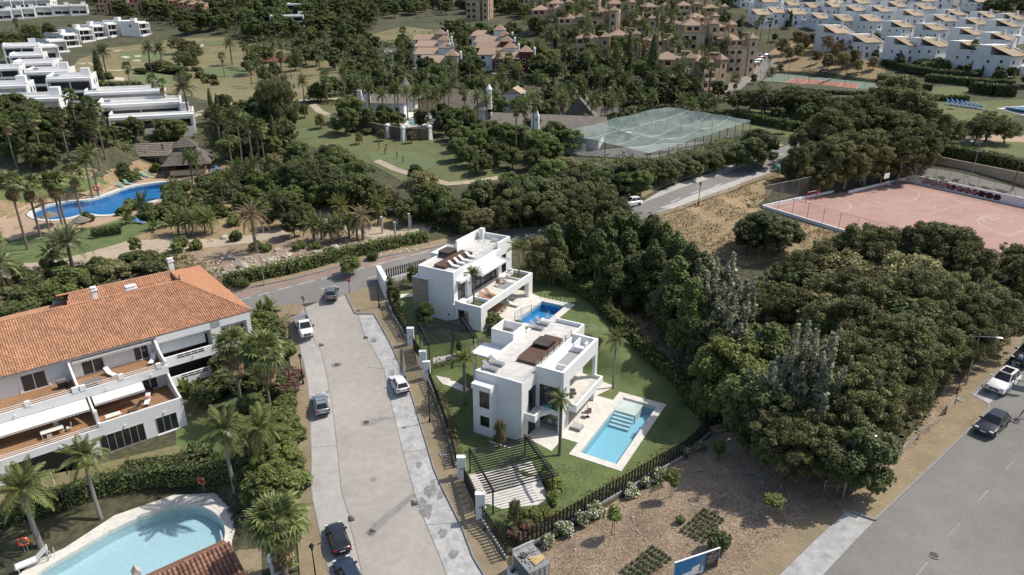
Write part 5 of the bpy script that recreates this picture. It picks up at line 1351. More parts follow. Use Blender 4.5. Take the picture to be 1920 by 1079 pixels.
def deftree(kind,n_var,make):
 TREE[kind]=[make(i)for i in range(n_var)]
def mk_broad(m,nl=13000,size=.17,R0=2.9,H=8.0,seed0=0,m2=None,f2=0.0,nlob=75,shape='round'):
 def f(i):
  s=seed0+i*17
  lob=lobe_set(s,nlob,R0,2.2,H-0.6,0.35,0.95,shape)
  return(H,[('trunk',trunk_mesh('trunk',m_bark,s,4.2,.19)),('crown',lobes_crown('crown',m,s,lob,nl,size,m2=m2,frac2=f2))])
 return f
deftree('broadleaf_tree',4,mk_broad(lf_dark,seed0=1))
deftree('evergreen_tree',4,mk_broad(lf_dark,nl=5500,size=.25,seed0=61,nlob=50))
deftree('bushy_tree',3,mk_broad(lf_dark,nl=5000,size=.26,seed0=261,nlob=50,m2=lf_mid,f2=.35))
deftree('green_tree',3,mk_broad(lf_mid,seed0=101))
deftree('bright_tree',2,mk_broad(lf_bright,seed0=131,m2=lf_yellow,f2=.3))
deftree('yellow_tree',2,mk_broad(lf_yellow,seed0=151,m2=lf_bright,f2=.5))
deftree('olive_tree',2,mk_broad(lf_olive,seed0=171,nl=9000,size=.15))
deftree('brown_tree',2,mk_broad(lf_brown,seed0=191,nl=4500,size=.15))
def mk_euca(i):
 s=300+i*13
 lob=lobe_set(s,170,3.5,2.0,9.8,0.25,0.72,'round',0.95)
 return(10.0,[('trunk',trunk_mesh('trunk',m_palebark,s,6.0,.22,7,1.5,.4)),('crown',lobes_crown('crown',lf_olive,s,lob,24000,.15,asp=.4,jit=.85,m2=lf_dark,frac2=.45))])
deftree('eucalyptus',4,mk_euca)
def mk_poplar(mat_,s0,n=15000,m2=None,f2=0,size=.165):
 def f(i):
  s=s0+i*11
  lob=lobe_set(s,64,2.5,1.5,10.6,0.4,.85,'cone',1.5)+[(0,0,10.4,.45,.45,.9),(0.3,.2,9.4,.6,.6,1.2),(-.4,.3,8.6,.7,.7,1.3)]
  return(11.3,[('trunk',trunk_mesh('trunk',m_palebark,s,9.0,.17,6,.9,.12)),('crown',lobes_crown('crown',mat_,s,lob,n,size,asp=.7,m2=m2,frac2=f2,jit=.6))])
 return f
deftree('poplar',3,mk_poplar(lf_mid,400,m2=lf_dark,f2=.4))
def mk_silver(i):
 s=500+i*7;rr=random.Random(s);lob=[]
 for k in range(9):
  a=rr.uniform(0,6.28);q=rr.uniform(0.2,2.2);top=rr.uniform(8,11.3)-q*.9
  for t in np.linspace(.2,1,9):
   w=.75*(1.05-t)+.16
   lob.append((q*math.cos(a)*(.5+.6*t)+rr.uniform(-.2,.2),q*math.sin(a)*(.5+.6*t)+rr.uniform(-.2,.2),1.2+(top-1.2)*t,w,w,.65))
 return(11.3,[('trunk',trunk_mesh('trunk',m_palebark,s,8.0,.15,6,.9,.12)),('crown',lobes_crown('crown',lf_silver,s,lob,9500,.16,asp=.75,jit=.9,m2=lf_olive,frac2=.22))])
deftree('silver_poplar',3,mk_silver)
def mk_pine(i):
 s=600+i*19
 lob=lobe_set(s,120,3.9,2.4,6.9,0.3,.72,'umbrella',0.8)
 return(7.4,[('trunk',trunk_mesh('trunk',m_bark,s,4.6,.22,8,2.8,.35)),('crown',lobes_crown('crown',lf_pine,s,lob,19000,.16,asp=.28,jit=.8,m2=lf_olive,frac2=.2))])
deftree('pine_tree',3,mk_pine)
def mk_cyp(i):
 s=700+i*23
 lob=[(0,0,.5+9.2*t,.25+.75*math.sin(math.pi*min(1,(.12+t*.88)))**.7,.25+.75*math.sin(math.pi*min(1,(.12+t*.88)))**.7,.7)for t in np.linspace(0,.98,16)]
 return(10.2,[('trunk',trunk_mesh('trunk',m_bark,s,2.0,.15,0,0,0.02)),('crown',lobes_crown('crown',lf_dark,s,lob,5000,.19,asp=.4,jit=.5))])
deftree('cypress',2,mk_cyp)
def mk_bush(m,s0,n=2600,m2=None,f2=0,size=.17):
 def f(i):
  s=s0+i*5;lob=lobe_set(s,12,0.9,0.35,1.45,.35,.65,'round')
  return(2.0,[('stems',trunk_mesh('stems',m_bark,s,.8,.05,5,.6,.1)),('foliage',lobes_crown('foliage',m,s,lob,n,size,m2=m2,frac2=f2))])
 return f
deftree('shrub',3,mk_bush(lf_mid,800));deftree('dark_shrub',3,mk_bush(lf_dark,830));deftree('light_shrub',2,mk_bush(lf_bright,860))
deftree('white_flower_bush',3,mk_bush(lf_hedge,890,n=2400,m2=lf_white,f2=.30,size=.13));deftree('olive_shrub',2,mk_bush(lf_olive,920));deftree('magenta_shrub',2,mk_bush(lf_hedge,950,m2=lf_pinkf,f2=.35,size=.14))
def mk_sap(i):
 s=980+i;lob=lobe_set(s,8,.45,1.5,2.5,.3,.5,'round')
 b=MB();b.tube((0,0,-.3),(0,0,1.9),.035,.025,6)
 st=MB();st.tube((.18,0,-.2),(.16,0,1.5),.022,n=5)
 return(2.8,[('trunk',b.mesh('trunk',m_bark)),('crown',lobes_crown('crown',lf_bright,s,lob,900,.13)),('stake',st.mesh('stake',m_teak))])
deftree('sapling',2,mk_sap)
def mk_tallsh(i):
 s=990+i;lob=[(math.cos(k*2.4)*.25,math.sin(k*2.4)*.25,.3+.22*k,.33,.33,.4)for k in range(12)]
 return(3.1,[('stems',trunk_mesh('stems',m_bark,s,1.6,.04,3,.4,.05)),('foliage',lobes_crown('foliage',lf_dark,s,lob,1800,.13))])
deftree('columnar_shrub',2,mk_tallsh)
COUNT={}
def tree(kind,label,loc,h,rz=None,wide=1.0,group=None,name=None,var=None):
 vs=TREE[kind];i=COUNT.get(kind,0);COUNT[kind]=i+1
 H,parts=vs[(i if var is None else var)%len(vs)]
 s=h/H
 t=thing(name or kind,label,{'shrub':'shrub','dark_shrub':'shrub','light_shrub':'shrub','olive_shrub':'shrub','white_flower_bush':'bush','magenta_shrub':'bush','columnar_shrub':'shrub','sapling':'sapling'}.get(kind,'tree'),loc,random.uniform(0,6.28)if rz is None else rz,group,(s*wide,s*wide,s))
 for nm,me in parts:inst(nm,me,t)
 return t
 # ---------------- palms
def frond_feather(seed,Ln=2.7,droop=1.0,nl=20,wl=.62,m=None):
 rr=random.Random(seed);V=[];F=[]
 pts=[]
 for i in range(nl+1):
  t=i/nl
  pts.append(Vector((Ln*t*(1-.12*t*droop),0,Ln*(.32*t-.55*droop*t*t))))
 def q(ps):
  k=len(V);V.extend([tuple(p)for p in ps]);F.append(tuple(range(k,k+len(ps))))
 for i in range(nl):
  q([pts[i]+Vector((0,.025,0)),pts[i+1]+Vector((0,.018,0)),pts[i+1]-Vector((0,.018,0)),pts[i]-Vector((0,.025,0))])
 for i in range(2,nl+1):
  t=i/nl;l=wl*math.sin(math.pi*min(1,.18+.78*t))**.7*rr.uniform(.85,1.1)
  for s in(-1,1):
   b0=pts[i];fw=Vector((.42,s*.85,-.28-.25*rr.random())).normalized()
   e=b0+fw*l+Vector((0,0,-.12*l));mid=b0+fw*l*.5+Vector((0,0,.02))
   w=Vector((.045,-s*.01,0))*1.3
   q([b0-w*.6,mid-w,e,mid+w])
 return np.array(V),F
def frond_fan(seed,pet=.95,r=.85,seg=13,m=None,droop=.5):
 rr=random.Random(seed);V=[];F=[]
 def q(ps):
  k=len(V);V.extend([tuple(p)for p in ps]);F.append(tuple(range(k,k+len(ps))))
 c=Vector((pet,0,pet*.1))
 q([Vector((0,.025,0)),Vector((0,-.025,0)),c-Vector((0,.018,0)),c+Vector((0,.018,0))])
 for i in range(seg):
  a=R(-115+230*i/(seg-1));l=r*rr.uniform(.85,1.1)*(1-.18*abs(a)/2)
  d=Vector((math.cos(a),math.sin(a),0));n=Vector((-math.sin(a),math.cos(a),0))
  z=.10*math.cos(a*1.5)
  mid=c+d*l*.6+Vector((0,0,z-.05*droop));e=c+d*l+Vector((0,0,z-.32*droop*rr.uniform(.6,1.3)))
  w=n*l*.105
  q([c,mid-w+Vector((0,0,-.04)),e,mid+w+Vector((0,0,.02))])
 return np.array(V),F
def me_from(name,V,F,m):
 me=bpy.data.meshes.new(name);me.from_pydata(V.tolist(),[],F);me.materials.append(m);me.update();return me
FEA=[frond_feather(i,droop=d)for i,d in enumerate((.55,.95,1.35))]
FAN=[frond_fan(i,droop=d)for i,d in enumerate((.4,.8,1.3))]
DEADF=[frond_feather(40+i,Ln=2.9,droop=d,nl=16,wl=.38)for i,d in enumerate((.9,1.5))]
FM={}
def frond_mesh(kind,v,m):
 key=(kind,v,m.name)
 if key not in FM:
  src={'feather':FEA,'fan':FAN,'dead':DEADF}[kind][v]
  FM[key]=me_from('frond',src[0],src[1],m)
 return FM[key]
def frond_pose(i,n,elev_hi,elev_lo,rr):
 t=(i+.5)/n;el=elev_hi+(elev_lo-elev_hi)*t**.85+rr.uniform(-6,6)
 az=i*2.39996+rr.uniform(-.2,.2)
 return R(el),az,t
def palm_trunk(h,r0,r1,m,seed,bend=.3,rings=True):
 rr=random.Random(seed);b=MB();ps=[];rs=[]
 n=9;ax,ay=rr.uniform(-bend,bend),rr.uniform(-bend,bend)
 for i in range(n+1):
  t=i/n;ps.append(Vector((ax*(t*t-t)*1.6,ay*(t*t-t)*1.6,-.5+(h+.5)*t)));rs.append((r0*(1-t)+r1*t)*(1.25 if i==0 else 1)*(1+rr.uniform(-.04,.04)))
 b.path(ps,rs,8)
 return b.mesh('trunk',m,smooth=True)
def palm(kind,label,loc,h,n=34,fscale=1.0,m=None,trunk_m=None,tr=(.22,.16),skirt=0.0,near=True,group=None,seed=0,hi=78,lo=-30,name=None):
 rr=random.Random(seed*7+3)
 m=m or(lf_palm if kind=='fan' else lf_palml)
 t=thing(name or(kind+'_palm' if kind!='dead' else 'dead_palm'),label,'palm tree',loc,rr.uniform(0,6.28),group)
 inst('trunk',palm_trunk(h,tr[0],tr[1],trunk_m or m_palmbark,seed),t)
 for i in range(n):
  el,az,f=frond_pose(i,n,hi,lo,rr)
  v=min(2 if kind!='dead' else 1,int(f*(3 if kind!='dead' else 2)))
  sc=fscale*rr.uniform(.88,1.1)*(.72+.28*min(1,f*2.2))
  inst('frond',frond_mesh(kind,v,m),t,(0,0,h-.1*f),rot=Matrix.Rotation(az,3,'Z').to_euler()if False else(Matrix.Rotation(az,4,'Z')@Matrix.Rotation(-el,4,'Y')).to_euler(),scale=sc)
 if skirt:
  k=int(26*skirt)
  for i in range(k):
   az=i*2.39996;el=R(-62-20*rr.random())
   inst('dead_frond',frond_mesh('fan',2,lf_dead),t,(0,0,h-.15-rr.random()*1.3*skirt),rot=(Matrix.Rotation(az,4,'Z')@Matrix.Rotation(-el,4,'Y')).to_euler(),scale=fscale*rr.uniform(.75,1.0))
 return t
def crown_join(kind,seed,n,m,fscale,hi=78,lo=-35,skirt=0):
 rr=random.Random(seed);VV=[];FF=[];MI=[];k=0
 src=FEA if kind=='feather' else FAN
 items=[]
 for i in range(n):
  el,az,f=frond_pose(i,n,hi,lo,rr);items.append((el,az,min(2,int(f*3)),fscale*rr.uniform(.85,1.1),0.0,0))
 for i in range(skirt):
  items.append((R(-60-22*rr.random()),i*2.4,2,fscale*.85,-.2-rr.random()*1.1,1))
 for el,az,v,sc,dz,mi in items:
  V,F=src[v]
  M=np.array(Matrix.Rotation(az,3,'Z')@Matrix.Rotation(-el,3,'Y'))
  W=(V*sc)@M.T;W[:,2]+=dz
  VV.append(W);FF+=[tuple(k+j for j in f)for f in F];MI+=[mi]*len(F);k+=len(W)
 me=bpy.data.meshes.new('crown');me.from_pydata(np.concatenate(VV).tolist(),[],FF)
 me.materials.append(m);me.materials.append(lf_dead);me.polygons.foreach_set('material_index',MI);me.update()
 return me
PC={'fan_palm':[crown_join('fan',11+i,26,lf_palm,1.15,skirt=10)for i in range(3)],'feather_palm':[crown_join('feather',31+i,24,lf_palm,.95)for i in range(3)],'date_palm':[crown_join('feather',51+i,34,lf_palmg,1.35,hi=80,lo=-25)for i in range(2)],'light_palm':[crown_join('feather',71+i,20,lf_yellow,.8)for i in range(2)]}
PT={}
def farpalm(kind,label,loc,h,group=None,s=1.0):
 i=COUNT.get(kind,0);COUNT[kind]=i+1
 t=thing(kind,label,'palm tree',loc,random.uniform(0,6.28),group,(s,s,s))
 hh=round(h*2)/2
 key=(kind,hh)
 if key not in PT:PT[key]=palm_trunk(hh,.2 if kind!='date_palm' else.32,.13 if kind!='date_palm' else.26,m_palmbark,i,.5)
 inst('trunk',PT[key],t);inst('crown',PC[kind][i%len(PC[kind])],t,(0,0,hh))
 return t
 # ---------------- clumps of big-leaved plants (banana, strelitzia)
def blade(Ln,w,droop,n=5):
 V=[];F=[]
 for i in range(n+1):
  t=i/n;x=Ln*t*(1-.15*droop*t);z=Ln*(.55*t-.55*droop*t*t);ww=w*math.sin(math.pi*min(1,.08+.9*t))**.6*.5
  V+=[(x,ww,z+ww*.25),(x,0,z),(x,-ww,z+ww*.25)]
  if i:k=3*(i-1);F+=[(k,k+1,k+4,k+3),(k+1,k+2,k+5,k+4)]
 return np.array(V),F
BLD=[me_from('leaf',*blade(1.7,.5,d),lf_mid)for d in(.3,.8,1.3)]
def big_leaf_plant(label,loc,s=1.0,n=16,group=None,h=.6):
 t=thing('banana_plant',label,'plant',loc,random.uniform(0,6.28),group,s)
 b=MB()
 for k in range(4):a=k*1.6;b.tube((.15*math.cos(a),.15*math.sin(a),-.3),(.3*math.cos(a),.3*math.sin(a),h),.08,.05,6)
 b.build('stems',m_bark,t)
 rr=random.Random(int(loc[0]*10))
 for i in range(n):
  el,az,f=frond_pose(i,n,75,5,rr)
  inst('leaf',BLD[min(2,int(f*3))],t,(.2*math.cos(az),.2*math.sin(az),h*rr.uniform(.8,1.1)),rot=(Matrix.Rotation(az,4,'Z')@Matrix.Rotation(-el,4,'Y')).to_euler(),scale=rr.uniform(.8,1.15))
 return t
 # ---------------- hedges
def hedge(label,pts,w,h,m=None,dens=22,size=.13,m2=None,f2=0,rough=.12,name='hedge',cat='hedge',solid=True,h_end=None):
 m=m or lf_hedge
 pts=[Vector(p)for p in pts];o=pts[0]
 rng=np.random.default_rng(int(abs(o.x)*13+abs(o.y)*7));P_=[];N_=[]
 core=MB()
 for p,q in zip(pts,pts[1:]):
  d=q-p;Ln=Vector((d.x,d.y)).length;u=Vector((d.x,d.y,0)).normalized();v=Vector((-u.y,u.x,0))
  area=Ln*(w+2*h);n=int(area*dens)
  a=rng.random(n);c=rng.random(n)*(w+2*h)
  side=np.where(c<h,0,np.where(c<h+w,1,2))
  off=np.where(side==0,-w/2,np.where(side==2,w/2,c-h-w/2));z=np.where(side==1,h,np.where(side==0,c,c-h-w))
  bul=rng.normal(size=n)*rough
  wob=0.12*np.sin(a*Ln*1.9+o.x)+0.08*np.sin(a*Ln*4.3)
  off=off*(1+wob*.6)+np.where(side==1,0,np.sign(off)*bul);z=z+np.where(side==1,bul+wob,0)
  base=np.array(p-o)[None]+a[:,None]*np.array(d)[None]
  pos=base+off[:,None]*np.array(v)[None];pos[:,2]+=z
  nr=np.where((side==1)[:,None],np.array([0,0,1.0])[None],np.sign(off)[:,None]*np.array(v)[None])+rng.normal(size=(n,3))*.55
  P_.append(pos);N_.append(nr/np.linalg.norm(nr,axis=1)[:,None])
  a0,a1=p-o,q-o;hv=v*(w*.40)
  lo=[a0+hv,a1+hv,a1-hv,a0-hv];hi=[x+Vector((0,0,h*.90))for x in lo];lo=[x-Vector((0,0,.4))for x in lo]
  core.face(hi)
  for i in range(4):j=(i+1)%4;core.face([lo[i],lo[j],hi[j],hi[i]])
 pos=np.concatenate(P_);nr=np.concatenate(N_);n=len(pos)
 V=cards(pos,nr,size*rng.uniform(.6,1.3,n),.65,rng)
 t=thing(name,label,cat,o)
 if solid:core.build('stems',m_hedgecore,t)
 f=inst('foliage',card_mesh('foliage',V,[m,m2]if m2 else m,(rng.random(n)<f2)if m2 else None),t)
 return t
m_hedgecore=mat('twigs',(0.022,0.028,0.012),rough=.95,var=.3)
def undergrowth(name,poly_px,dens,size,m,hmax=.6,clump=True,m2=None,f2=0,poly=None,cap=60000):
 poly=poly or SP(*poly_px)
 xs=[p[0]for p in poly];ys=[p[1]for p in poly]
 rng=np.random.default_rng(len(poly)+int(abs(xs[0])))
 A_=(max(xs)-min(xs))*(max(ys)-min(ys));n=min(int(A_*dens),cap*3)
 x=rng.uniform(min(xs),max(xs),n);y=rng.uniform(min(ys),max(ys),n)
 ok=inpoly(x,y,poly)
 f=np.sin(x*.9+1.3)*np.cos(y*.8)+np.sin(x*.33+y*.41)+.5*np.sin(x*2.1-y*1.7)
 ok&=f>-.3+rng.normal(size=n)*.35
 x=x[ok][:cap];y=y[ok][:cap];f=f[ok][:cap];n=len(x)
 z=Gv(x,y)+.04+rng.random(n)**1.5*hmax*np.clip(.4+f*.5,.2,1.4)
 nr=rng.normal(size=(n,3))*.7;nr[:,2]+=.8;nr/=np.linalg.norm(nr,axis=1)[:,None]
 V=cards(np.stack([x,y,z],1),nr,size*rng.uniform(.5,1.3,n),.6,rng)
 o=inst(name,card_mesh(name,V,[m,m2]if m2 else m,(rng.random(n)<f2)if m2 else None));o['kind']='stuff'
 return o
 # ------------------------------------------------------------------ planting
ADJ={'broadleaf_tree':'dark green tree','bushy_tree':'dark bushy tree','evergreen_tree':'bushy evergreen tree','green_tree':'mid green tree','bright_tree':'bright green leafy tree','yellow_tree':'yellow green leafy tree','olive_tree':'grey green olive tree','brown_tree':'brown dried-out tree','eucalyptus':'olive drab eucalyptus','poplar':'tall green poplar','silver_poplar':'silvery grey poplar','pine_tree':'dark spreading pine','cypress':'slim dark cypress','shrub':'green shrub','dark_shrub':'dark green shrub','light_shrub':'light green shrub','olive_shrub':'grey green shrub','white_flower_bush':'round white flowering bush','magenta_shrub':'magenta flowering shrub','columnar_shrub':'narrow upright dark shrub','sapling':'staked young tree','fan_palm':'fan palm','feather_palm':'feather palm','date_palm':'broad date palm','light_palm':'yellowish small palm'}
PLN=[]
def plan(zone,kind,loc,h,wide=1.0,group=None):PLN.append((zone,kind,loc,h,wide,group))
def tops(zone,kind,lst,wide=1.0):
 for q in lst:
  px,py,h=q[:3];plan(zone,kind,S(px,py,h),h,q[3]if len(q)>3 else wide)
def bases(zone,kind,lst,wide=1.0):
 for q in lst:plan(zone,kind,S(q[0],q[1]),q[2],q[3]if len(q)>3 else wide)
def fill(zone,poly_px,spacing,kinds,hr,seed,avoid=(),jitter=.45,wide=(.9,1.15),poly=None):
 poly=poly or SP(*poly_px);rr=random.Random(seed)
 xs=[p[0]for p in poly];ys=[p[1]for p in poly]
 X=np.arange(min(xs),max(xs),spacing);Y=np.arange(min(ys),max(ys),spacing*.87)
 for j,y in enumerate(Y):
  for x in X:
   xx=x+(spacing/2 if j%2 else 0)+rr.uniform(-jitter,jitter)*spacing;yy=y+rr.uniform(-jitter,jitter)*spacing
   if not inpoly(np.array([xx]),np.array([yy]),poly)[0]:continue
   if any(inpoly(np.array([xx]),np.array([yy]),a)[0]for a in avoid):continue
   k=rr.choices([a for a,_ in kinds],[b for _,b in kinds])[0]
   plan(zone,k,(xx,yy,G(xx,yy)),rr.uniform(*hr)*(.8 if k in('light_palm',)else 1),rr.uniform(*wide))
W1='in the wood right of the villas'
tops(W1,'poplar',[(1040,418,10),(1078,402,11),(1100,398,11),(1135,396,12),(1165,392,12),(1192,398,12),(1222,402,12),(1250,416,12),(1272,432,12),(1300,452,12),(1322,470,11.5),(1340,492,11),(1180,425,11),(1120,430,10.5),(1230,450,11.5),(1270,480,11.5),(1305,520,11),(1150,455,10)],1.15)
tops(W1,'silver_poplar',[(1362,470,12.5),(1385,498,12.5),(1350,500,12),(1400,535,12),(1335,505,11.5),(1408,575,11.5),(1372,545,12),(1325,480,11.5)],1.25)
tops(W1,'olive_tree',[(1010,440,7),(1030,455,7),(995,470,5.5)],1.0)
tops(W1,'broadleaf_tree',[(1205,470,9),(1275,515,9),(1318,560,8),(1350,600,8.5),(1370,625,8)],1.1)
tops(W1,'yellow_tree',[(1385,632,9.5),(1352,650,8.5),(1400,665,8)],1.05)
W2='in the wood below the sports court'
tops(W2,'eucalyptus',[(1478,492,10),(1512,470,11),(1552,452,11),(1590,436,11.5),(1622,418,12.5),(1650,432,12),(1672,430,12),(1742,420,12.5),(1770,418,12.5),(1798,428,12),(1822,448,11),(1545,520,10.5),(1600,505,11),(1650,520,11.5),(1700,505,11.5),(1745,500,11.5),(1560,565,10.5),(1610,560,11),(1660,585,11),(1710,590,11),(1748,575,10),(1590,625,10),(1640,640,10.5),(1668,640,9.5),(1500,545,10),(1460,540,9.5),(1625,690,10),(1630,690,9.5),(1652,668,9.5),(1702,640,9.5),(1430,530,8.5),(1905,455,9.5),(1916,480,9),(1615,735,8.5),(1640,718,8.5)],1.0)
tops(W2,'green_tree',[(1530,500,10),(1475,520,9),(1570,590,9.5),(1725,560,10.5),(1450,600,9.5),(1580,690,9)],1.1)
tops(W2,'olive_tree',[(1545,545,9.5),(1670,545,10),(1600,470,11),(1715,470,11),(1430,560,8.5)],1.15)
tops(W2,'pine_tree',[(1825,515,8.5,1.15),(1858,535,8,1.1),(1790,540,8.5),(1880,560,6),(1800,580,7.5),(1835,580,6.5)],1.05)
tops(W2,'silver_poplar',[(1508,596,14,.95),(1540,590,14.5,.95),(1572,622,13,.9),(1482,640,12.5,.9),(1555,640,13,.9),(1525,640,12.5,.9)],1.0)
tops(W2,'broadleaf_tree',[(1440,398,6.5,1.6),(1470,410,6,1.5),(1410,412,5.5,1.4),(1440,690,9),(1460,720,8.5),(1620,790,7.5)],1.1)
tops('at the edge of the stony lot','pine_tree',[(1535,765,7.6,1.15),(1490,782,6.8,1.1),(1565,795,6.4,1.0)],1.1)
tops('at the edge of the stony lot','green_tree',[(1345,690,6.5),(1420,745,6.5),(1398,705,7.5)],1.0)
W3='in the thicket behind the cross street'
bandp=[(500,345),(560,322),(660,345),(720,380),(800,394),(900,396),(985,382),(1060,345),(1150,356),(1180,374),(1100,398),(960,424),(860,430),(810,426),(720,408),(640,384),(560,374)]
fill(W3,bandp,4.8,[('broadleaf_tree',5),('green_tree',3),('olive_tree',2),('eucalyptus',1.2)],(5.5,8.5),11,wide=(1.0,1.35))
tops(W3,'olive_tree',[(905,388,5.5,1.2),(935,384,5.5,1.2),(880,395,5,1.2)])
tops(W3,'broadleaf_tree',[(575,296,7.5),(610,300,8),(645,306,8),(680,325,7),(705,345,6),(545,305,7),(590,318,7),(630,325,7),(830,368,5.5),(870,372,5.5),(760,372,5)],1.2)
tops(W3,'pine_tree',[(1110,345,8.5,1.2),(1075,362,8,1.2),(1140,365,7.5,1.1),(975,350,8,1.1)])
W4='along the back road below the netted cage'
tops(W4,'broadleaf_tree',[(1010,312,6),(1040,318,6),(1075,316,6),(1100,310,5.5),(1130,312,6),(1160,306,6),(1190,300,6),(1215,298,5.5),(1240,298,5),(1262,296,5),(1285,292,4.6),(1310,288,4.6),(1335,284,4.6),(1360,278,4.6),(1390,268,6),(1412,256,7.5,1.1),(1436,248,7.5,1.1),(1422,240,7)],1.25)
tops(W4,'green_tree',[(1055,330,5.5),(1115,328,5.5),(1175,320,5),(1205,318,5),(1250,308,4.4),(1300,300,4.2),(1346,292,4),(985,325,6),(960,320,6)],1.3)
W5='between the back road and the sports court'
tops(W5,'eucalyptus',[(1690,142,17,1.2),(1660,160,16,1.1),(1720,165,16,1.1),(1740,190,14),(1620,178,15,1.1),(1585,190,14),(1560,205,13),(1650,200,14),(1690,205,14),(1700,240,12),(1640,240,12),(1600,245,12),(1570,255,11),(1735,235,11),(1515,235,9),(1530,265,8.5),(1500,275,8),(1545,300,7)],1.15)
tops(W5,'olive_tree',[(1510,305,5.5),(1535,318,4.5)])
W6='on the right-hand pool lawn'
tops(W6,'pine_tree',[(1862,208,7.5,1.15),(1840,222,6.5),(1790,222,7,1.1),(1775,215,6.5),(1895,225,6)],1.05)
W7='in the row below the tennis court'
tops(W7,'pine_tree',[(1385,168,7),(1410,166,7),(1440,166,7.5),(1465,170,7),(1490,160,8),(1520,168,7.5),(1540,172,7),(1570,178,7)],1.15)
tops(W7,'date_palm',[(1432,178,6.5)])
CLUBROOF=SP((880,190),(1110,205),(1120,300),(930,300))
F6='around the thatched clubhouse'
fill(F6,[(560,190),(650,175),(760,165),(900,170),(1040,190),(1160,175),(1290,175),(1340,205),(1250,215),(1090,240),(1060,205),(880,185),(790,200),(700,185),(620,200)],7.6,[('evergreen_tree',4),('green_tree',3),('feather_palm',3),('fan_palm',2.5),('light_palm',.8)],(5,8.5),21,wide=(1,1.3))
tops(F6,'feather_palm',[(668,152,9),(692,168,8),(716,178,8),(738,170,8),(762,172,8),(776,175,8.5),(800,165,8.5),(820,172,8),(842,168,8),(852,150,9),(690,155,9)])
tops(F6,'fan_palm',[(968,198,11),(985,196,12),(1002,188,12.5),(1020,150,10),(1072,168,10),(1095,172,9),(940,150,9),(1120,180,8),(870,172,8),(1055,190,9)])
tops(F6,'green_tree',[(655,175,8),(645,200,7),(880,210,6),(870,235,6),(900,240,6.5),(860,255,5.5),(925,235,6.5),(930,262,5.5),(1010,240,7),(1030,255,6.5),(880,270,5),(905,285,4.5),(960,275,5),(1000,278,5),(1040,225,7)],1.25)
tops(F6,'olive_tree',[(672,248,3,1.0),(716,242,3),(770,246,3),(850,240,4),(890,300,3.5)],1.0)
tops(F6,'dark_shrub',[(660,235,1.6,1.6),(690,240,1.6,1.6)])
tops(F6,'evergreen_tree',[(690,200,6),(720,196,5.5),(835,205,6.5),(850,222,5.5),(790,205,5),(1000,215,7),(1035,205,7),(1060,215,6.5),(1100,212,6),(1130,222,5.5),(1155,208,6.5),(1185,198,7),(1030,185,7),(980,175,7),(930,170,7.5),(900,165,7)],1.2)
tops(F6,'green_tree',[(895,228,6),(918,222,6),(945,228,6),(975,232,6.5),(1050,232,6.5),(1075,240,6),(845,198,6),(828,192,6),(872,195,6.5),(745,208,4.5),(715,205,5)],1.25)
tops(F6,'feather_palm',[(895,182,9),(912,190,9),(1042,178,9.5),(1058,186,9),(815,178,9),(832,172,9),(785,172,9),(745,165,9),(1110,190,8)])
tops(F6,'feather_palm',[(1200,175,8),(1225,180,8),(1280,190,8),(1300,195,7.5),(1320,192,7.5),(1340,195,7),(1150,190,8),(905,150,9),(925,158,9)])
tops('standing alone beside the golf path','broadleaf_tree',[(778,308,4.2,1.1)])
T1='around the pyramid-roofed townhouses'
AV1=[SP((770,70),(860,70),(870,150),(770,150)),SP((880,60),(990,60),(995,145),(885,145)),SP((705,85),(750,85),(745,150),(700,150))]
fill(T1,[(645,175),(640,110),(690,85),(780,100),(880,60),(960,85),(1040,140),(1000,180),(880,165),(760,165)],8,[('evergreen_tree',5),('green_tree',2),('feather_palm',2),('fan_palm',2.5),('light_palm',.7)],(5.5,9),31,avoid=AV1,wide=(1,1.3))
tops(T1,'green_tree',[(960,62,8,1.3),(985,70,8,1.3),(1010,78,8,1.3),(1030,90,8,1.3),(1010,100,8,1.3),(1040,110,8,1.3),(960,40,8,1.3),(930,45,8,1.3),(900,40,8,1.3),(865,35,8,1.3),(840,35,8,1.3),(985,88,7,1.3)])
tops(T1,'fan_palm',[(755,58,11),(862,62,11),(875,68,11),(640,42,10)])
T2='between the ochre apartment blocks'
fill(T2,[(1000,60),(1060,140),(1160,190),(1300,190),(1350,150),(1400,90),(1400,60),(1300,20),(1100,10),(960,20)],9,[('bushy_tree',3),('green_tree',2),('feather_palm',2),('fan_palm',4),('date_palm',.8)],(5.5,9.5),41,wide=(.9,1.2))
tops(T2,'evergreen_tree',[(1235,150,7,1.2),(1270,160,7,1.2),(1300,168,6.5,1.2),(1325,172,6,1.2),(1350,150,6,1.1),(1205,150,7,1.2),(1170,140,7,1.2),(1240,130,7),(1290,140,7),(1140,130,7),(1100,130,7),(1080,110,7),(1345,128,5)])
tops(T2,'fan_palm',[(1252,140,10),(1276,130,11),(1318,118,10),(1334,128,9),(1215,110,10),(1160,100,10),(1105,100,9),(1060,90,9),(1380,150,6)])
tops(T2,'cypress',[(1183,58,15,1.0),(1229,62,18,1.0),(1042,30,14,1.0),(953,42,10),(1204,32,10)])
tops(T2,'date_palm',[(1362,84,9),(1282,128,8),(1275,92,8)])
tops(T2,'fan_palm',[(1232,26,15),(1190,35,12),(1260,28,11),(1140,98,9),(1100,70,9),(1080,60,9),(1310,100,8),(1295,102,8),(1430,35,10),(1445,40,10),(1420,45,9)])
fill('on the hillside above the golf course',[(330,75),(300,50),(180,20),(160,0),(330,5),(480,0),(700,0),(720,30),(690,70),(640,95),(560,85),(480,80),(420,60)],10.5,[('bushy_tree',6),('green_tree',2),('fan_palm',1.5)],(6,10),51,wide=(1.1,1.5))
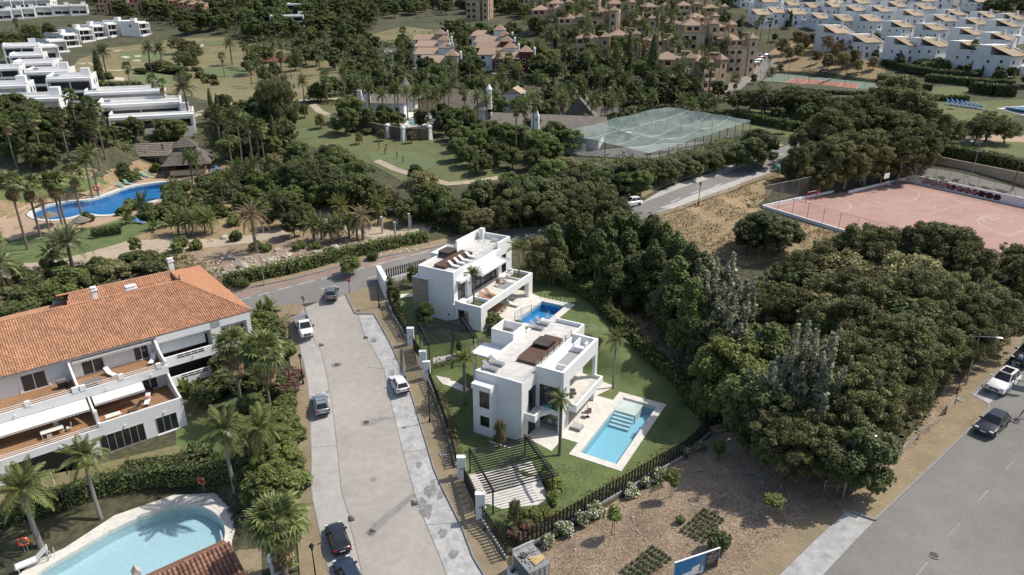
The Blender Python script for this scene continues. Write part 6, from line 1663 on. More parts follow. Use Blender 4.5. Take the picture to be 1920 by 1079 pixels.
fill('on the hill crest at the top',[(690,2),(1000,0),(1250,0),(1400,20),(1250,20),(1000,35),(850,30),(720,40)],12,[('bushy_tree',5),('green_tree',2),('fan_palm',2)],(6,9),52,wide=(1.1,1.5))
fill('above the white townhouse rows',[(1440,0),(1640,0),(1920,0),(1920,40),(1800,18),(1600,8)],15,[('bushy_tree',5),('pine_tree',2)],(6,10),53,wide=(1.1,1.5))
fill('between the white houses on the left',[(0,70),(90,62),(180,60),(100,90),(60,100),(0,110)],12,[('bushy_tree',6),('green_tree',2),('fan_palm',1)],(5,8),54,wide=(1.1,1.4))
fill('beside the tennis courts far left',[(480,110),(560,95),(640,80),(640,130),(560,150),(500,165),(450,170)],11,[('bushy_tree',4),('feather_palm',2),('fan_palm',3)],(5.5,9),55,wide=(1,1.3))
GO='on the golf course'
tops(GO,'date_palm',[(192,98,9),(277,92,9),(298,92,9.5),(430,82,9),(343,165,10)])
tops(GO,'fan_palm',[(237,125,6),(416,106,8),(285,150,7),(302,158,7),(455,85,9),(462,88,9),(475,92,8.5),(484,95,8)])
tops(GO,'cypress',[(176,92,12,1.15),(549,82,9),(390,165,7),(404,175,7)])
tops(GO,'dark_shrub',[(200,135,2.6,1.5),(262,125,3,1.3),(298,112,4.5,2),(312,118,4,2),(330,122,3.5,2),(285,115,3.5,1.5)])
tops(GO,'olive_tree',[(568,194,4),(598,213,4),(630,225,3.5)])
tops(GO,'pine_tree',[(330,68,8),(350,75,8),(362,82,7.5),(340,95,7),(355,105,6)],1.1)
fill(GO,[(330,110),(352,95),(372,130),(420,150),(400,165),(340,150),(310,135)],7,[('olive_shrub',4),('dark_shrub',3),('olive_tree',1)],(2,3.4),61,wide=(1.1,1.6))
tops(GO,'cypress',[(492,122,13,.75),(505,135,11,.7),(515,120,13.5,.7),(521,200,9,.75),(535,224,7,.8),(508,215,10,.75)])
GB='behind the thatched garden bar'
fill(GB,[(0,290),(0,215),(80,240),(140,250),(200,258),(235,250),(330,262),(420,285),(520,290),(560,275),(540,235),(500,205),(420,205),(380,235),(440,300),(500,320),(380,300),(240,290),(120,300)],6.8,[('evergreen_tree',5),('green_tree',2),('olive_tree',1)],(4.5,7),71,avoid=[SP((225,345),(225,265),(410,255),(410,330))],wide=(1.05,1.35))
fill(GB,[(0,305),(0,215),(130,238),(215,262),(215,300),(120,322),(60,322)],5.2,[('evergreen_tree',4),('green_tree',2),('broadleaf_tree',2)],(4.5,7),72,wide=(1.05,1.4))
fill(GB,[(405,250),(520,212),(548,262),(540,300),(470,312),(420,300)],5.2,[('evergreen_tree',4),('green_tree',2)],(4.5,7.5),73,wide=(1.05,1.4))
tops(GB,'fan_palm',[(60,220,11),(110,215,10.5),(165,195,12),(178,205,11.5),(35,225,10),(10,230,10),(130,180,9),(440,212,13),(422,225,12),(462,228,12),(478,235,12.5),(488,238,12),(405,208,10),(170,240,9.5)])
tops(GB,'pine_tree',[(510,135,15,.6),(525,148,14,.55),(498,160,12,.55)])
tops('by the long left garden pool','feather_palm',[(352,296,6.0),(366,300,5.5),(430,335,6.5),(410,335,6),(445,312,6),(468,318,5.5),(265,378,3.2),(520,335,4)])
tops('by the long left garden pool','shrub',[(245,372,2.4),(275,378,2.4),(300,382,2.6),(320,385,2.6),(345,390,2.4),(365,385,2.6),(385,392,2.4),(230,385,2),(335,370,2.2),(420,385,2.2),(440,400,2.2),(310,345,2),(290,305,2.2),(235,318,3),(160,398,2)],1.3)
tops('by the long left garden pool','broadleaf_tree',[(228,303,4.5,.8),(530,368,6),(500,390,4),(545,395,5,1.1),(570,380,4.5)],1.0)
fill('by the long left garden pool',[(330,362),(400,332),(470,322),(540,335),(560,385),(520,402),(440,412),(330,420),(280,425),(250,412),(300,392)],4.2,[('shrub',5),('dark_shrub',3),('green_tree',1.2),('feather_palm',1)],(2.0,3.4),76,wide=(1.0,1.4))
tops('by the long left garden pool','green_tree',[(480,318,5.5),(505,322,5.5),(520,312,6),(468,345,4.5),(545,345,5.5),(450,360,4),(560,330,5.5),(590,345,5)],1.2)
tops('on the rocky bank','shrub',[(440,430,2.2,.9),(480,452,1.6,1.3),(500,455,1.5,1.2),(560,450,1.6,1.3),(590,452,1.5,1.2),(455,520,1.6,1.4),(340,440,2.2),(365,448,2),(330,452,2),(620,462,1.6,1.4),(700,470,1.6)])
tops('on the rocky bank','feather_palm',[(585,425,2.8),(598,420,3),(620,430,2.5),(632,425,2.8),(650,415,3.2),(668,418,3),(330,410,3),(345,412,3),(360,415,3),(378,405,3.2),(392,408,3.2)])
tops('beside the concrete posts','light_palm',[(632,380,4.5),(705,378,4.5),(712,392,3),(640,388,4)])
bases('beside the cross street','green_tree',[(656,518,3.6,1.15)])
bases('on the garden path island','yellow_tree',[(256,476,3.2,.9)])
fill('in the strip behind the tiled roof',[(0,560),(0,510),(70,505),(200,490),(320,480),(330,505),(210,535),(120,570),(40,600),(0,620)],2.7,[('shrub',4),('dark_shrub',3),('olive_shrub',2)],(1.5,2.6),81,wide=(1.1,1.5))
AG='in the apartment garden by the street'
tops(AG,'shrub',[(470,690,2.6),(506,600,2.6),(486,580,2.4),(480,590,2.4),(531,640,2.2),(470,740,2.2),(496,760,2.6),(521,770,2.6),(531,800,2.8),(516,830,2.8),(531,850,3),(506,860,3),(526,880,3.2),(486,880,3),(480,900,3),(501,900,3.2),(470,830,2.6),(455,790,2.4),(486,800,2.6),(485,855,2.8),(521,700,2.4),(534,720,2),(526,745,2.4)],1.35)
tops(AG,'bright_tree',[(521,800,4,1.2),(511,868,4.2,1.2),(531,830,3.8,1.1),(496,842,3.6,1.2)])
tops(AG,'magenta_shrub',[(545,690,2.2,1.2),(538,712,2.2,1.2)])
tops(AG,'dark_shrub',[(420,690,3.2),(440,700,2.6),(425,760,2.2),(360,830,1.6),(470,640,3),(495,640,3),(460,880,2),(445,862,2),(400,855,1.6),(385,720,2.6)],1.2)
tops(AG,'columnar_shrub',[(408,665,4.5,1.5)])
tops(AG,'light_shrub',[(375,875,1.4),(300,872,1.2),(340,868,1.3),(310,880,1.3),(270,880,1.3)],1.4)
VG='on the villa lawn'
tops(VG,'green_tree',[(795,565,3.8,.9)])
tops(VG,'bright_tree',[(773,498,3.6,.7),(1350,825,2.2,.7),(1405,800,3,.8)])
tops(VG,'olive_tree',[(938,786,3.8,.55),(966,935,3.6,.55)])
tops(VG,'columnar_shrub',[(742,538,3.2),(730,520,3.4),(860,640,2.2)])
tops(VG,'light_shrub',[(1040,896,1.9,.8),(1030,880,1.7,.8),(1038,920,1.6,.8),(1025,870,1.5,.8),(990,955,1.4),(1005,950,1.4),(1020,945,1.4)])
tops(VG,'magenta_shrub',[(960,985,1.2),(975,995,1.2),(988,975,1.2),(1103,625,1.5),(1120,630,1.5),(1090,628,1.4)])
tops(VG,'shrub',[(915,582,2.2,1.2),(935,592,2.2,1.2),(968,600,1.6,1.2)])
LOTZ='on the stony building lot'
for i,q in enumerate([(1054,1005),(1092,985),(1117,966),(1177,930),(1208,915),(1233,900),(1026,1022),(1290,855),(1312,845)]):
 plan('along the lot fence','white_flower_bush',S(*q),1.5 if i<6 else 1.2,1.05)
bases(LOTZ,'sapling',[(1147,1003,3.2),(1257,932,3.2),(1346,862,2.2,1.5),(1443,970,2.4,1.6)])
bases(LOTZ,'dark_shrub',[(1347,1030,1.9,.9),(1275,980,.7)])
H1='below the white townhouses on the right'
fill(H1,[(1480,95),(1560,92),(1640,118),(1700,140),(1760,150),(1880,165),(1940,180),(1940,150),(1880,130),(1780,130),(1660,110),(1560,75),(1490,70)],7,[('evergreen_tree',4),('green_tree',2),('dark_shrub',2)],(3,5.5),91,wide=(.9,1.2))
tops(H1,'brown_tree',[(1500,58,8),(1512,62,8),(1555,65,8),(1572,80,8),(1592,68,8),(1600,72,7.5)])
tops(H1,'olive_tree',[(1535,92,6),(1555,100,6.5),(1585,95,7),(1605,92,6.5),(1612,110,5.5),(1640,105,5.5),(1470,70,8),(1480,85,7),(1500,80,7),(1645,60,5),(1430,150,3.5),(1415,138,3.5),(1450,125,4),(1465,118,4)])
tops(H1,'fan_palm',[(1828,84,9),(1727,78,7.5)])
tops(H1,'evergreen_tree',[(1455,62,4),(1530,72,4),(1570,48,4),(1610,60,4.5),(1660,72,4.5),(1690,98,4.5),(1735,92,4.5),(1745,66,4.5),(1790,78,4.5),(1800,104,4),(1815,60,4.5),(1860,84,5),(1875,110,5),(1620,24,4.5),(1705,34,4.5),(1775,40,4.5),(1850,48,4.5),(1890,66,4.5),(1540,20,5),(1480,36,4.5)],1.2)
tops(H1,'cypress',[(1485,18,8),(1662,42,5),(1845,122,4),(1750,12,5),(1785,15,5)])
tops(H1,'dark_shrub',[(1490,182,3),(1730,108,3.5),(1760,108,3),(1800,112,3)],1.3)
fill('on the slope behind the graffiti wall',[(1460,210),(1560,205),(1500,255),(1470,255),(1440,225)],6,[('evergreen_tree',3),('green_tree',2)],(4,6),95,wide=(1,1.3))
from collections import defaultdict
grp=defaultdict(list)
for e in PLN:grp[(e[0],e[1])].append(e)
for key in list(grp):
 es=grp[key]
 if len(es)>45:
  es.sort(key=lambda e:e[2][1]);nb=-(-len(es)//40);del grp[key]
  for b in range(nb):
   word=['front','back'][b]if nb==2 else['front','middle','back','farthest'][min(3,b)]if nb<=4 else '%s'%ORD[min(19,b)].replace('leftmost','front')
   grp[(key[0]+', '+word+' rows',key[1])]=es[b*len(es)//nb:(b+1)*len(es)//nb]
PALMK=('fan_palm','feather_palm','date_palm','light_palm')
for(zone,kind),es in grp.items():
 es.sort(key=lambda e:proj(*e[2])[0])
 g='%ss %s'%(ADJ[kind],zone)
 for i,(z,k,loc,h,wide,group)in enumerate(es):
  lab=ADJ[kind]+' '+zone+ordphrase(i,len(es))
  if k in PALMK:farpalm(k,lab,loc,h,g if len(es)>1 else None)
  else:tree(k,lab,loc,h,wide=wide,group=g if len(es)>1 else None)
  # ------------------------------------------------------------------ the palms one can look into, frond by frond
def np_(kind,label,px,py,h,base=False,**kw):
 p=S(px,py)if base else S(px,py,h)
 return palm(kind,label,p,h,seed=px*3+py,**kw)
np_('feather','tall feather palm with thin grey trunk before the glass doors of the apartment house',190,973,8.0,base=True,fscale=1.1,trunk_m=m_palmgrey,n=26)
np_('feather','stout feather palm at the left edge above the bright orange lifebuoy',77,1025,7.2,base=True,fscale=1.35,trunk_m=m_palmgrey,tr=(.3,.22),n=30)
np_('feather','feather palm leaning over the lawn right of the apartment house',441,922,8.0,base=True,fscale=1.25,trunk_m=m_palmgrey,n=28)
np_('feather','feather palm among shrubs between apartment garden and street',500,880,5.5,base=True,fscale=1.25,trunk_m=m_palmgrey,n=26)
np_('fan','tall fan palm in front of the apartment balconies with brown skirt',452,755,8.2,base=True,fscale=1.6,skirt=1.3,n=34)
np_('fan','big fan palm with brown skirt beside the lantern of the street',508,775,8.6,base=True,fscale=1.8,skirt=1.3,n=38)
np_('fan','huge shaggy fan palm with dead fronds at the bottom of the picture',537,1092,7.0,base=True,fscale=1.75,skirt=1.8,n=40,tr=(.3,.26))
np_('feather','young palm rising through the corner planter of the back villa',893,578,7.5-2.0,base=True,fscale=.62,n=18,hi=86,lo=30)if False else None
palm('feather','slim palm rising from the near planter of the back villa terrace',vl(O1,2.6,1.0,3.0),4.2,n=20,fscale=.62,hi=86,lo=48,tr=(.13,.1),seed=5)
palm('feather','slim palm rising from the far planter of the back villa terrace',vl(O1,3.0,12.8,3.0),4.6,n=20,fscale=.8,hi=84,lo=10,tr=(.14,.1),seed=6)
palm('feather','slim palm standing before the portal of the front villa',vl(O2,4.75,-0.15,0.0),7.2,n=24,fscale=.62,hi=86,lo=-55,tr=(.2,.14),seed=7,trunk_m=m_palmbark)
np_('feather','tall slim palm by the hedge behind the front villa',1150,728,7.2,base=True,fscale=.72,n=26,hi=84,lo=-30,trunk_m=m_palmgrey,tr=(.17,.13))
np_('feather','slim palm between street fence and left side of the front villa',872,760,6.2,base=True,fscale=.72,n=22,hi=84,lo=5,m=lf_yellow)
GP='garden fan palms by the left pool'
for px,py,h,sk,lab in[(52,468,12.0,.9,'tallest fan palm at the left end of the blue garden pool'),(78,450,10.2,.9,'second fan palm from the left at the blue garden pool'),(122,440,10.0,.8,'fan palm left of two close trunks before the blue garden pool'),(128,436,9.6,.8,'fan palm right of two close trunks before the blue garden pool'),(153,402,8.4,.7,'fan palm rising from the pool edge planting bed'),(0,520,6.5,.5,'fan palm cut by the left edge of the picture')]:
 np_('fan',lab,px,py,h,base=True,fscale=1.5,skirt=sk,n=32,group=GP)
np_('dead','dead fan palm with hanging grey fronds before the blue garden pool',98,452,8.2,base=True,fscale=.75,n=34,m=lf_dead,hi=35,lo=-75)
np_('dead','large dead date palm with bare brown fronds beside the sandy path',482,474,6.6,base=True,fscale=1.3,n=42,m=lf_dead,hi=82,lo=-35,tr=(.3,.26))
np_('dead','smaller dead palm with drooping fronds beside the concrete posts',682,450,4.4,base=True,fscale=1.05,n=36,m=lf_dead,hi=80,lo=-40,tr=(.28,.24))
np_('feather','grey green date palm on the lawn beside the sandy path',138,504,4.6,base=True,fscale=1.55,n=36,m=lf_palmg,tr=(.28,.24),hi=80,lo=-20)
np_('feather','tall feather palm with thin trunk behind the orange garden lifebuoy',185,368,9.5,base=True,fscale=1.25,n=26)
np_('feather','second thin feather palm behind the garden lifebuoy',174,372,8.0,base=True,fscale=1.1,n=24)
np_('feather','dark feather palm at the bottom of the left lawn beside the path',104,505,2.6,base=True,fscale=1.1,n=22,m=lf_palm)
np_('feather','grey feather palm at the left edge below the garden',12,550,5.0,base=True,fscale=1.4,n=30,m=lf_palmg)
for px,py,s,lab in[(350,745,1.2,'banana clump at the corner of the apartment house'),(375,740,1.1,'banana clump right of the apartment corner'),(405,880,1.0,'banana clump beneath the leaning feather palm'),(490,600,1.2,'banana clump by the tan pavement island'),(505,585,1.1,'banana clump nearest the cross street'),(395,715,1.0,'banana clump below the lower right balcony'),(290,432,1.1,'banana clump on the right bank of the blue garden pool'),(240,420,1.1,'banana clump between clipped hedge and garden pool'),(318,425,1.0,'banana clump beside the garden umbrella lawn'),(540,1075,.9,'banana clump at the foot of the huge shaggy palm'),(335,470,1.0,'banana clump beside the apartment chimney')]:
 big_leaf_plant(lab,S(px,py),s)
 # ------------------------------------------------------------------ hedges
hedge('tall trimmed hedge curving behind the kidney pool',[S(0,985),S(60,965),S(120,950),S(200,922),S(290,905),S(370,900),S(440,895)],1.7,2.1,dens=34)
hedge('trimmed low hedge across the apartment lawn',[S(235,880),S(300,872),S(360,865),S(400,850)],1.3,.9,m=lf_mid)
hedge('hedge beside the ground floor terrace of the apartment house',[S(60,960),S(110,935),S(165,915),S(200,905)],1.2,1.2,m=lf_mid)
hedge('dark hedge on the stones along the cross street',[S(420,536),S(540,512),S(640,487),S(720,468),S(800,452)],1.8,1.7,m=lf_mid,dens=30,size=.17,rough=.25)
hedge('clipped rounded hedge on the garden lawn by the blue pool',[S(172,446),S(205,440),S(228,437)],2.4,1.5,m=lf_hedge)
hb=[(1040,526),(1075,545),(1107,563),(1147,602),(1187,642),(1230,685),(1273,720),(1310,765),(1330,800)]
hedge('long row of clipped shrubs behind both villa gardens',[S(*q)for q in hb],1.5,1.8,m=lf_mid,m2=lf_bright,f2=.35,dens=30,rough=.22,size=.16)
hedge('bougainvillea hedge with magenta flowers along the front villa fence',[S(860,872),S(846,818),S(833,775),S(818,735)],.9,1.3,m=lf_hedge,m2=lf_pinkf,f2=.22,rough=.25,size=.12,solid=False,dens=40)
hedge('low flowering hedge along the back villa fence',[S(775,645),S(748,597),S(738,565)],.8,1.0,m=lf_hedge,m2=lf_redf,f2=.06,rough=.22,size=.12,solid=False,dens=40)
hedge('pinkish flowering hedge behind the slat fence of the stony lot',[S(985,1010),S(1145,925),S(1270,850)],.7,1.2,m=lf_hedge,m2=lf_redf,f2=.16,rough=.3,size=.11,solid=False,dens=22)
hedge('flowering climbers on the wall behind the back villa',[S(733,540),S(775,528)],.5,1.2,m=lf_hedge,m2=lf_pinkf,f2=.25,rough=.2,size=.1,solid=False,dens=30)
hedge('young climbers in the bed behind the back villa carport',[S(812,690),S(840,683),S(870,672)],.4,1.3,m=lf_hedge,m2=lf_redf,f2=.15,rough=.3,size=.11,solid=False,dens=18)
hedge('dark hedge along the lawn edge behind the sports court road',[S(1735,290),S(1800,300),S(1860,312),S(1935,332)],2.5,2.8,m=lf_dark,dens=16,size=.24)
hedge('dark hedge bordering the lawn beside the netted cage',[S(1300,222),S(1380,222),S(1440,236),S(1520,250),S(1560,258)],2.2,2.2,m=lf_dark,dens=14,size=.26)
for i,(a,c,w,h,lab)in enumerate([((1655,122),(1740,136),2.6,2,'upper hedge terrace below the second white house row'),((1690,132),(1830,150),2.6,2.2,'middle hedge terrace among the right-hand gardens'),((1740,152),(1900,165),3,2.2,'lower long hedge terrace above the green lawn'),((1820,172),(1905,180),3,3,'big clipped hedge block above the right-hand pool'),((1650,150),(1740,172),2.6,2.2,'hedge stepping down beside the dry slope'),((1720,186),(1815,190),1.6,1.6,'hedge strip between the two green lawns')]):
 hedge(lab,[S(*a),S((a[0]+c[0])/2,(a[1]+c[1])/2+2),S(*c)],w,h,m=lf_dark,dens=9,size=.34)
hedge('hedge in front of the bowed white house row on the left',[S(150,165),S(210,172),S(262,168)],4,2.5,m=lf_dark,dens=7,size=.4)
hedge('shaded hedge at the edge of the tennis court',[S(1470,170),S(1560,178),S(1640,180)],1.2,1.2,m=lf_dark,dens=8,size=.3)
def plants_grid(name,corners,nx,ny,m):
 P4=[S(*c)for c in corners];rng=np.random.default_rng(5);pos=[];nr=[]
 for i in range(nx):
  for j in range(ny):
   u=(i+.5)/nx;v=(j+.5)/ny
   x=(P4[0][0]*(1-u)+P4[1][0]*u)*(1-v)+(P4[3][0]*(1-u)+P4[2][0]*u)*v;y=(P4[0][1]*(1-u)+P4[1][1]*u)*(1-v)+(P4[3][1]*(1-u)+P4[2][1]*u)*v
   k=70;d=rng.normal(size=(k,3));d[:,2]=np.abs(d[:,2]);d/=np.linalg.norm(d,axis=1)[:,None]
   pos.append(np.array([x+rng.uniform(-.05,.05),y,G(x,y)+.02])+d*np.array([.2,.2,.34])*rng.uniform(.6,1,(k,1))*rng.uniform(.8,1.2));nr.append(d+rng.normal(size=(k,3))*.5)
 pos=np.concatenate(pos);nr=np.concatenate(nr);nr/=np.linalg.norm(nr,axis=1)[:,None]
 o=inst(name,card_mesh(name,cards(pos,nr,.09,.4,rng),m));o['kind']='stuff'
plants_grid('lavender_bed',[(1272,999),(1318,1022),(1362,975),(1320,953)],6,7,lf_lav)
plants_grid('lavender_bed',[(1160,1075),(1200,1095),(1265,1048),(1225,1022)],6,7,lf_lav)
undergrowth('undergrowth',[(1030,505),(1100,470),(1250,500),(1400,560),(1440,800),(1340,812),(1280,735),(1190,640),(1110,560)],8,.26,lf_dark,1.0,m2=lf_olive,f2=.4)
undergrowth('undergrowth',[(1440,520),(1560,480),(1640,490),(1800,550),(1900,610),(1850,660),(1780,740),(1700,840),(1620,890),(1480,870),(1420,780)],6,.28,lf_dark,1.0,m2=lf_olive,f2=.4)
undergrowth('undergrowth',[(480,345),(560,310),(700,368),(900,385),(1060,335),(1180,360),(1180,395),(1000,425),(860,440),(800,430),(700,395),(560,372)],7,.34,lf_dark,1.6,m2=lf_mid,f2=.4)
undergrowth('undergrowth',[(940,330),(1080,300),(1240,296),(1440,250),(1440,275),(1300,318),(1200,350),(1180,375),(1060,350)],7,.34,lf_dark,1.6,m2=lf_mid,f2=.4)
undergrowth('undergrowth',[(420,520),(560,480),(640,470),(720,465),(780,455),(640,480),(520,515),(430,538)],10,.22,lf_mid,.7,m2=lf_olive,f2=.3)
undergrowth('dry_tufts',[(1225,412),(1280,395),(1400,348),(1458,329),(1500,322),(1420,385),(1440,400),(1580,438),(1560,470),(1400,500),(1300,470),(1240,440)],12,.16,lf_brown,.5,m2=lf_dead,f2=.5)
undergrowth('undergrowth',[(460,700),(500,620),(545,590),(540,700),(540,800),(550,900),(560,1000),(540,1030),(450,1000),(430,900),(470,860),(470,780)],16,.2,lf_dark,.9,m2=lf_mid,f2=.4)
undergrowth('undergrowth',[(0,520),(200,490),(330,475),(420,500),(420,540),(330,520),(210,540),(100,590),(0,630)],7,.26,lf_mid,1.2,m2=lf_olive,f2=.4)
undergrowth('weeds',[(1010,1079),(1040,1025),(1290,860),(1420,830),(1520,950),(1390,1079)],2.2,.09,lf_olive,.16,m2=lf_brown,f2=.5)
undergrowth('lawn_blades',None,26,.075,leafmat('grass_blades',(0.07,0.10,0.03),tr=.25),.10,poly=SP((955,1010),(905,962),(880,890),(835,800),(812,720),(1000,860),(1180,900),(1130,930)),cap=30000)
for q in([(560,190),(650,172),(760,163),(900,168),(1040,185),(1160,172),(1290,172),(1345,205),(1250,220),(1095,245),(1060,205),(880,185),(790,203),(700,185),(620,200)],[(645,175),(640,110),(690,85),(780,70),(880,55),(960,75),(1040,130),(1050,160),(880,168),(760,165)],[(1000,55),(1040,140),(1160,190),(1300,190),(1350,160),(1400,90),(1400,60),(1300,20),(1100,10),(960,20)],[(400,60),(300,50),(160,12),(160,0),(480,0),(700,0),(720,30),(690,70),(640,95),(560,95),(480,100),(430,72)],[(0,300),(0,205),(80,225),(200,245),(335,252),(420,220),(540,225),(560,280),(500,320),(380,300),(240,290)],[(0,110),(0,60),(180,55),(100,92)]):
 undergrowth('undergrowth',q,1.7,.55,lf_dark,3.4,m2=lf_mid,f2=.45,cap=26000)
 # ------------------------------------------------------------------ sports court
CP_=[vs[:2]for vs in COURT]
patch('sports_court',COURT,m_court,0.05,step=6.0,flat=8.5)
cz=8.56
ca=Vector(P(1428,390,8.5));cb=Vector(P(1700,338,8.5));cc=Vector(P(1920,386,8.5))
uX=(cc-cb).normalized();uY=Vector((-uX.y,uX.x,0))
if(ca-cb).dot(uY)>0:uY=-uY
ang=math.atan2(uX.y,uX.x)
def cpos(px,py):
 p=Vector(P(px,py,cz))-cb;return(p.dot(uX),p.dot(uY))
def cline(pts,w=0.09,closed=False):
 pts=[(cb.x+a*uX.x+c*uY.x,cb.y+a*uX.y+c*uY.y)for a,c in pts]
 if closed:pts.append(pts[0])
 b=MB()
 for p,q in zip(pts,pts[1:]):
  d=Vector((q[0]-p[0],q[1]-p[1])).normalized();n=Vector((-d.y,d.x))*w/2;d=d*w*.4
  b.face([(p[0]-d.x+n.x,p[1]-d.y+n.y,cz),(p[0]-d.x-n.x,p[1]-d.y-n.y,cz),(q[0]+d.x-n.x,q[1]+d.y-n.y,cz),(q[0]+d.x+n.x,q[1]+d.y+n.y,cz)])
 o=b.build('court_line',m_whiteline);o['kind']='structure'
def arc(c,r,a0,a1,n=18):return[(c[0]+r*math.cos(R(a0+(a1-a0)*i/n)),c[1]+r*math.sin(R(a0+(a1-a0)*i/n)))for i in range(n+1)]
for seg in[[(1452,395),(1510,380),(1580,371),(1684,349)],[(1610,369),(1735,403)],[(1684,349),(1790,375),(1905,402)],[(1735,403),(1817,379)],[(1735,403),(1850,430),(1925,447)],[(1590,372),(1650,389),(1700,402),(1760,420),(1830,436)]]:
 cline([cpos(*q)for q in seg])
hoopc=cpos(1648,356)
kx,ky=cpos(1690,374)
cline([cpos(*q)for q in[(1615,366),(1680,379),(1715,374),(1725,367),(1722,360),(1700,352),(1686,349)]])
cline([cpos(*q)for q in[(1640,363),(1690,374),(1708,370),(1670,358)]]);cline(arc(cpos(1699,372),1.8,-60,200,14))
cline(arc(cpos(1777,391),2.2,0,360,22),closed=True)
cline([cpos(*q)for q in[(1465,402),(1520,404),(1560,402),(1590,394),(1596,386),(1585,377),(1572,373)]])
cline([cpos(*q)for q in[(1905,402),(1860,402),(1840,407),(1832,414),(1838,421),(1860,432),(1888,443)]]);cline([cpos(*q)for q in[(1920,408),(1865,404),(1841,408),(1846,416),(1895,428)]])
cline([cpos(*q)for q in[(1855,414),(1875,409)]]);cline(arc(cpos(1879,413),1.7,0,360,18),closed=True)
cline(arc(cpos(1695,434),3.0,60,250,16));cline(arc(cpos(1882,495),4.6,50,230,18));cline([cpos(*q)for q in[(1888,443),(1925,430)]])
def lowwall(label,p,q,h,t=0.25,m=None,name='low_wall'):
 p=Vector(p);q=Vector(q);d=q-p;Ln=Vector((d.x,d.y)).length;a=math.atan2(d.y,d.x)
 w=thing(name,label,'wall',p,a)
 B1('wall_body',m or m_white2,w,(0,-t/2,-1.0,Ln,t/2,h));B1('coping',m or m_white2,w,(-.02,-t/2-.04,h+.001,Ln+.02,t/2+.04,h+.06))
 return w
lowwall('low white wall along the near long side of the pink sports court',P(1430,391,8.5),P(1583,438,8.5),.55)
lowwall('low white wall along the near side of the pink court, half hidden by trees',P(1583,438,8.5),P(1935,532,8.5),.55)
lowwall('low white wall at the goal end of the pink sports court',P(1430,390,8.5),P(1562,362,8.5),.5)
lowwall('low white wall behind the basketball hoop of the pink court',P(1590,363,8.5),P(1698,337,8.5),.5)
gw=thing('graffiti_wall','long white wall with black and maroon graffiti at the far side of the pink court','wall',P(1697,341,8.5),ang)
GL=(Vector(P(1945,399,8.5))-Vector(P(1697,341,8.5))).length
B1('wall_body',m_white2,gw,(0,0,-1,GL,.25,1.75));B1('coping',m_white,gw,(0,-.03,1.751,GL,.28,1.82))
m_gblack=mat('graffiti_black',(.02,.018,.02),var=0);m_gmar=mat('graffiti_maroon',(.085,.022,.03),rough=.8,var=.3,scale=3);m_gpink=mat('graffiti_pale_fill',(.46,.36,.35),var=.1);m_gred=mat('graffiti_red',(.30,.03,.06),var=.1)
def gl(px):
 y=341+(px-1697)*.234;p=Vector(P(px,y,8.5))-Vector(P(1697,341,8.5));return p.dot(uX)
def stroke(pts,w,m,dep):
 b=MB()
 for p,q in zip(pts,pts[1:]):
  d=Vector((q[0]-p[0],q[1]-p[1]));
  if d.length<1e-4:continue
  d.normalize();n=Vector((-d.y,d.x))*w/2;e=d*w*.35
  b.face([(p[0]-e.x-n.x,-dep,p[1]-e.y-n.y),(q[0]+e.x-n.x,-dep,q[1]+e.y-n.y),(q[0]+e.x+n.x,-dep,q[1]+e.y+n.y),(p[0]-e.x+n.x,-dep,p[1]-e.y+n.y)])
 b.build('graffiti',m,gw)
def blobp(cx,cz_,rx,rz,m,dep,n=14,seed=0):
 rr=random.Random(seed);b=MB();b.face([(cx+rx*math.cos(6.283*i/n)*rr.uniform(.85,1.12),-dep,cz_+rz*math.sin(6.283*i/n)*rr.uniform(.85,1.12))for i in range(n)]);b.build('graffiti',m,gw)
x0,x1=gl(1726),gl(1772);u=(x1-x0)
L3c=[(.05,.9),(.16,1.0),(.25,.86),(.17,.72),(.27,.58),(.18,.36),(.03,.42)]
L6c=[(.55,1.0),(.42,.9),(.36,.6),(.42,.36),(.54,.36),(.58,.55),(.48,.66),(.38,.58)]
L5c=[(.95,1.0),(.72,.98),(.70,.72),(.86,.74),(.93,.55),(.85,.36),(.68,.36)]
for Lc in(L3c,L6c,L5c):
 pts=[(x0+a*u,.15+c*1.45)for a,c in Lc]
 stroke(pts,.62,m_gblack,.004);stroke(pts,.40,m_gpink,.008);
stroke([(x0-.9,1.55),(x0-.2,1.5),(x0-.7,1.2),(x0-.3,.9)],.12,m_gblack,.006);stroke([(x1+.1,.5),(x1+.8,1.1),(x1+1.0,.4)],.3,m_gblack,.006)
y0,y1=gl(1776),gl(1870);n=7;du=(y1-y0)/n
for i in range(n):
 a=y0+i*du
 blobp(a+du*.5,.95-.05*i*.3,du*.52,.62,m_gmar,.004,seed=i+1)
LET=[[(0,1),(0,0),(.8,0)],[(0,0),(0,1),(.7,.95),(.7,.55),(0,.5)],[(0,0),(.4,1),(.8,0)],[(0,1),(.4,0),(.8,1)],[(.8,1),(0,1),(0,.5),(.6,.5),(0,.5),(0,0),(.8,0)],[(0,0),(0,1),(.8,0),(.8,1)],[(.8,1),(.1,.9),(.1,.55),(.75,.45),(.7,.05),(0,0)]]
for i,Lp_ in enumerate(LET):
 a=y0+i*du+.12*du;pts=[(a+q[0]*du*.8,.48+q[1]*.85)for q in Lp_]
 stroke(pts,.30,m_gblack if i>3 else m_gpink,.008);stroke(pts,.12,m_gred if i in(0,3)else m_gmar,.012)
blobp(y0-.3,1.1,.35,.45,m_gred,.006,seed=31)
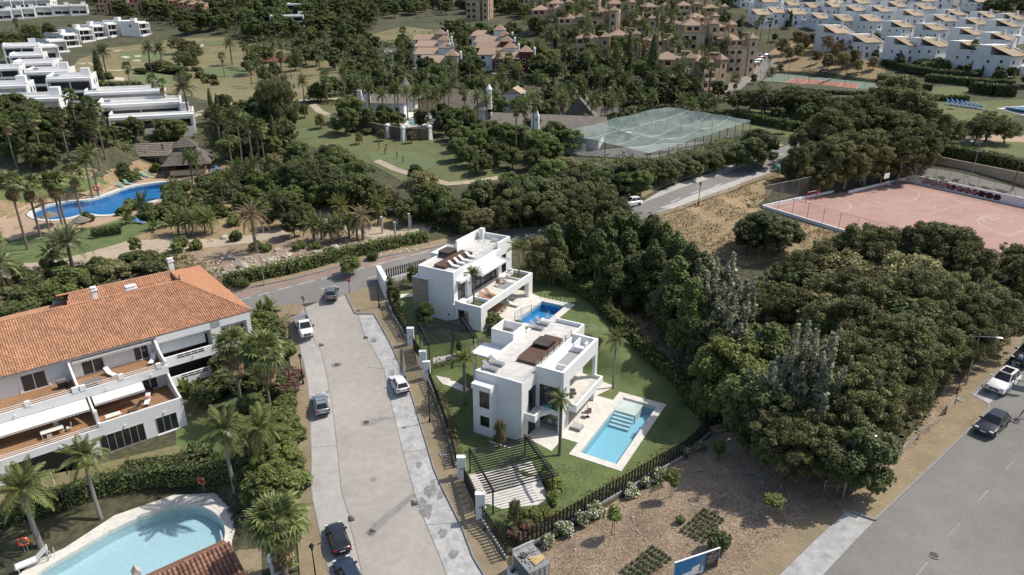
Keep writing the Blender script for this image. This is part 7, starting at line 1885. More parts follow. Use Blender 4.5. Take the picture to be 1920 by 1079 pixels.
def post_fence(label,pts,h,n,m=m_steel,mesh=True,braces=False,r=.035,mm=None):
 pts=[Vector(p)for p in pts];t=thing('wire_fence',label,'fence',pts[0]);o=pts[0]
 segl=[(q-p).length for p,q in zip(pts,pts[1:])];tot=sum(segl)
 b0=MB();b0.tube((0,0,-.3),(0,0,h),r,n=6);me=b0.mesh('post',m)
 for i in range(n+1):
  d=tot*i/n;k=0
  while k<len(segl)-1 and d>segl[k]:d-=segl[k];k+=1
  c=pts[k]+(pts[k+1]-pts[k])*min(1,d/segl[k]);inst('post',me,t,c-o)
  if braces and i%3==1:
   dd=(pts[k+1]-pts[k]).normalized()
   for s in(-1,1):
    b=MB();b.tube((c-o)+dd*s*1.3,(c-o)+Vector((0,0,h*.8)),r*.8,n=5);b.build('brace',m,t)
 if mesh:
  b=MB()
  for p,q in zip(pts,pts[1:]):b.face([p-o+Vector((0,0,.05)),q-o+Vector((0,0,.05)),q-o+Vector((0,0,h-.05)),p-o+Vector((0,0,h-.05))])
  b.build('mesh_panel',mm or m_chain,t)
 b=MB()
 for p,q in zip(pts,pts[1:]):b.tube(p-o+Vector((0,0,h)),q-o+Vector((0,0,h)),.02,n=4)
 b.build('wire',m,t)
 return t
m_rust=mat('rusty_post',(.15,.085,.06),rough=.9,var=.3)
post_fence('rusty fence posts along the near edge of the pink sports court',[P(1432,391,8.5),P(1583,438,8.5),P(1935,534,8.5)],3.4,14,m_rust,True)
post_fence('tall rusty braced fence on top of the graffiti wall',[Vector(P(1700,338,8.5))+Vector((0,0,1.8)),Vector(P(1950,397,8.5))+Vector((0,0,1.8))],3.6,9,m_rust,True,True)
post_fence('tall chain link fence behind the goal of the pink court',[P(1430,389,8.5),P(1560,360,8.5),P(1600,352,8.5),P(1698,335,8.5)],4.2,9,m_steel,True,True,mm=meshmat('dark_chain_link',(.10,.10,.09),.35))
for px,py,lab in[(1740,330,'tall rusty floodlight post at the left of the graffiti wall'),(1895,368,'tall rusty floodlight post at the right of the graffiti wall')]:
 t=thing('floodlight_post',lab,'floodlight',P(px,py,8.5));b=MB();b.tube((0,0,-.5),(0,0,7.5),.13,.10,7);b.build('pole',m_rust,t);B1('crossarm',m_rust,t,(-.5,-.05,7.2,.5,.05,7.3))
gl_=thing('football_goal','red and white barred handball goal at the left end of the pink court','goal',P(1520,378,8.5),ang+R(90)+R(180))
for x in(-1.5,1.5):B1('goal_post',m_red,gl_,(x-.05,-.05,0,x+.05,.05,2.05))
for k in range(9):B1('crossbar_band',m_red if k%2==0 else m_white,gl_,(-1.449+k*.322,-.05,1.95,-1.449+(k+1)*.322-.002,.05,2.05))
for x in(-1.5,1.5):b=MB();b.path([(x,.06,2.0),(x,.9,1.9),(x,1.3,0)],.035,5);b.build('stanchion',m_red,gl_)
b=MB();b.tube((-1.5,.9,1.9),(1.5,.9,1.9),.035,n=5);b.build('rear_bar',m_red,gl_)
bh=thing('basketball_hoop','basketball hoop with white backboard at the far left of the pink court','basketball hoop',P(1648,358,8.5),ang)
b=MB();b.path([(0,0,0),(0,0,3.0),(1.1,-.2,3.3)],.08,6);b.build('pole',m_teak,bh)
b=MB();b.cbox((1.15,-.2,3.4),(.06,1.7,1.1));b.build('backboard',m_white,bh)
b=MB();b.path([(1.4+.22*math.cos(k*.5236),-.2+.22*math.sin(k*.5236),3.05)for k in range(13)],.02,5);b.build('rim',m_red,bh)
lowwall('stone coloured retaining wall on the far side of the road behind the graffiti',S(1720,300),S(1935,352),1.6,m=m_path)
# ------------------------------------------------------------------ tennis court
patch('tennis_court',TENNIS,m_tgreen,0.06,step=8,flat=16.0)
tc=[P(*q,16.0)for q in[(1470,155),(1490,147),(1612,158),(1604,168)]]
patch('tennis_court_play',tc,m_tred,0.09,step=8,flat=16.0)
def wline(a,c,w=.14,z=16.11):
 p=Vector(P(*a,z));q=Vector(P(*c,z));d=(q-p).normalized();n=Vector((-d.y,d.x,0))*w/2;b=MB();b.face([p+n,p-n,q-n,q+n]);o=b.build('court_line',m_whiteline);o['kind']='structure'
for a,c in[((1470,155),(1490,147)),((1490,147),(1612,158)),((1612,158),(1604,168)),((1470,155),(1604,168)),((1502,158),(1518,150)),((1566,164),(1582,155))]:wline(a,c)
tn=thing('tennis_net','tennis net across the red and green tennis court','tennis net',P(1534.5,160.5,16.0))
d_=Vector(P(1557,152,16.0))-Vector(P(1534.5,160.5,16.0))
for q in(Vector((0,0,0)),d_):b=MB();b.tube(q,q+Vector((0,0,1.1)),.05,n=6);b.build('post',m_dark,tn)
b=MB();b.face([(0,0,.05),d_+Vector((0,0,.05)),d_+Vector((0,0,1.0)),(0,0,1.0)]);b.build('netting',m_shadecloth,tn)
b=MB();b.tube((0,0,1.03),d_+Vector((0,0,1.03)),.05,n=5);b.build('tape',m_white,tn)
wf=post_fence('tall wire fence with dark shade cloth round the tennis court',[P(1424,152,16),P(1461,138,16),P(1642,156,16)],3.2,12,m_dark,False)
b=MB();p_,q_=Vector(P(1461,138,16)),Vector(P(1642,156,16));o_=Vector(P(1424,152,16));b.face([p_-o_,q_-o_,q_-o_+Vector((0,0,1.4)),p_-o_+Vector((0,0,1.4))]);b.build('shade_cloth',m_shadecloth,wf)
post_fence('wire fence along the near side of the tennis court',[P(1424,152,16),P(1648,170,16)],3.2,9,m_dark,True)
for px,lab in[(1477,'left'),(1515,'middle'),(1583,'right')]:
 t=thing('floodlight_post','slim tall floodlight mast at the %s of the tennis court'%lab,'floodlight',P(px,150+(px-1461)*.1,16));b=MB();b.tube((0,0,0),(0,0,8),.08,.05,6);b.build('pole',m_dark,t);B1('lamp',m_alu,t,(-.4,-.15,8,.4,.15,8.15))
patch('clay_court',SP((480,108),(545,104),(548,114),(482,118)),m_clay,.2,step=5);patch('tennis_court',SP((556,106),(615,102),(618,110),(558,114)),m_tgreen,.2,step=5)
post_fence('dark wire fence in front of the far clay courts',[S(480,120),S(548,117),S(620,112)],3.0,10,m_dark,True,mm=meshmat('green_screen',(.05,.07,.06),.6))
# ------------------------------------------------------------------ netted cage by the clubhouse
nc=thing('netted_cage','large practice cage covered with sagging pale teal netting beside the clubhouse','sports cage',P(1240,260,12.6))
no=Vector(P(1240,260,12.6))
cor={'A':(1052,250),'B':(1246,200),'C':(1412,226),'D':(1222,288),'E':(1055,262)}
def cagep(px,py,h):
 p=Vector(P(px,py,12.6+h));return p-no
A_=cagep(1053,248,5.0);Bq=cagep(1252,199,9.0);Cq=cagep(1408,227,5.0);Dq=cagep(1220,288,1.6);Eq=cagep(1110,278,2.8)
gridn=14;b=MB();vid={}
def bil(u,v):
 p=(Dq*(1-u)+Cq*u)*(1-v)+(A_*(1-u)+Bq*u)*v
 sag=-1.7*abs(math.sin(u*math.pi*3))**.6*math.sin(math.pi*min(1,v*1.1))*.6-1.2*math.sin(math.pi*v)*(1-abs(2*u-1))*.7
 ripple=.14*math.sin(u*19+v*5)+.1*math.sin(v*23+u*7)
 return p+Vector((0,0,sag+ripple))
for i in range(gridn*2):
 for j in range(gridn):
  b.face([bil(i/(gridn*2),j/gridn),bil((i+1)/(gridn*2),j/gridn),bil((i+1)/(gridn*2),(j+1)/gridn),bil(i/(gridn*2),(j+1)/gridn)])
b.build('roof_net',m_net,nc)
b=MB();
def side(p,q,n=8):
 for i in range(n):
  a=p+(q-p)*(i/n);c=p+(q-p)*((i+1)/n);b.face([Vector((a.x,a.y,0)),Vector((c.x,c.y,0)),c,a])
side(Dq,Cq);side(A_,Dq,6)
b.build('side_net',meshmat('grey_side_net',(.34,.37,.34),.42),nc)
for v in(.25,.5,.75):
 b=MB();b.path([bil(i/16,v)+Vector((0,0,.03))for i in range(17)],.035,4);b.build('cable',m_white,nc)
b=MB();b.path([bil(.33,j/10)+Vector((0,0,.03))for j in range(11)],.03,4);b.build('cable',m_white,nc)
for i in range(13):
 p=Dq+(Cq-Dq)*(i/12);pb=MB();pb.tube((p.x,p.y,-1),(p.x,p.y,p.z+.15),.07,n=6);pb.build('post',m_dark,nc)
for p in(A_,Bq,(A_+Bq)/2,(A_+Dq)/2):pb=MB();pb.tube((p.x,p.y,-1),(p.x,p.y,p.z),.08,n=6);pb.build('post',m_dark,nc)
patch('cage_floor',[(no+Vector((q.x,q.y,0)))[:2]for q in(A_,Bq,Cq,Dq)],m_stripl,.08,step=6)
sh=thing('metal_shed','grey corrugated shed with white shutter inside the netted cage','shed',P(1075,286,12.6),R(12))
B1('wall',m_steel,sh,(-3.0,0,-1.5,3.2,5,2.3));b=MB();b.prism([(-3.2,-.3),(3.4,-.3),(3.4,5.3),(-3.2,5.3)],2.301,2.45);b.build('roof',m_alu,sh);B1('shutter',m_white,sh,(.4,-.06,-1,2.9,-.003,1.9))
gc=thing('golf_buggy','small golf buggy parked under the teal netting','golf buggy',P(1178,262,12.6),.4)
B1('body',m_steel,gc,(-.6,-1.1,.25,.6,1.1,.7));B1('roof',m_white,gc,(-.6,-.8,1.75,.6,.8,1.82));B1('seat',m_black,gc,(-.5,-.3,.702,.5,.3,1.0))
for x in(-.55,.55):
 for y in(-.75,.75):b=MB();b.tube((x,y,.7),(x,y,1.75),.03,n=5);b.build('pillar',m_black,gc);b=MB();b.tube((x-.08,y,.25),(x+.08,y,.25),.25,n=10);b.build('wheel',m_rubber,gc)
 # ------------------------------------------------------------------ clubhouse with thatched roofs
def gable(parent,x0,x1,y0,y1,z0,z1,zr,wall_m,roof_m,ov=.6,along='x',hip=0,rname='roof'):
 B1('wall',wall_m,parent,(x0,y0,z0,x1,y1,z1))
 b=MB();X0_,X1_,Y0_,Y1_=x0-ov,x1+ov,y0-ov,y1+ov;ez=z1-.05
 if along=='x':
  ym=(y0+y1)/2;h=hip*(x1-x0)/2
  a,c=(X0_+h,ym,zr),(X1_-h,ym,zr)
  b.face([(X0_,Y0_,ez),(X1_,Y0_,ez),c,a]);b.face([(X1_,Y1_,ez),(X0_,Y1_,ez),a,c]);b.face([(X0_,Y1_,ez),(X0_,Y0_,ez),a]);b.face([(X1_,Y0_,ez),(X1_,Y1_,ez),c])
 else:
  xm=(x0+x1)/2;h=hip*(y1-y0)/2
  a,c=(xm,Y0_+h,zr),(xm,Y1_-h,zr)
  b.face([(X0_,Y1_,ez),(X0_,Y0_,ez),a,c]);b.face([(X1_,Y0_,ez),(X1_,Y1_,ez),c,a]);b.face([(X0_,Y0_,ez),(X1_,Y0_,ez),a]);b.face([(X1_,Y1_,ez),(X0_,Y1_,ez),c])
 b.face([(X0_,Y0_,ez-.04),(X0_,Y1_,ez-.04),(X1_,Y1_,ez-.04),(X1_,Y0_,ez-.04)])
 return b.build(rname,roof_m,parent)
def sidewin(parent,x,y,z,w,h,m=None,axis='x',out=-1):
 f=windowp(parent,axis,x,y,z,w,h,out,mull=1,frame_m=m or m_white,fw=.08,dep=.05)
cl=thing('clubhouse','long white clubhouse with grey thatched roof and tall white chimney','clubhouse',S(935,272),R(-14))
gable(cl,-2,24,0,11,-3,3.2,6.8,m_white2,m_thatch,1.0)
B1('chimney',m_white,cl,(8.4,-2.2,-3,10.2,-1.202,7.5));b=MB();b.face([(8.4,-2.2,7.501),(10.2,-2.2,7.501),(9.8,-1.9,8.6),(8.8,-1.9,8.6)]);b.face([(10.2,-1.2,7.501),(8.4,-1.2,7.501),(8.8,-1.5,8.6),(9.8,-1.5,8.6)]);b.face([(8.4,-1.2,7.501),(8.4,-2.2,7.501),(8.8,-1.9,8.6),(8.8,-1.5,8.6)]);b.face([(10.2,-2.2,7.501),(10.2,-1.2,7.501),(9.8,-1.5,8.6),(9.8,-1.9,8.6)]);b.face([(8.8,-1.9,8.6),(9.8,-1.9,8.6),(9.8,-1.5,8.6),(8.8,-1.5,8.6)]);b.build('chimney_head',m_white,cl)
for x in(8.9,9.5):B1('chimney_slot',m_black,cl,(x,-2.215,6.4,x+.25,-2.203,7.0))
for x in(0.5,4,12,16,20):sidewin(cl,x,0,-.2,1.6,1.8)
c2=thing('clubhouse_wing','steep grey thatched wing with white round chimney behind the clubhouse','clubhouse',S(868,225),R(-14))
gable(c2,-7,6,0,9,-3,3.0,7.6,m_white2,m_thatch,.9,'x',.45)
b=MB();b.lathe([(.9,3),(.75,8.0),(.95,8.05),(.95,8.3),(.1,9.6)],10,(7.2,1.5,0));b.build('chimney',m_white,c2)
c3=thing('clubhouse_tower','pointed grey thatch cone among palms left of the clubhouse','pavilion',S(762,202),0)
b=MB();b.lathe([(3.4,-2),(3.4,3.0)],12);b.build('wall',m_white2,c3);b=MB();b.lathe([(4.6,2.8),(2.6,5.2),(1.1,7.0),(.05,8.8)],12);b.build('roof',m_thatch,c3)
c4=thing('clubhouse_lodge','low white lodge with tapering white chimneys at the left of the clubhouse','lodge',S(700,212),R(-8))
gable(c4,-5,9,0,7,-2,2.8,4.8,m_white2,m_thatch,.6)
for x in(-3.6,-1.2):
 b=MB();b.prism([(x-.7,-.8),(x+.7,-.8),(x+.7,-.1),(x-.7,-.1)],-2,6.2);b.build('chimney',m_white,c4)
for x in(1,4,6.5):sidewin(c4,x,0,-.2,1.4,1.9)
c5=thing('white_gable','tall white gable wall standing among the trees behind the clubhouse','building',S(958,212),R(-14))
gable(c5,-2,3,0,6,-2,5.5,7.0,m_white2,m_tilepale,.2,'y');c6=thing('thatched_gable','dark thatched gable with white wall at the right end of the clubhouse','building',S(1085,240),R(-14))
gable(c6,-4,4,0,8,-2,2.8,8.0,m_white2,m_thatchd,.9,'y')
for i,(px,py,lab)in enumerate([(1095,236,'low grey shingle roof with trellis beside the netted cage'),(1128,232,'second low grey shingle roof behind the netted cage')]):
 t=thing('garden_pavilion',lab,'pavilion',S(px,py),R(-10));gable(t,-3.5,3.5,0,5,-1,2.4,4.4,m_cream,m_thatch,.6)
 for k in range(5):B1('trellis_bar',m_dark,t,(-2.5+k*1.1,-.68,0,-2.42+k*1.1,-.61,4.0))
cp=thing('plant_pergola','brown timber arbour left of the thatched clubhouse tower','arbour',S(800,208),R(-10))
for x in(-2,2):
 for y in(0,3):B1('post',m_teak,cp,(x-.1,y-.1,-.5,x+.1,y+.1,2.4))
for k in range(6):B1('slat',m_teak,cp,(-2.3,-.3+k*.7,2.401,2.3,-.18+k*.7,2.5))
sw=thing('stone_wall','stone retaining wall with flared white pillars below the turquoise pool','wall',S(690,250),0)
wl=[S(668,235),S(728,258),S(766,263),S(806,262),S(808,240)]
so=Vector(wl[0])
m_rub=brickmat('rubble_stone',(.22,.18,.12),(.14,.11,.08),(.08,.065,.05),bw=.7,bh=.35,ms=.04,big=.3,bump=.6)
b=MB()
for p,q in zip(wl,wl[1:]):
 p=Vector(p)-Vector(S(690,250));q=Vector(q)-Vector(S(690,250));d=(q-p).normalized();n=Vector((-d.y,d.x,0))*.4
 b.prism([tuple((p+n)[:2]),tuple((q+n)[:2]),tuple((q-n)[:2]),tuple((p-n)[:2])],-2,[p.z+2.9,q.z+2.9,q.z+2.9,p.z+2.9]if False else 2.6)
b.build('wall_body',m_rub,sw)
for px,py in[(728,259),(757,264),(806,262)]:
 p=Vector(S(px,py))-Vector(S(690,250));b=MB();b.lathe([(1.0,-1.5),(.62,1.6),(.58,3.0),(.75,3.02),(.75,3.4),(.4,3.6)],4,tuple(p));b.build('pillar',m_white2,sw)
patch('paving',[(p[0],p[1])for p in growpoly(DPW,3.0)],m_pale,.08,holes=[growpoly(DPW,.8)],step=2.0)
for i,q in enumerate([(711,281),(725,283),(745,298),(756,306),(722,290)]):
 t=thing('timber_post','short dark timber marker post on the practice green%s'%ordphrase(i,5),'post',S(*q));b=MB();b.tube((0,0,-.2),(0,0,1.5),.14,n=7);b.build('shaft',m_teak,t);b=MB();b.lathe([(.18,1.5),(.18,1.58)],7);b.build('cap',m_dark,t)
 # ------------------------------------------------------------------ thatched bar and changing house of the left garden
bar_=thing('thatched_bar','two-tiered thatched pool bar beside the long blue garden pool','pool bar',P(356,322,6.2),R(18),None,1.1)
def pyr(b,w0,d0,z0,w1,d1,z1):
 b.face([(-w0,-d0,z0),(w0,-d0,z0),(w1,-d1,z1),(-w1,-d1,z1)]);b.face([(w0,d0,z0),(-w0,d0,z0),(-w1,d1,z1),(w1,d1,z1)]);b.face([(w0,-d0,z0),(w0,d0,z0),(w1,d1,z1),(w1,-d1,z1)]);b.face([(-w0,d0,z0),(-w0,-d0,z0),(-w1,-d1,z1),(-w1,d1,z1)])
b=MB();n_row=9
for k in range(n_row):
 f0=k/n_row;f1=(k+1)/n_row
 pyr(b,5.0-3.2*f0,4.4-2.8*f0,2.4+3.3*f0,5.0-3.2*f1-.0,4.4-2.8*f1,2.4+3.3*f1-.10)
b.build('lower_roof',m_thatchd,bar_)
b=MB()
for k in range(5):
 f0=k/5;f1=(k+1)/5;pyr(b,2.6-2.5*f0,2.3-2.2*f0,5.9+1.9*f0,2.6-2.5*f1,2.3-2.2*f1,5.9+1.9*f1-.08)
b.build('upper_roof',m_thatchd,bar_)
for x in(-4.4,4.4):
 for y in(-3.8,3.8):b=MB();b.tube((x,y,-.5),(x,y,2.6),.16,n=7);b.build('post',m_dark,bar_)
B1('lantern_wall',m_cream,bar_,(-1.7,-1.5,5.2,1.7,1.5,5.95));B1('counter',m_cream,bar_,(-3.6,-3.4,0,3.6,-3.1,1.1));B1('counter',m_cream,bar_,(3.3,-3.098,0,3.6,3.1,1.1));B1('counter_top',m_teak,bar_,(-3.8,-3.6,1.101,3.8,-2.9,1.16));B1('back_wall',m_black,bar_,(-3,2.5,0,3,2.7,2.3))
hs=thing('changing_house','cream changing house with grey shake roof behind the garden loungers','house',P(278,316,6.4),R(12),None,1.15)
B1('wall',m_cream,hs,(-4.2,0,-.5,4.2,5,3.2))
b=MB();nr_=8
for k in range(nr_):
 f0=k/nr_;f1=(k+1)/nr_;b.face([(-5.2,-1.4+5.4*f0,2.9+1.9*f0),(5.2,-1.4+5.4*f0,2.9+1.9*f0),(5.2,-1.4+5.4*f1,2.9+1.9*f1-.09),(-5.2,-1.4+5.4*f1,2.9+1.9*f1-.09)])
b.face([(5.2,6.4,3.4),(-5.2,6.4,3.4),(-5.2,4.0,4.8),(5.2,4.0,4.8)]);b.build('roof',m_thatch,hs)
for x in(-1.2,1.0):windowp(hs,'x',x,0,1.0,1.5,1.2,-1,frame_m=m_dark)
for x in(-2.2,-.1,2.2):b=MB();b.tube((x,-1.1,-.5),(x,-1.1,2.95),.1,n=6);b.build('post',m_teak,hs)
B1('railing',m_teak,hs,(-2.1,-1.15,.5,2.1,-1.08,1.0));
for x in(-3.2,-2.8,3.2,3.5):b=MB();b.tube((x,-.6 if x<0 else 1.0,2.9),(x,-.6 if x<0 else 1.0,5.0),.09,n=6);b.build('flue',m_dark,hs)
lifebuoy('orange lifebuoy on a post by the left garden lawn',S(184,371),R(10),s=1.5)
for i,(px,py,k,lab)in enumerate([(233,353,'green','green and white lounger on the terracotta by the garden pool, leftmost'),(248,348,'green','green and white lounger second from the left by the garden pool'),(255,343,'blue','blue topped lounger between the green ones by the garden pool'),(270,338,'green','green and white lounger before the changing house, left one'),(280,334,'green','green and white lounger before the changing house, middle one'),(290,330,'green','green and white lounger before the changing house, right one'),(305,326,'green','green lounger nearest the thatched bar, left of the pair'),(311,324,'green','green lounger nearest the thatched bar, right of the pair'),(413,326,'blue','bright blue lounger right of the thatched bar, lower one'),(418,322,'blue','bright blue lounger right of the thatched bar, upper one'),(272,421,'blue','blue and dark lounger below the garden pool lawn')]):
 lounger(lab,S(px,py),R(60+(i*7)%20),k,'loungers round the garden pool',1.25)
def straw_parasol(label,px,py):
 t=thing('straw_parasol',label,'parasol',S(px,py));b=MB();b.tube((0,0,-.2),(0,0,2.3),.06,n=6);b.build('pole',m_teak,t);b=MB();b.lathe([(1.7,1.95),(1.65,2.0),(.8,2.5),(.05,2.95)],14);b.build('canopy',m_thatch,t)
straw_parasol('round straw parasol on the lawn right of the dead palm',156,433);straw_parasol('round straw parasol behind the trunk of the dead palm',97,424)
rng_=random.Random(3)
rocks=[(421,447,1.0,'big white boulder on the sandy slope left of the dead date palm'),(397,453,.7,'small white boulder left of the white boulder'),(493,430,.9,'white boulder behind the dead date palm'),(448,397,1.0,'flat pale rock in the garden above the sandy path'),(627,468,1.2,'large rounded boulder at the middle of the rocky bank'),(610,480,.9,'flat pale boulder left of the rounded boulder'),(592,474,.7,'small pale boulder on the rocky bank'),(632,478,.7,'small boulder below the rounded boulder'),(650,452,.6,'pale rock near the banana plants of the bank'),(680,462,.8,'pale rock under the small dead palm'),(725,458,.7,'pale rock by the hedge below the concrete posts'),(768,440,.8,'pale rock at the last concrete post'),(455,500,1.3,'broad pale rock face at the left of the rocky bank'),(430,485,1.2,'pale rock slab near the left end of the bank'),(508,490,.9,'rock at the foot of the street light of the bank'),(475,512,1.0,'low rock just above the hedge'),(420,515,.9,'rock behind the orange roof corner'),(485,515,.7,'small rock above the hedge near the street light'),(590,488,.8,'rock just above the hedge middle'),(604,486,.8,'second rock just above the hedge middle'),(540,480,1.0,'grey rock at the middle left of the bank'),(560,470,.7,'small grey rock among branches of the bank'),(520,470,.8,'rock with dry branches below the sandy path'),(700,448,.6,'small pale rock near the dead palm foot')]
for i,(px,py,s,lab)in enumerate(rocks):
 p=S(px,py);t=thing('boulder',lab,'boulder',p,rng_.uniform(0,6));b=MB();b.blob((0,0,.15*s),(.9*s,.65*s,.5*s),i,9,6,.22);b.build('rock_body',m_rock,t)
 b=MB();b.blob((.7*s,.4*s,.05),(.4*s,.35*s,.25*s),i+50,7,5,.2);b.build('rock_chip',m_rock,t)
b=MB()
for i in range(420):
 px=rng_.uniform(400,790);py=520-(px-400)*.16+rng_.uniform(-26,12);p=S(px,py);s=rng_.uniform(.08,.38);b.blob((p[0],p[1],p[2]+s*.2),(s,s*.8,s*.55),i,6,4,.25)
o=b.build('rock_rubble',m_rock);o['kind']='stuff'
b=MB()
for i in range(1500):
 px=rng_.uniform(1000,1560);py=rng_.uniform(850,1079)
 if not inpoly(np.array([px]),np.array([py]),[(1010,1079),(1040,1020),(1300,850),(1420,830),(1520,950),(1390,1079)])[0]:continue
 p=S(px,py);s=rng_.uniform(.025,.085)*(1+(rng_.random()<.06));b.blob((p[0],p[1],p[2]+s*.3+.03),(s,s*.8,s*.6),i,5,3,.25)
o=b.build('stones',m_rock);o['kind']='stuff'
for i,(px,py,h)in enumerate([(717,438,3.0),(741,444,2.6),(745,425,3.2),(768,432,3.0),(771,425,2.0)]):
 t=thing('concrete_post','pale concrete post beside the sandy path'+ordphrase(i,5),'post',S(px,py));B1('shaft',m_strip,t,(-.15,-.15,-.3,.15,.15,h));B1('cap',m_white2,t,(-.18,-.18,h+.001,.18,.18,h+.08))
 # ------------------------------------------------------------------ houses of the background
def hip(parent,x0,x1,y0,y1,z0,zr,m,ov=.4,name='roof'):
 b=MB();X0_,X1_,Y0_,Y1_=x0-ov,x1+ov,y0-ov,y1+ov;w=min(X1_-X0_,Y1_-Y0_)/2
 if X1_-X0_>=Y1_-Y0_:a,c=(X0_+w,(Y0_+Y1_)/2,zr),(X1_-w+.001,(Y0_+Y1_)/2,zr)
 else:a,c=((X0_+X1_)/2,Y0_+w,zr),((X0_+X1_)/2,Y1_-w+.001,zr)
 if X1_-X0_>=Y1_-Y0_:
  b.face([(X0_,Y0_,z0),(X1_,Y0_,z0),c,a]);b.face([(X1_,Y1_,z0),(X0_,Y1_,z0),a,c]);b.face([(X0_,Y1_,z0),(X0_,Y0_,z0),a]);b.face([(X1_,Y0_,z0),(X1_,Y1_,z0),c])
 else:
  b.face([(X0_,Y1_,z0),(X0_,Y0_,z0),a,c]);b.face([(X1_,Y0_,z0),(X1_,Y1_,z0),c,a]);b.face([(X0_,Y0_,z0),(X1_,Y0_,z0),a]);b.face([(X1_,Y1_,z0),(X0_,Y1_,z0),c])
 b.face([(X0_,Y0_,z0-.08),(X0_,Y1_,z0-.08),(X1_,Y1_,z0-.08),(X1_,Y0_,z0-.08)])
 return b.build(name,m,parent)
def win(t,axis,x,y,z,w,h,out,fm=None):return windowp(t,axis,x,y,z,w,h,out,mull=2 if w>1.5 else 1,frame_m=fm or m_white,fw=.09,dep=.05)
def cubic(label,p,rz,w=9,d=12,h=6.2,s=1.0,terr=True,base=4,rr=None,group=None):
 rr=rr or random.Random(int(p[0]*7+p[1]*3))
 t=thing('white_house',label,'house',p,rz,group,s)
 B1('wall',m_white2,t,(-w/2,0,-base,w/2,d,h))
 th=.3
 B1('parapet',m_white2,t,(-w/2,0,h+.001,w/2,th,h+.7));B1('parapet',m_white2,t,(-w/2,d-th,h+.001,w/2,d,h+.7));B1('parapet',m_white2,t,(-w/2,th+.002,h+.001,-w/2+th,d-th-.002,h+.9));B1('parapet',m_white2,t,(w/2-th,th+.002,h+.001,w/2,d-th-.002,h+.7))
 B1('roof_deck',m_deckroof,t,(-w/2+th+.01,th+.01,h+.002,w/2-th-.01,d-th-.01,h+.06))
 if rr.random()<.7:B1('roof_hut',m_white2,t,(w/2-3.2,d*.45,h+.062,w/2-1.0,d*.45+2.6,h+2.2))
 if rr.random()<.5:B1('roof_unit',m_steel,t,(-w/2+1.2,d*.3,h+.062,-w/2+2.6,d*.3+1.2,h+.9))
 B1('terrace',m_white2,t,(-w/2,-3.0,-base,w/2,-.003,-.2));B1('terrace_wall',m_white2,t,(-w/2,-3.0,-.199,w/2,-2.8,.7))
 B1('canopy',m_white2,t,(-w/2,-1.8,h-.5,w/2,-.003,h+.2));B1('side_wall',m_white2,t,(-w/2,-1.8,-.198,-w/2+.3,-.003,h-.502));B1('side_wall',m_white2,t,(w/2-.3,-1.8,-.198,w/2,-.003,h-.502));B1('floor_slab',m_white2,t,(-w/2+.302,-1.8,2.8,w/2-.302,-.003,3.15))if h>5.3 else None
 for z in((.1,3.3)if h>5.3 else(.1,)):
  k=2
  for i in range(k):win(t,'x',-w/2+.7+i*(w-1.2)/k,0,z,(w-1.2)/k-.4,2.2,-1,m_dark)
 zw=h-2.1;win(t,'y',w/2,d*.3,zw,1.2,1.4,1,m_dark);win(t,'y',w/2,d*.7,zw,1.0,1.2,1,m_dark);win(t,'y',-w/2,d*.3,zw,1.2,1.2,-1,m_dark)
 return t
LWN='white cubic houses on the left'
def cub(px,py,rz,label,**k):
 d=k.pop('dz',0);p=S(px,py);return cubic(label,(p[0],p[1],p[2]+d),R(rz),group=LWN,**k)
cub(290,243,22,'nearest white flat-roofed house at the right end of the left row, stairs to pool',w=20,d=9,h=3.6,base=5)
cub(268,222,22,'white flat-roofed house second from the front in the left row',w=20,d=9,h=3.9,base=6)
cub(240,200,22,'white flat-roofed house with sun loungers on its roof, third in the left row',w=20,d=9,h=4.0,base=6)
cub(35,222,18,'white flat-roofed house with glass front at the left edge',w=20,d=9,h=4.4,base=5)
cub(140,192,22,'tall windowless white house behind the flat-roofed ones, right one',w=11,d=11,h=6.5,base=6)
cub(100,178,22,'tall windowless white house second from the right in the left cluster',w=11,d=11,h=6.5,base=6)
cub(72,158,22,'white house with dark solar roof in the left cluster',w=11,d=11,h=6.3,base=6)
cub(58,136,25,'white house between solar roof house and big corner house',w=10,d=10,h=5.5,base=6)
cub(48,122,30,'big white corner house with dark panels on top of the left cluster',w=11,d=10,h=6.5,base=6)
cub(88,112,55,'white house with glass veranda right of the big corner house',w=9,d=10,h=5.0,base=5)
cub(108,98,65,'small white house, first of the upper terrace by the golf course',w=8,d=10,h=5.0,base=5)
cub(132,88,68,'white terrace house second from the left by the golf course',w=8,d=11,h=5.6,base=5)
cub(160,78,70,'white terrace house third from the left by the golf course',w=8,d=11,h=5.8,base=5)
cub(186,72,72,'white terrace house fourth from the left by the golf course',w=8.5,d=11,h=6.0,base=5)
cub(212,68,74,'white terrace house fifth from the left by the golf course',w=8.5,d=11,h=6.2,base=5)
cub(238,64,78,'white terrace house sixth from the left by the golf course',w=8.5,d=10,h=6.3,base=5)
cub(268,66,82,'white terrace house at the right end by the golf course',w=9,d=9,h=6.2,base=5)
cub(20,198,22,'small white house on the lower left with side yard',w=10,d=9,h=5.0,base=4)
cub(10,165,22,'plain white house at the left edge under the solar roof house',w=10,d=10,h=5.5,base=4)
for i,(px,py)in enumerate([(8,38),(28,36),(52,34),(85,31),(118,29),(150,28)]):
 cub(px,py,24,'white house in the middle row far up left'+ordphrase(i,6),w=9,d=9,h=5.2,base=4)
for i,(px,py)in enumerate([(6,18),(30,17),(54,16),(80,15)]):
 cub(px,py,10,'white house with horizontal bands in the top left row'+ordphrase(i,4),w=12,d=9,h=4.6,base=4)
for i,(px,py)in enumerate([(10,5),(40,4),(68,4)]):
 cub(px,py,8,'white banded apartment at the very top left'+ordphrase(i,3),w=14,d=9,h=5,base=4)
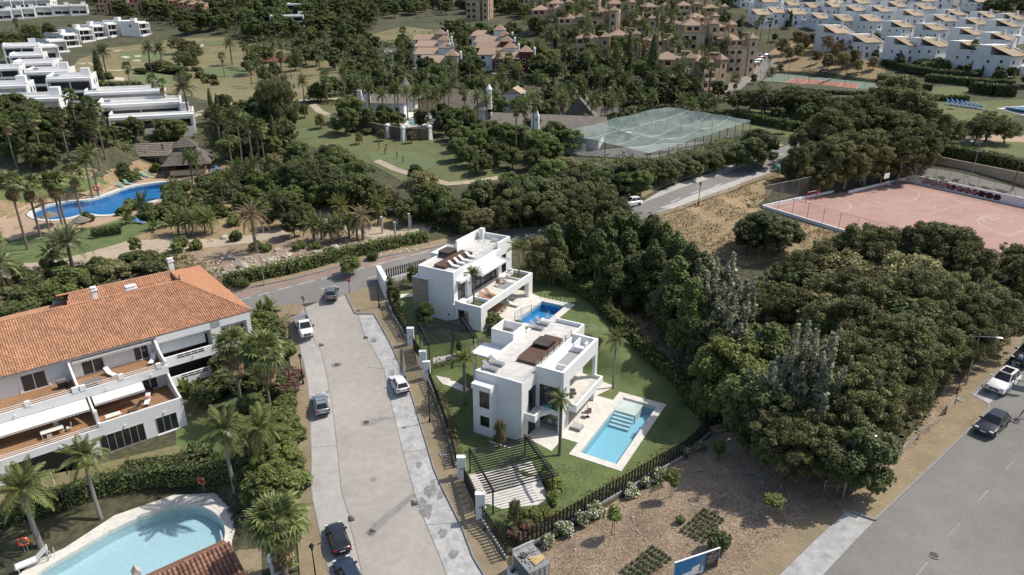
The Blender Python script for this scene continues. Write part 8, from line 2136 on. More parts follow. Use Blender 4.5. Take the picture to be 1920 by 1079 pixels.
cub(540,52,10,'white modern villa standing alone above the trees at the top',w=17,d=10,h=5.6,base=3)
cub(560,30,5,'pale grey building site shell behind the lone white villa',w=12,d=9,h=6,base=3)
for i,(px,py)in enumerate([(575,24),(595,22),(615,20),(640,14)]):cub(px,py,5,'white new house at the top middle'+ordphrase(i,4),w=8,d=9,h=7,base=4)
cub(742,12,0,'long white roofed building at the top centre',w=20,d=9,h=4.5,base=3)
def townhouse(label,p,rz,w=8.5,d=10,h=5.6,s=1.0,group=None,rr=None):
 rr=rr or random.Random(int(p[0]*5+p[1]))
 t=thing('white_townhouse',label,'townhouse',p,rz,group,s)
 B1('wall',m_white2,t,(-w/2,0,-5,w/2,d,h))
 rd=d*.6;slope=2.3
 b=MB();b.face([(-w/2-.1,-.45,h-.05),(w/2-1.4,-.45,h-.05),(w/2-1.4,rd,h+slope),(-w/2-.1,rd,h+slope)]);b.face([(-w/2-.1,-.45,h-.2),(-w/2-.1,rd,h+slope-.2),(w/2-1.4,rd,h+slope-.2),(w/2-1.4,-.45,h-.2)])
 roof=b.build('roof',m_tilepale,t)
 rbm=MB()
 for k in range(int((w-1.3)/.55)):
  x=-w/2+.05+k*.55;rbm.face([(x,-.46,h-.03),(x+.28,-.46,h-.03),(x+.28,rd,h+slope+.03),(x,rd,h+slope+.03)])
 q=rbm.build('tile_rows',m_tilepale,roof);q['kind']='stuff'
 b=MB();b.face([(w/2-1.38,0,h),(w/2-1.38,rd,h),(w/2-1.38,rd,h+slope+.3),(w/2-1.38,0,h+.35)]);b.prism([(w/2-1.38,0.0),(w/2-1.1,0),(w/2-1.1,rd),(w/2-1.38,rd)],h,[h+.35,h+.35,h+slope+.4,h+slope+.4]);b.build('gable_wall',m_white2,t)
 B1('rear_block',m_white2,t,(-w/2,rd+.002,h+.001,w/2,d,h+slope+.2));b=MB();b.prism([(w/2-1.098,.002),(w/2-.01,.002),(w/2-.01,rd-.02),(w/2-1.098,rd-.02)],h+.001,[h+.25,h+.1,h+.9,h+1.2]if False else h+.35);b.build('shoulder',m_white2,t)
 c=B1('chimney',m_white2,t,(w/2-3.0,rd*.62,h,w/2-2.2,rd*.62+.7,h+slope+1.2));b=MB();b.prism([(w/2-3.1,rd*.62-.1),(w/2-2.1,rd*.62-.1),(w/2-2.1,rd*.62+.8),(w/2-3.1,rd*.62+.8)],h+slope+1.201,h+slope+1.35);b.build('cowl',m_white2,c)
 win(t,'x',-w/2+.9,0,3.0,1.0,1.3,-1);win(t,'x',w/2-3.2,0,3.0,1.0,1.3,-1);win(t,'x',-w/2+1.2,0,.2,1.6,2.0,-1);win(t,'y',-w/2,2.0,3.2,.9,1.0,-1);win(t,'y',-w/2,5.5,3.0,.9,1.0,-1)
 B1('yard_wall',m_white2,t,(-w/2,-4.0,-5,w/2,-3.75,.3))
 if rr.random()<.5:B1('porch',m_white2,t,(w/2-3.6,-1.6,-.5,w/2-.4,-.005,2.5));
 return t
RTN='white townhouses on the right hillside'
rows=[('front row',[(1580,92,22),(1635,70+40,24),(1712,118,24),(1765,118,24),(1838,130,26),(1905,142,28)]),('second row',[(1432,50,12),(1462,46,12),(1500,48,14),(1545,56,16),(1590,62,18),(1640,68,20),(1700,74,22),(1760,84,24),(1832,94,26),(1890,104,26)]),('third row',[(1445,28,12),(1490,30,12),(1530,34,14),(1570,38,16),(1612,44,18),(1660,48,20),(1720,56,22),(1780,64,24),(1840,72,24),(1900,80,26)]),('upper row',[(1400,14,10),(1440,12,10),(1570,26,14),(1620,30,16),(1690,38,18),(1740,44,20),(1800,50,22),(1860,56,22),(1912,60,24)]),('top row',[(1640,20,14),(1690,22,16),(1740,26,16),(1770,16,14),(1810,12,14),(1840,24,16)])]
for rn,lst in rows:
 for i,(px,py,rz)in enumerate(lst):
  townhouse('white townhouse with pale tiled roof in the '+rn+ordphrase(i,len(lst)),S(px,py),R(rz+random.uniform(-7,7)),w=random.uniform(8,9.6),h=random.uniform(5.0,6.2),s=(1.12 if rn=='front row' else 1.0)*random.uniform(.95,1.08),group=RTN)
def ochre(label,p,rz,w=12,d=11,n=3,s=1.0,m1=None,group=None,seed=0):
 rr=random.Random(seed);m1=m1 or rr.choice([m_tan,m_tan2,m_tan]);m2_=m_tan2 if m1 is m_tan else m_tan
 t=thing('ochre_apartments',label,'apartment block',p,rz,group,s)
 H=n*3.0
 B1('wall',m1,t,(-w/2,0,-4,w/2,d,H));hip(t,-w/2,w*.1,1.5,d,H+.002,H+2.0,m_tilebrown)
 B1('roof_terrace',m_tan2,t,(w*.1+.45,.3,H+.001,w/2-.2,d-.2,H+.06));B1('roof_parapet',m2_,t,(w*.1+.45,0,H+.001,w/2,.28,H+.9));B1('roof_parapet',m2_,t,(w/2-.2,.282,H+.001,w/2,d,H+.9))
 B1('front_block',m2_,t,(-w/2-1.5,-3.0,-4,w*.05,-.004,H-3.0));B1('front_parapet',m1,t,(-w/2-1.5,-3.0,H-2.999,w*.05,-2.75,H-2.1))
 tw_=B1('tower',m2_,t,(w/2-3.6,-2.2,-4,w/2-.4,-.006,H+.6));hip(t,w/2-3.6,w/2-.4,-2.2,1.0,H+.602,H+2.4,m_tilebrown,.35,'tower_roof')
 for k in range(2):
  x=-w/2+1+k*(w*.4);B1('chimney',m2_,t,(x,d*.55,H+.5,x+.8,d*.55+.8,H+3.0))
 for f in range(n):
  z=f*3.0
  for k in range(2):
   x=-w/2-1.0+k*2.9 if f<n-1 else-w/2+.8+k*2.6
   y=-3.0 if f<n-1 else 0
   o_=B1('loggia_shade',m_black,t,(x,y-.02,z+.5,x+1.7,y-.005,z+2.5));B1('loggia_rail',m1,o_,(x-.1,y-.35,z+.3,x+1.8,y-.022,z+1.15))  # black sheet on the wall paints the shaded depth of an open loggia
  win(t,'x',w/2-2.6,-2.2,z+.8,1.1,1.4,-1,m_teak);win(t,'y',-w/2 if f==n-1 else-w/2-1.5,d*.4 if f==n-1 else-2.2,z+.9,1.0,1.3,-1,m_teak);win(t,'y',w/2,d*.3,z+.9,1.1,1.3,1,m_teak)
 if rr.random()<.6:
  for x in(-1.5,1.2):
   for y in(.4,3.0):B1('pergola_post',m_teak,t,(w*.25+x*.8-.1,y-.1,H+.062,w*.25+x*.8+.1,y+.1,H+2.4))
  B1('pergola_roof',m_tilebrown,t,(w*.25-1.6,.2,H+2.401,w*.25+1.4,3.3,H+2.55))
 return t
OB='ochre apartment blocks'
obl=[(1330,168,32,12,11,3),(1262,166,4,12,11,3),(1385,138,30,10,9,4),(1240,120,10,12,11,3),(1310,112,15,12,11,4),(1350,110,20,11,10,4),(1170,112,5,13,11,3),(1110,118,0,13,11,3),(1205,78,5,12,10,3),(1275,80,10,12,10,3),(1320,70,12,12,10,3),(1130,65,0,12,10,3),(1070,75,-5,13,11,3),(1025,60,-5,12,10,3),(1050,42,-5,12,10,3),(1100,38,0,12,10,3),(1165,45,0,12,10,3),(1230,48,5,12,10,3),(1290,45,8,12,10,3),(1340,48,10,12,10,3),(900,38,-5,12,10,4),(1000,32,-5,12,10,3),(960,22,-5,12,10,3),(1055,20,0,12,10,3),(1120,16,0,12,10,3),(1190,20,2,12,10,3),(1250,22,4,12,10,3),(1310,25,6,12,10,3),(880,12,-4,12,10,3),(940,10,-4,12,10,3),(1150,3,0,12,10,3),(1220,4,0,12,10,3),(1280,5,0,12,10,3)]
bands=[('at the front by the parked cars',lambda y:y>=105),('in the middle tier',lambda y:60<=y<105),('in the upper tier',lambda y:30<=y<60),('on the crest',lambda y:y<30)]
for bn_,test in bands:
 es=sorted([q for q in obl if test(q[1])],key=lambda q:q[0])
 for i,(px,py,rz,w,d,n)in enumerate(es):
  ochre('ochre apartment block '+bn_+ordphrase(i,len(es)),S(px,py),R(rz+random.uniform(-14,14)),w*random.uniform(.85,1.1),d,n,random.uniform(.9,1.02),group=OB,seed=px)
for i,(px,py,s)in enumerate([(205,26,.9),(228,24,.9),(262,26,.9),(335,28,.9),(355,32,.9),(372,36,.9)]):
 ochre('salmon apartment block on the wooded hill above the golf course'+ordphrase(i,6),S(px,py),R(10),11,9,3,s,m_pink,'salmon blocks on the hill',px+5)
def pyrahouse(label,p,rz,body,tower,w=9,d=8,h=6,group=None):
 t=thing('townhouse',label,'townhouse',p,rz,group)
 B1('wall',body,t,(-w/2,0,-3,w/2,d,h-1));b=MB();b.face([(-w/2-.4,-.4,h-1.05),(w/2+.4,-.4,h-1.05),(w/2+.4,d,h+.9),(-w/2-.4,d,h+.9)]);b.face([(-w/2-.4,-.4,h-1.2),(-w/2-.4,d,h+.7),(w/2+.4,d,h+.7),(w/2+.4,-.4,h-1.2)]);b.build('roof',m_tilebrown,t)
 B1('tower',tower,t,(w/2+.002,1,-3,w/2+4.6,5.6,h+1.2));hip(t,w/2,w/2+4.6,1,5.6,h+1.202,h+3.4,m_tilebrown,.35,'tower_roof')
 b=MB();b.lathe([(.45,h),(.4,h+2.2),(.55,h+2.25),(.1,h+2.9)],8,(w/2+5.4,3,0));b.build('chimney',m_white2,t)
 B1('terrace',m_white2,t,(-w/2-.3,-2.6,-3,w/2,-.003,.2));win(t,'x',-w/2+1,0,.6,1.8,2.0,-1);win(t,'x',.5,0,.6,1.8,2.0,-1);win(t,'x',-w/2+1,0,3.3,1.4,1.3,-1);win(t,'x',w/2+1.5,1,3.6,1.0,1.3,-1)
 return t
PYN='pyramid-roofed townhouses'
for px,py,bd,tw2,lab in[(905,92,m_white2,m_white2,'white townhouse with solar panels at the back of the right pyramid roof group'),(912,105,m_white2,m_white2,'white townhouse second from the back in the right pyramid roof group'),(915,116,m_maroon,m_maroon,'maroon townhouse between white ones in the right pyramid roof group'),(920,130,m_white2,m_white2,'large white townhouse in the right pyramid roof group'),(948,138,m_maroon,m_maroon,'maroon townhouse at the front of the right pyramid roof group'),(795,98,m_white2,m_tan2,'pale townhouse at the back of the left pyramid roof group'),(800,112,m_white2,m_white2,'white townhouse with pointed gable in the left pyramid roof group'),(800,128,m_white2,m_white2,'white townhouse third from the back in the left pyramid roof group'),(810,146,m_cream,m_cream,'beige townhouse at the front of the left pyramid roof group')]:
 pyrahouse(lab,S(px,py),R(-6),bd,tw2,group=PYN)
sp=thing('solar_panels','tilted bank of solar panels on the right pyramid roof group','solar panels',(lambda q:(q[0],q[1],q[2]+5.2))(S(892,96)),R(-6))
for k in range(5):b=MB();b.cbox((k*1.4-3,0,0),(1.25,2.4,.08),rx=R(30));b.build('panel',m_glass2,sp)
RP=[P(*q,13.9)for q in[(1882,206),(1930,202),(1965,206),(1965,220),(1915,214)]]
pr=S(1915,208)
rpw=[(p[0],p[1])for p in SP((1884,206),(1935,202),(1980,205),(1980,216),(1918,214))]
patch('paving',growpoly(rpw,2.0),m_pale,.1,step=3.0)
rpz=max(G(*p)for p in rpw)+.15
rp=thing('swimming_pool','blue pool cut by the right edge behind the lawn','swimming pool',(*rpw[0],rpz))
b=MB();wp_=[(p[0]-rpw[0][0],p[1]-rpw[0][1])for p in rpw];b.prism(wp_,-.4,.05);b.build('water',mat('far_pool_blue',(.07,.28,.50),rough=.15,var=.1,scale=3),rp)
op_=[(p[0],p[1])for p in growpoly(wp_,.6)]
loops=[[Vector((*p,0))for p in op_],[Vector((*p,0))for p in wp_]];vs_=loops[0]+loops[1];b=MB()
for tr_ in tessellate_polygon(loops):b.face([(vs_[i].x,vs_[i].y,.12)for i in tr_])
b.build('coping',m_pale,rp)
for i in range(14):
 px=1790+(i%7)*9;py=194+(i//7)*6+(i%7)*1.2
 lounger('blue lounger in the double row by the right pool'+ordphrase(i,14),S(px,py),R(40),'blue','blue loungers on the right lawn',1.3)
pp=thing('padel_court','small green padel court with low white wall below the tennis court','padel court',S(1450,205),0)
po=Vector(S(1450,205));b=MB();b.face([Vector(S(*q))-po+Vector((0,0,.15))for q in[(1405,203),(1520,208),(1515,200),(1425,196)]]);b.build('floor',m_tgreen,pp)
b=MB();p_,q_=Vector(S(1405,203))-po,Vector(S(1520,209))-po;d_=q_-p_;b.cbox(tuple((p_+q_)/2+Vector((0,0,.4))),(d_.length,.25,.9),math.atan2(d_.y,d_.x));b.build('low_wall',m_white2,pp)
# ------------------------------------------------------------------ vehicles
m_tail=mat('tail_lamp_red',(.30,.015,.02),rough=.25,var=0);m_head=mat('headlamp_glass',(.55,.57,.6),rough=.12,var=0);m_plate=mat('number_plate',(.6,.6,.58),var=0)
def paint(nm,c,met=.3):return mat(nm,c,rough=.22,var=0,metal=met,spec=.6)
def section(x,w,zs):
 return[(x,-w,zs[0]),(x,-w*1.0,zs[1]),(x,-w*.96,zs[2]),(x,-w*.80,zs[3]),(x,w*.80,zs[3]),(x,w*.96,zs[2]),(x,w,zs[1]),(x,w,zs[0])]
def loft(b,rings):
 base=[b.pts(r)for r in rings];n=len(rings[0])
 for a,c in zip(base,base[1:]):
  for i in range(n):
   j=(i+1)%n;b.f.append((a+i,a+j,c+j,c+i));b.m.append(b.mi)
 b.f.append(tuple(base[0]+i for i in reversed(range(n))));b.m.append(b.mi);b.f.append(tuple(base[-1]+i for i in range(n)));b.m.append(b.mi)
WHEEL=None
def car(label,p,rz,pm,L=4.3,W=1.8,H=1.48,kind='hatch',cat='car',group=None,detail=True,door=False,rails=False,sunroof=False,name='parked_car'):
 ''
 global WHEEL
 t=thing(name,label,cat,p,rz,group)
 w=W/2;l=L/2;hb=H*.60
 b=MB();suv=.06 if kind=='suv' else 0
 back=-l
 loft(b,[section(back,w*.86,(.42,.55,.75+suv,hb*.93)),section(back+.12,w*.96,(.26,.5,.80+suv,hb+.03)),section(-l*.55,w,(.22,.5,.82+suv,hb+.05)),section(0,w,(.2,.5,.80+suv,hb+.03)),section(l*.38,w,(.22,.5,.78+suv,hb-.01)),section(l*.70,w*.98,(.22,.48,.70+suv,hb-.13)),section(l-.14,w*.90,(.26,.45,.60+suv,hb-.25)),section(l,w*.74,(.34,.45,.55,hb-.36))])
 body=b.build('body',pm,t,smooth=True)
 x0,x1=(-l*.93,l*.34)if kind in('hatch','suv')else(-l*.72,l*.30)
 r0,r1=(-l*.72,l*.02)if kind in('hatch','suv')else(-l*.38,l*.02)
 zb,zt=hb-.02,H
 wb,wt=w*.88,w*.66
 def pane(nm,ps,m=m_glass):g=MB();g.face(ps);return g.build(nm,m,t)
 cab=MB();loft(cab,[[(x0,-wb*.93,zb),(r0,-wt*.95,zt-.07),(r0,wt*.95,zt-.07),(x0,wb*.93,zb)],[((x0+x1)*.5,-wb,zb),((r0+r1)*.5,-wt,zt-.05),((r0+r1)*.5,wt,zt-.05),((x0+x1)*.5,wb,zb)],[(x1,-wb*.9,zb-.03),(r1,-wt*.95,zt-.08),(r1,wt*.95,zt-.08),(x1,wb*.9,zb-.03)]])
 cab.build('cabin',pm,t)
 rf=MB();loft(rf,[[(r0-.08,-wt*.9,zt-.10),(r0,-wt*.85,zt-.02),(r0,wt*.85,zt-.02),(r0-.08,wt*.9,zt-.10)],[((r0+r1)/2,-wt*1.02,zt-.07),((r0+r1)/2,-wt*.9,zt+.02),((r0+r1)/2,wt*.9,zt+.02),((r0+r1)/2,wt*1.02,zt-.07)],[(r1+.06,-wt*.92,zt-.11),(r1,-wt*.85,zt-.03),(r1,wt*.85,zt-.03),(r1+.06,wt*.92,zt-.11)]]);rf.build('roof',pm,t,smooth=True)
 def lerp(a,c,f):return tuple(a[i]+(c[i]-a[i])*f for i in range(3))
 def quadpane(nm,a,c,d,e,inset=.10,off=(0,0,0)):
  cen=tuple((a[i]+c[i]+d[i]+e[i])/4 for i in range(3));pane(nm,[tuple(lerp(q,cen,inset)[i]+off[i]for i in range(3))for q in(a,c,d,e)])
 quadpane('windscreen',(x1,-wb*.9,zb-.03),(x1,wb*.9,zb-.03),(r1,wt*.95,zt-.08),(r1,-wt*.95,zt-.08),.08,(.02,0,.015))
 quadpane('rear_window',(x0,wb*.93,zb),(x0,-wb*.93,zb),(r0,-wt*.95,zt-.07),(r0,wt*.95,zt-.07),.10,(-.02,0,.015))
 for s in(-1,1):
  xm,rm=(x0+x1)*.5,(r0+r1)*.5
  quadpane('side_window',(x0,s*wb*.93,zb),(xm,s*wb,zb),(rm,s*wt,zt-.05),(r0,s*wt*.95,zt-.07),.10,(0,s*.015,.01));quadpane('side_window',(xm,s*wb,zb),(x1,s*wb*.9,zb-.03),(r1,s*wt*.95,zt-.08),(rm,s*wt,zt-.05),.10,(0,s*.015,.01))
 if not detail:
  for x in(-l*.62,l*.62):
   for s in(-1,1):g=MB();g.tube((x,s*(w-.2),.32),(x,s*(w+.02),.32),.32,n=10);g.build('wheel',m_rubber,t)
  return t
 if WHEEL is None:
  g=MB();g.tube((0,-.1,0),(0,.1,0),.33,n=16);WHEEL=[g.mesh('tyre',m_rubber)];g=MB();g.tube((0,-.112,0),(0,.112,0),.22,n=10);WHEEL.append(g.mesh('rim',m_alu))
 for x in(-l*.60,l*.62):
  for s in(-1,1):wh=inst('wheel',WHEEL[0],t,(x,s*(w-.07),.33));inst('rim',WHEEL[1],wh)
 for s in(-1,1):
  B1('headlight',m_head,t,(l-.34,s*w*.52,hb-.36,l-.10,s*w*.86,hb-.21));B1('tail_light',m_tail,t,(-l-.015,s*w*.50,hb-.20,-l+.12,s*w*.90,hb-.03));B1('mirror',m_black if kind!='suv' else pm,t,(x1-.35,s*(wb+.02),zb+.02,x1-.18,s*(w+.13),zb+.17))
 B1('grille',m_black,t,(l-.06,-w*.42,.40,l+.012,w*.42,hb-.36));B1('bumper',m_black,t,(-l-.02,-w*.75,.26,-l+.1,w*.75,.42));B1('number_plate',m_plate,t,(l+.013,-.25,.42,l+.03,.25,.53));B1('number_plate',m_plate,t,(-l-.035,-.25,.55,-l-.021,.25,.66))
 if rails:
  for s in(-1,1):g=MB();g.tube((r0,s*wt*.86,zt+.06),(r1,s*wt*.86,zt+.04),.03,n=5);g.build('roof_rail',m_alu,t)
  for x in(r0*.7,r1-.35):g=MB();g.tube((x,-wt*.86,zt+.07),(x,wt*.86,zt+.07),.025,n=5);g.build('cross_bar',m_black,t)
 if sunroof:B1('sunroof',m_glass,t,(r0*.75,-wt*.7,zt+.0,r1-.1,wt*.7,zt+.03))
 g=MB();g.tube((r0+.15,0,zt-.02),(r0+.02,0,zt+.08),.02,n=5);g.build('antenna',m_black,t)
 if door:
  dr=MB();dr.box(0,-.04,.32,1.15,.04,hb);d=dr.build('door',m_steel,t,(l*.16,-w-.02,0),rz=R(-72))if False else dr.build('door',m_greyfab,t,(l*.30,w+.03,0),R(112))
  g=MB();g.box(.1,-.03,hb+.001,.16,.03,H-.12);g.box(1.02,-.03,hb+.001,1.08,.03,H-.22);g.box(.1,-.03,H-.18,1.08,.03,H-.12);g.build('door_frame',m_black,d);g=MB();g.box(.161,-.008,hb+.002,1.02,.008,H-.182);g.build('pane',m_clear,d)
 return t
def heading(a,c):
 p=Vector(S(*a));q=Vector(S(*c));d=q-p;return math.atan2(d.y,d.x)
def road_p(px,py):p=S(px,py);return(p[0],p[1],p[2]+.04)
p_white=paint('white_car_paint',(.72,.72,.71),0);p_grey=paint('grey_car_paint',(.16,.175,.19));p_dark=paint('dark_car_paint',(.035,.04,.048));p_silver=paint('silver_blue_car_paint',(.27,.32,.35));p_navy=paint('navy_car_paint',(.04,.06,.10));p_redc=paint('red_car_paint',(.38,.02,.03),0)
st_up=heading((640,1040),(622,985))
car('dark grey hatchback parked on the left at the bottom of the street',road_p(634,1016),heading((648,1052),(626,985)),p_dark,4.25,1.82,1.46)
car('navy car cut off by the bottom edge behind the dark hatchback',road_p(654,1084),heading((664,1100),(645,1062)),p_navy,4.3,1.82,1.5)
car('silver blue crossover with roof bars parked on the left of the street',road_p(602,765),heading((606,782),(599,748)),p_silver,4.4,1.84,1.62,'suv',rails=True)
car('white hatchback parked on the right beside the villa pavement',road_p(749,726),heading((755,742),(742,712)),p_white,4.25,1.8,1.44)
car('grey hatchback driving away at the road junction',road_p(623,556),heading((622,567),(625,545)),p_grey,4.3,1.8,1.5)
car('dark grey hatchback driving down the right-hand road',road_p(1858,803),heading((1888,775),(1836,826)),p_dark,4.4,1.85,1.45)
car('white estate car with open door parked in the right-hand bay',road_p(1878,725),heading((1900,700),(1856,742)),p_white,5.0,1.95,1.70,'suv',door=True,sunroof=True)
car('black van with raised tailgate at the right edge beyond the white car',road_p(1922,676),heading((1935,660),(1900,690)),paint('black_van_paint',(.02,.02,.022)),4.9,1.95,1.95,'suv')
car('small white car half hidden by trees on the back road',road_p(1183,386),heading((1195,383),(1170,392)),p_white,4.1,1.75,1.6,'suv',detail=False)
for i,(px,py,m_,w)in enumerate([(1391,131,p_redc,'red car nearest the front of the parked row'),(1403,125,p_dark,'black car second in the parked row'),(1413,120,p_white,'white car third in the parked row'),(1420,115,p_white,'white car fourth in the parked row'),(1425,110,p_redc,'red car fifth in the parked row'),(1433,106,p_silver,'silver car last in the parked row')]):
 car(w+' beside the ochre apartments',road_p(px,py),R(200),m_,4.2,1.75,1.5,'hatch',group='cars parked by the ochre apartments',detail=False)
for px,py,m_,lab in[(719,118,p_white,'white car on the far palm-lined street, nearest one'),(720,110,p_grey,'grey car on the far palm-lined street, farther one'),(718,124,p_dark,'dark car at the kerb of the far palm-lined street')]:
 car(lab,road_p(px,py),R(95),m_,4.2,1.75,1.5,detail=False)
tk=thing('flatbed_truck','white flatbed truck parked in front of the palms on the left','truck',road_p(571,622),heading((565,604),(578,641)))
b=MB();loft(b,[section(.35,.93,(.35,.6,1.0,1.25)),section(1.6,.95,(.3,.6,1.0,1.22)),section(2.2,.93,(.3,.55,.9,1.02)),section(2.65,.80,(.38,.5,.7,.86))]);b.build('bonnet',p_white,tk,smooth=True)
b=MB();loft(b,[[(.36,-.86,1.2),(.45,-.72,2.0),(.45,.72,2.0),(.36,.86,1.2)],[(1.75,-.84,1.16),(1.15,-.70,1.98),(1.15,.70,1.98),(1.75,.84,1.16)]]);b.build('cab',p_white,tk)
b=MB();b.face([(1.72,-.74,1.26),(1.72,.74,1.26),(1.20,.62,1.93),(1.20,-.62,1.93)]);b.build('windscreen',m_glass,tk)
for s in(-1,1):b=MB();b.face([(.55,s*.86,1.28),(1.45,s*.845,1.26),(1.1,s*.735,1.88),(.6,s*.745,1.9)]);b.build('side_window',m_glass,tk);B1('mirror',m_black,tk,(1.45,s*.95,1.2,1.6,s*1.18,1.5));B1('headlight',m_head,tk,(2.35,s*.50,.72,2.64,s*.78,.86));B1('side_panel',m_alu,tk,(-2.7,s*.95,.9,.25,s*1.0,1.35))
B1('bed',m_steel,tk,(-2.7,-.949,.75,.25,.949,.9));B1('tailboard',m_alu,tk,(-2.76,-1.0,.9,-2.701,1.0,1.35));B1('headboard',m_steel,tk,(.251,-1.0,.75,.31,1.0,1.7));B1('grille',m_black,tk,(2.6,-.42,.5,2.68,.42,.8));B1('badge',m_alu,tk,(2.681,-.1,.6,2.7,.1,.74));B1('number_plate',m_plate,tk,(2.681,-.26,.4,2.7,.26,.49));B1('chassis',m_black,tk,(-2.5,-.6,.4,2.2,.6,.748))
for x in(-1.7,1.75):
 for s in(-1,1):wh=inst('wheel',WHEEL[0],tk,(x,s*.86,.35),scale=(1.1,1.1,1.1));inst('rim',WHEEL[1],wh)
 # ------------------------------------------------------------------ lamps, signs
def lantern(label,px,py,h=4.1):
 p=S(px,py);t=thing('street_lantern',label,'street lantern',p,0,'black street lanterns')
 b=MB();b.lathe([(.16,0),(.13,.5),(.07,.7),(.05,h-.5),(.09,h-.42)],8);b.build('pole',m_black,t)
 b=MB();b.lathe([(.09,h-.4),(.2,h+.05),(.2,h+.06)],6);b.build('glass',m_glass2,t);b=MB();b.lathe([(.26,h+.061),(.12,h+.25),(.03,h+.4)],6);b.build('cap',m_black,t)
lantern('black street lantern on the pavement before the front villa fence',806,794);lantern('black street lantern beside the white corner wall of the back villa',711,578);lantern('black street lantern by the shrubs left of the street',569,722);lantern('black street lantern in the bottom foreground left of the dark hatchback',593,1090,4.0);lantern('black street lantern on the back road pavement',1309,387,4.2)
def lamppost(label,px,py,h,arm,rz):
 t=thing('street_lamp',label,'street lamp',S(px,py),rz);b=MB();b.tube((0,0,-.2),(0,0,h),.085,.06,8);b.build('pole',m_steel,t)
 b=MB();b.path([(-.6,0,h-.35),(0,0,h-.3),(arm,0,h-.2)],.035,6);b.build('arm',m_steel,t);b=MB();b.blob((arm+.3,0,h-.22),(.42,.2,.10),3,10,6,0);b.build('lamp_head',m_alu,t)
lamppost('tall grey street lamp with side arm beside the white car on the right',1810,724,6.2,1.5,R(-15));lamppost('grey street lamp rising through the pine at the lot corner',1580,935,6.4,1.5,R(15));lamppost('thin street light on the pavement below the rocky bank',496,536,5.0,.6,R(120));lamppost('tall lamp post behind the graffiti wall road',1822,330,7.5,1.4,R(170))
sg=thing('road_sign','round red no entry sign at the tan pavement corner','road sign',S(656,553),R(-12));b=MB();b.tube((0,0,0),(0,0,2.7),.04,n=6);b.build('pole',m_dark,sg);b=MB();b.tube((0,-.03,2.45),(0,.0,2.45),.36,n=20);b.build('disc',m_red,sg);B1('white_bar',m_white,sg,(-.24,-.036,2.40,.24,-.031,2.50))
sg=thing('road_sign','round sign seen from its grey back by the white truck','road sign',S(572,588),R(150));b=MB();b.tube((0,0,0),(0,0,2.6),.04,n=6);b.build('pole',m_dark,sg);b=MB();b.tube((0,.0,2.4),(0,.03,2.4),.36,n=20);b.build('disc',m_steel,sg)
for nm,pts in[('grey wooden rail fence under the trees beside the right-hand pavement',[(1598,926),(1640,898),(1680,866),(1720,825),(1752,795)]),('short end of the wooden rail fence near the white parked car',[(1772,778),(1788,758)]),('wooden rail fence at the corner of the lot beneath the pine',[(1545,918),(1570,922),(1598,916)])]:
 P_=[Vector(S(*q))for q in pts];t=thing('rail_fence',nm,'fence',P_[0])
 for p,q in zip(P_,P_[1:]):
  for z in(.45,.85):b=MB();b.tube(p-P_[0]+Vector((0,0,z)),q-P_[0]+Vector((0,0,z+.05)),.06,n=6);b.build('rail',m_palebark,t)
  b=MB();b.tube(p-P_[0]-Vector((0,0,.3)),p-P_[0]+Vector((0,0,1.05)),.07,n=6);b.build('post',m_palebark,t)
post_fence('thin mesh fence along the near pavement of the back road',[S(1230,410),S(1285,394),S(1345,370),S(1405,347),S(1455,327)],1.2,9,m_steel,True)
cn=thing('site_container','grey corrugated site container with rubble on its roof at the fence end','container',S(996,1079),heading((968,1052),(993,1078)))
cn.location.z-=.4
def corr(b,x0,x1,y,z0,z1,s):
 n=int((x1-x0)/.16)
 for k in range(n):b.box(x0+k*(x1-x0)/n,y,z0,x0+(k+.5)*(x1-x0)/n,y+s*.035,z1)
X_,Y_,Z_=1.25,1.1,2.3
B1('shell',m_steel,cn,(-X_,-Y_,0,X_,Y_,Z_))
b=MB();corr(b,-X_+.1,X_-.1,-Y_-.001,.12,Z_-.12,-1);corr(b,-X_+.1,X_-.1,Y_+.001,.12,Z_-.12,1);b.build('corrugation',m_steel,cn)
for y0,y1 in((-Y_+.05,-.02),(.02,Y_-.05)):
 d=B1('door',m_steel,cn,(X_+.001,y0,.1,X_+.05,y1,Z_-.1));B1('door_panel',m_alu,d,(X_+.051,y0+.12,.3,X_+.065,y1-.12,1.0));B1('door_panel',m_alu,d,(X_+.051,y0+.12,1.2,X_+.065,y1-.12,2.0));b=MB();b.tube((X_+.1,(y0+y1)/2,.1),(X_+.1,(y0+y1)/2,Z_-.1),.025,n=6);b.build('lock_bar',m_dark,d)
B1('end_panel',m_alu,cn,(-X_-.15,-Y_,0,-X_-.002,Y_,Z_+.5))
for i in range(4):
 t=thing('timber_plank','yellow timber plank on the site container roof'+ordphrase(i,4),'plank',(cn.location.x,cn.location.y,cn.location.z+Z_),cn.rotation_euler.z,'planks on the container');b=MB();b.cbox((.1+.22*i,.35,.10+.02*i),(.18,1.2,.06),R(8*i-10));b.build('board',mat('pine_board%d'%i,(.50,.36,.17),var=.15),t)
b=MB();rr=random.Random(8)
for i in range(46):s=rr.uniform(.05,.14);b.blob((rr.uniform(-1.1,1.1),rr.uniform(-.95,.95),Z_+s*.5),(s,s,s*.7),i,6,4,.3)
o=b.build('rubble',m_rock,cn);o['kind']='stuff'
b=MB();b.cbox((-.55,-.45,Z_+.1),(.5,.6,.2),.4);b.build('tarpaulin',m_shadecloth,cn)
bb=thing('bulk_bag','white bulk sack on the pavement beside the site container','sack',S(963,1084));b=MB();b.lathe([(.5,0),(.62,.25),(.6,.75),(.52,.95),(.40,.9),(.34,.6)],11);b.build('bag',m_whitefab,bb);b=MB();b.blob((0,0,.62),(.3,.3,.16),3);b.build('contents',m_ground,bb)
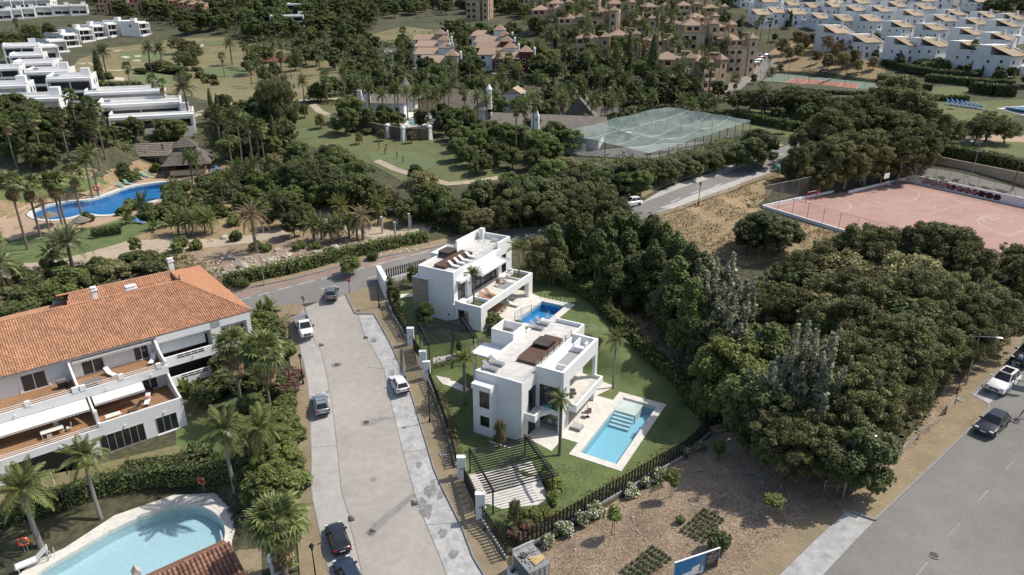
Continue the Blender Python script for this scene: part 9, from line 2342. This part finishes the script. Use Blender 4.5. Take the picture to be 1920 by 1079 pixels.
for k in range(4):a=k*1.57+.5;b=MB();b.path([(.4*math.cos(a-.3),.4*math.sin(a-.3),.9),(.36*math.cos(a),.36*math.sin(a),1.1),(.4*math.cos(a+.3),.4*math.sin(a+.3),.9)],.03,5);b.build('loop',m_whitefab,bb)
q0=S(1285,1096);q1=S(1345,1062)
hd=thing('advertising_board','advertising hoarding with villa picture and dark lettered panel at the bottom','hoarding',q1,heading((1285,1096),(1345,1062)))
hd.location.z-=.5
BW,BH=4.3,1.9
m_hsky=mat('printed_blue_sky',(.05,.20,.42),var=.15,scale=1.0,rough=.5);m_hdark=mat('printed_dark_panel',(.045,.04,.04),var=0,rough=.5)
B1('panel',m_white,hd,(-BW,-.04,.5,0,.04,.5+BH));B1('picture',m_hsky,hd,(-BW+.03,-.05,.53,-1.35,-.041,.47+BH));B1('text_panel',m_hdark,hd,(-1.34,-.05,.53,-.03,-.041,.47+BH));B1('frame',m_white,hd,(-BW-.03,-.06,.501+BH,.03,.06,.56+BH))
b=MB();b.face([(-3.6,-.055,.55),(-1.5,-.055,.55),(-1.5,-.055,1.1),(-1.9,-.055,1.5),(-2.6,-.055,1.35),(-2.6,-.055,1.05),(-3.6,-.055,.95)]);b.build('printed_villa',m_white2,hd);b=MB();b.face([(-1.95,-.058,.7),(-1.6,-.058,.7),(-1.6,-.058,1.9),(-1.75,-.058,2.1)]);b.build('printed_tower',m_greyfab,hd)
def text3(s,parent,loc,size,m,rot=(R(90),0,0),name='lettering'):
 c=bpy.data.curves.new(name,'FONT');c.body=s;c.size=size;c.align_x='CENTER';o=bpy.data.objects.new(name,c);COL.objects.link(o);o.parent=parent;o.location=loc;o.rotation_euler=rot;c.materials.append(m);bpy.context.view_layer.update();me=bpy.data.meshes.new_from_object(o.evaluated_get(bpy.context.evaluated_depsgraph_get()));bpy.data.objects.remove(o);return inst(name,me,parent,loc,rot=rot)
text3('VILLAS',hd,(-.68,-.056,2.18),.15,m_white);text3('2 LUXURY VILLAS',hd,(-.68,-.056,1.92),.155,m_white);text3('FOR SALE',hd,(-.68,-.056,1.70),.2,m_white)
for k in range(3):B1('text_rule',m_alu,hd,(-1.2,-.054,1.5-.14*k,-.2-.15*k,-.051,1.53-.14*k))
for x in(-BW+.5,-.5):B1('leg',m_steel,hd,(x-.05,-.04,-.8,x+.05,.04,.498))
for px,py,m_,lab in[(1455,322,m_greenfab,'green bottle bank beside the back road'),(1468,318,m_steel,'grey waste container beside the green bottle bank')]:
 t=thing('waste_container',lab,'waste container',S(px,py),R(25))
 if m_ is m_greenfab:b=MB();b.lathe([(.7,0),(.85,.4),(.85,1.1),(.55,1.6),(.1,1.75)],12);b.build('shell',m_,t)
 else:B1('shell',m_,t,(-.9,-.6,.15,.9,.6,1.4))
 B1('lid',m_dark,t,(-.3,-.3,1.6,.3,.3,1.72))if m_ is m_greenfab else B1('lid',m_dark,t,(-.95,-.65,1.401,.95,.65,1.55))
mc=thing('motor_scooter','red and white scooter parked at the end of the back road','scooter',S(1455,270),R(20));b=MB();b.path([(-.5,0,.5),(-.2,0,.75),(.25,0,.7)],.14,7);b.build('seat',m_black,mc);b=MB();b.path([(-.5,0,.45),(.1,0,.3),(.45,0,.55),(.5,0,1.0)],.12,7);b.build('body',m_red,mc)
for x in(-.55,.6):b=MB();b.tube((x,-.06,.25),(x,.06,.25),.25,n=12);b.build('wheel',m_rubber,mc)
# ------------------------------------------------------------------ people
m_skin=mat('skin',(.36,.20,.13),var=0);m_hair=mat('dark_hair',(.03,.02,.015),var=0)
def person(label,p,rz,top,legs,lean=0.0,stride=.25,arms=.3,s=1.0):
 t=thing('person',label,'person',p,rz,None,s)
 V=[];E=[];RD=[]
 def v(x,y,z,r):V.append((x,y,z));RD.append(r);return len(V)-1
 ly=lambda z:lean*max(0,z-.9)
 pel=v(0,0,.95,.13);wa=v(0,ly(1.12),1.12,.12);chs=v(0,ly(1.35),1.35,.14);nk=v(0,ly(1.5),1.5,.06);hd_=v(0,ly(1.6)+.02,1.6,.085);ht=v(0,ly(1.72)+.02,1.72,.075)
 E+=[(pel,wa),(wa,chs),(chs,nk),(nk,hd_),(hd_,ht)]
 for sd in(-1,1):
  hp=v(sd*.1,0,.9,.10);kn=v(sd*.11,sd*stride*.5+.05,.5,.07);an=v(sd*.11,sd*stride-.05*(sd<0),.09,.045);to=v(sd*.12,sd*stride+.16,.04,.04);E+=[(pel,hp),(hp,kn),(kn,an),(an,to)]
  sh_=v(sd*.19,ly(1.42),1.42,.065);el=v(sd*.27,ly(1.2)-sd*arms*.3,1.16,.045);wr=v(sd*.26,ly(1.0)-sd*arms*.5+.1,.93,.032);hn=v(sd*.26,ly(1.0)-sd*arms*.55+.12,.84,.035);E+=[(chs,sh_),(sh_,el),(el,wr),(wr,hn)]
 me=bpy.data.meshes.new('body');me.from_pydata(V,E,[]);o=bpy.data.objects.new('body',me);COL.objects.link(o)
 md=o.modifiers.new('skin','SKIN');sb=o.modifiers.new('sub','SUBSURF');sb.levels=1
 for i,q in enumerate(me.skin_vertices[0].data):q.radius=(RD[i],RD[i]*.85);q.use_root=(i==0)
 ev=o.evaluated_get(bpy.context.evaluated_depsgraph_get());nm=bpy.data.meshes.new_from_object(ev);bpy.data.objects.remove(o)
 for m in(m_skin,top,legs,m_black,m_hair):nm.materials.append(m)
 for f in nm.polygons:
  c=f.center;f.use_smooth=True
  f.material_index=4 if(c.z>1.66 or(c.z>1.56 and c.y<ly(1.6)-.02))else 0 if c.z>1.49 else 3 if c.z<.11 else(0 if abs(c.x)>.2 and c.z<1.15 else 2 if c.z<.98 else 1)
 inst('body',nm,t)
 b=MB()
 for sd in(-1,1):
  for k in range(5):y=ly(1.0)-sd*arms*.55+.10+.018*k;b.tube((sd*.26,y,.84),(sd*(.26-.01*(k==0)),y+.02,.75+.012*abs(k-2)),.011,.008,5)
 b.build('fingers',m_skin,t)
 return t
person('person in dark clothes striding along the right edge of the road',road_p(1919,784),R(100),m_black,m_dark,stride=.38,arms=.8)
person('person in pale blue shirt bending at the back of the black van',road_p(1904,690),R(-60),mat('pale_blue_shirt',(.45,.55,.66),var=0),m_cream,lean=.7,stride=.12)
person('person in bright blue shirt standing behind the white estate car',road_p(1892,702),R(-120),m_blue,m_dark,stride=.08)
for o in list(bpy.data.objects):
 if o.type=='EMPTY' and not o.children:bpy.data.objects.remove(o)
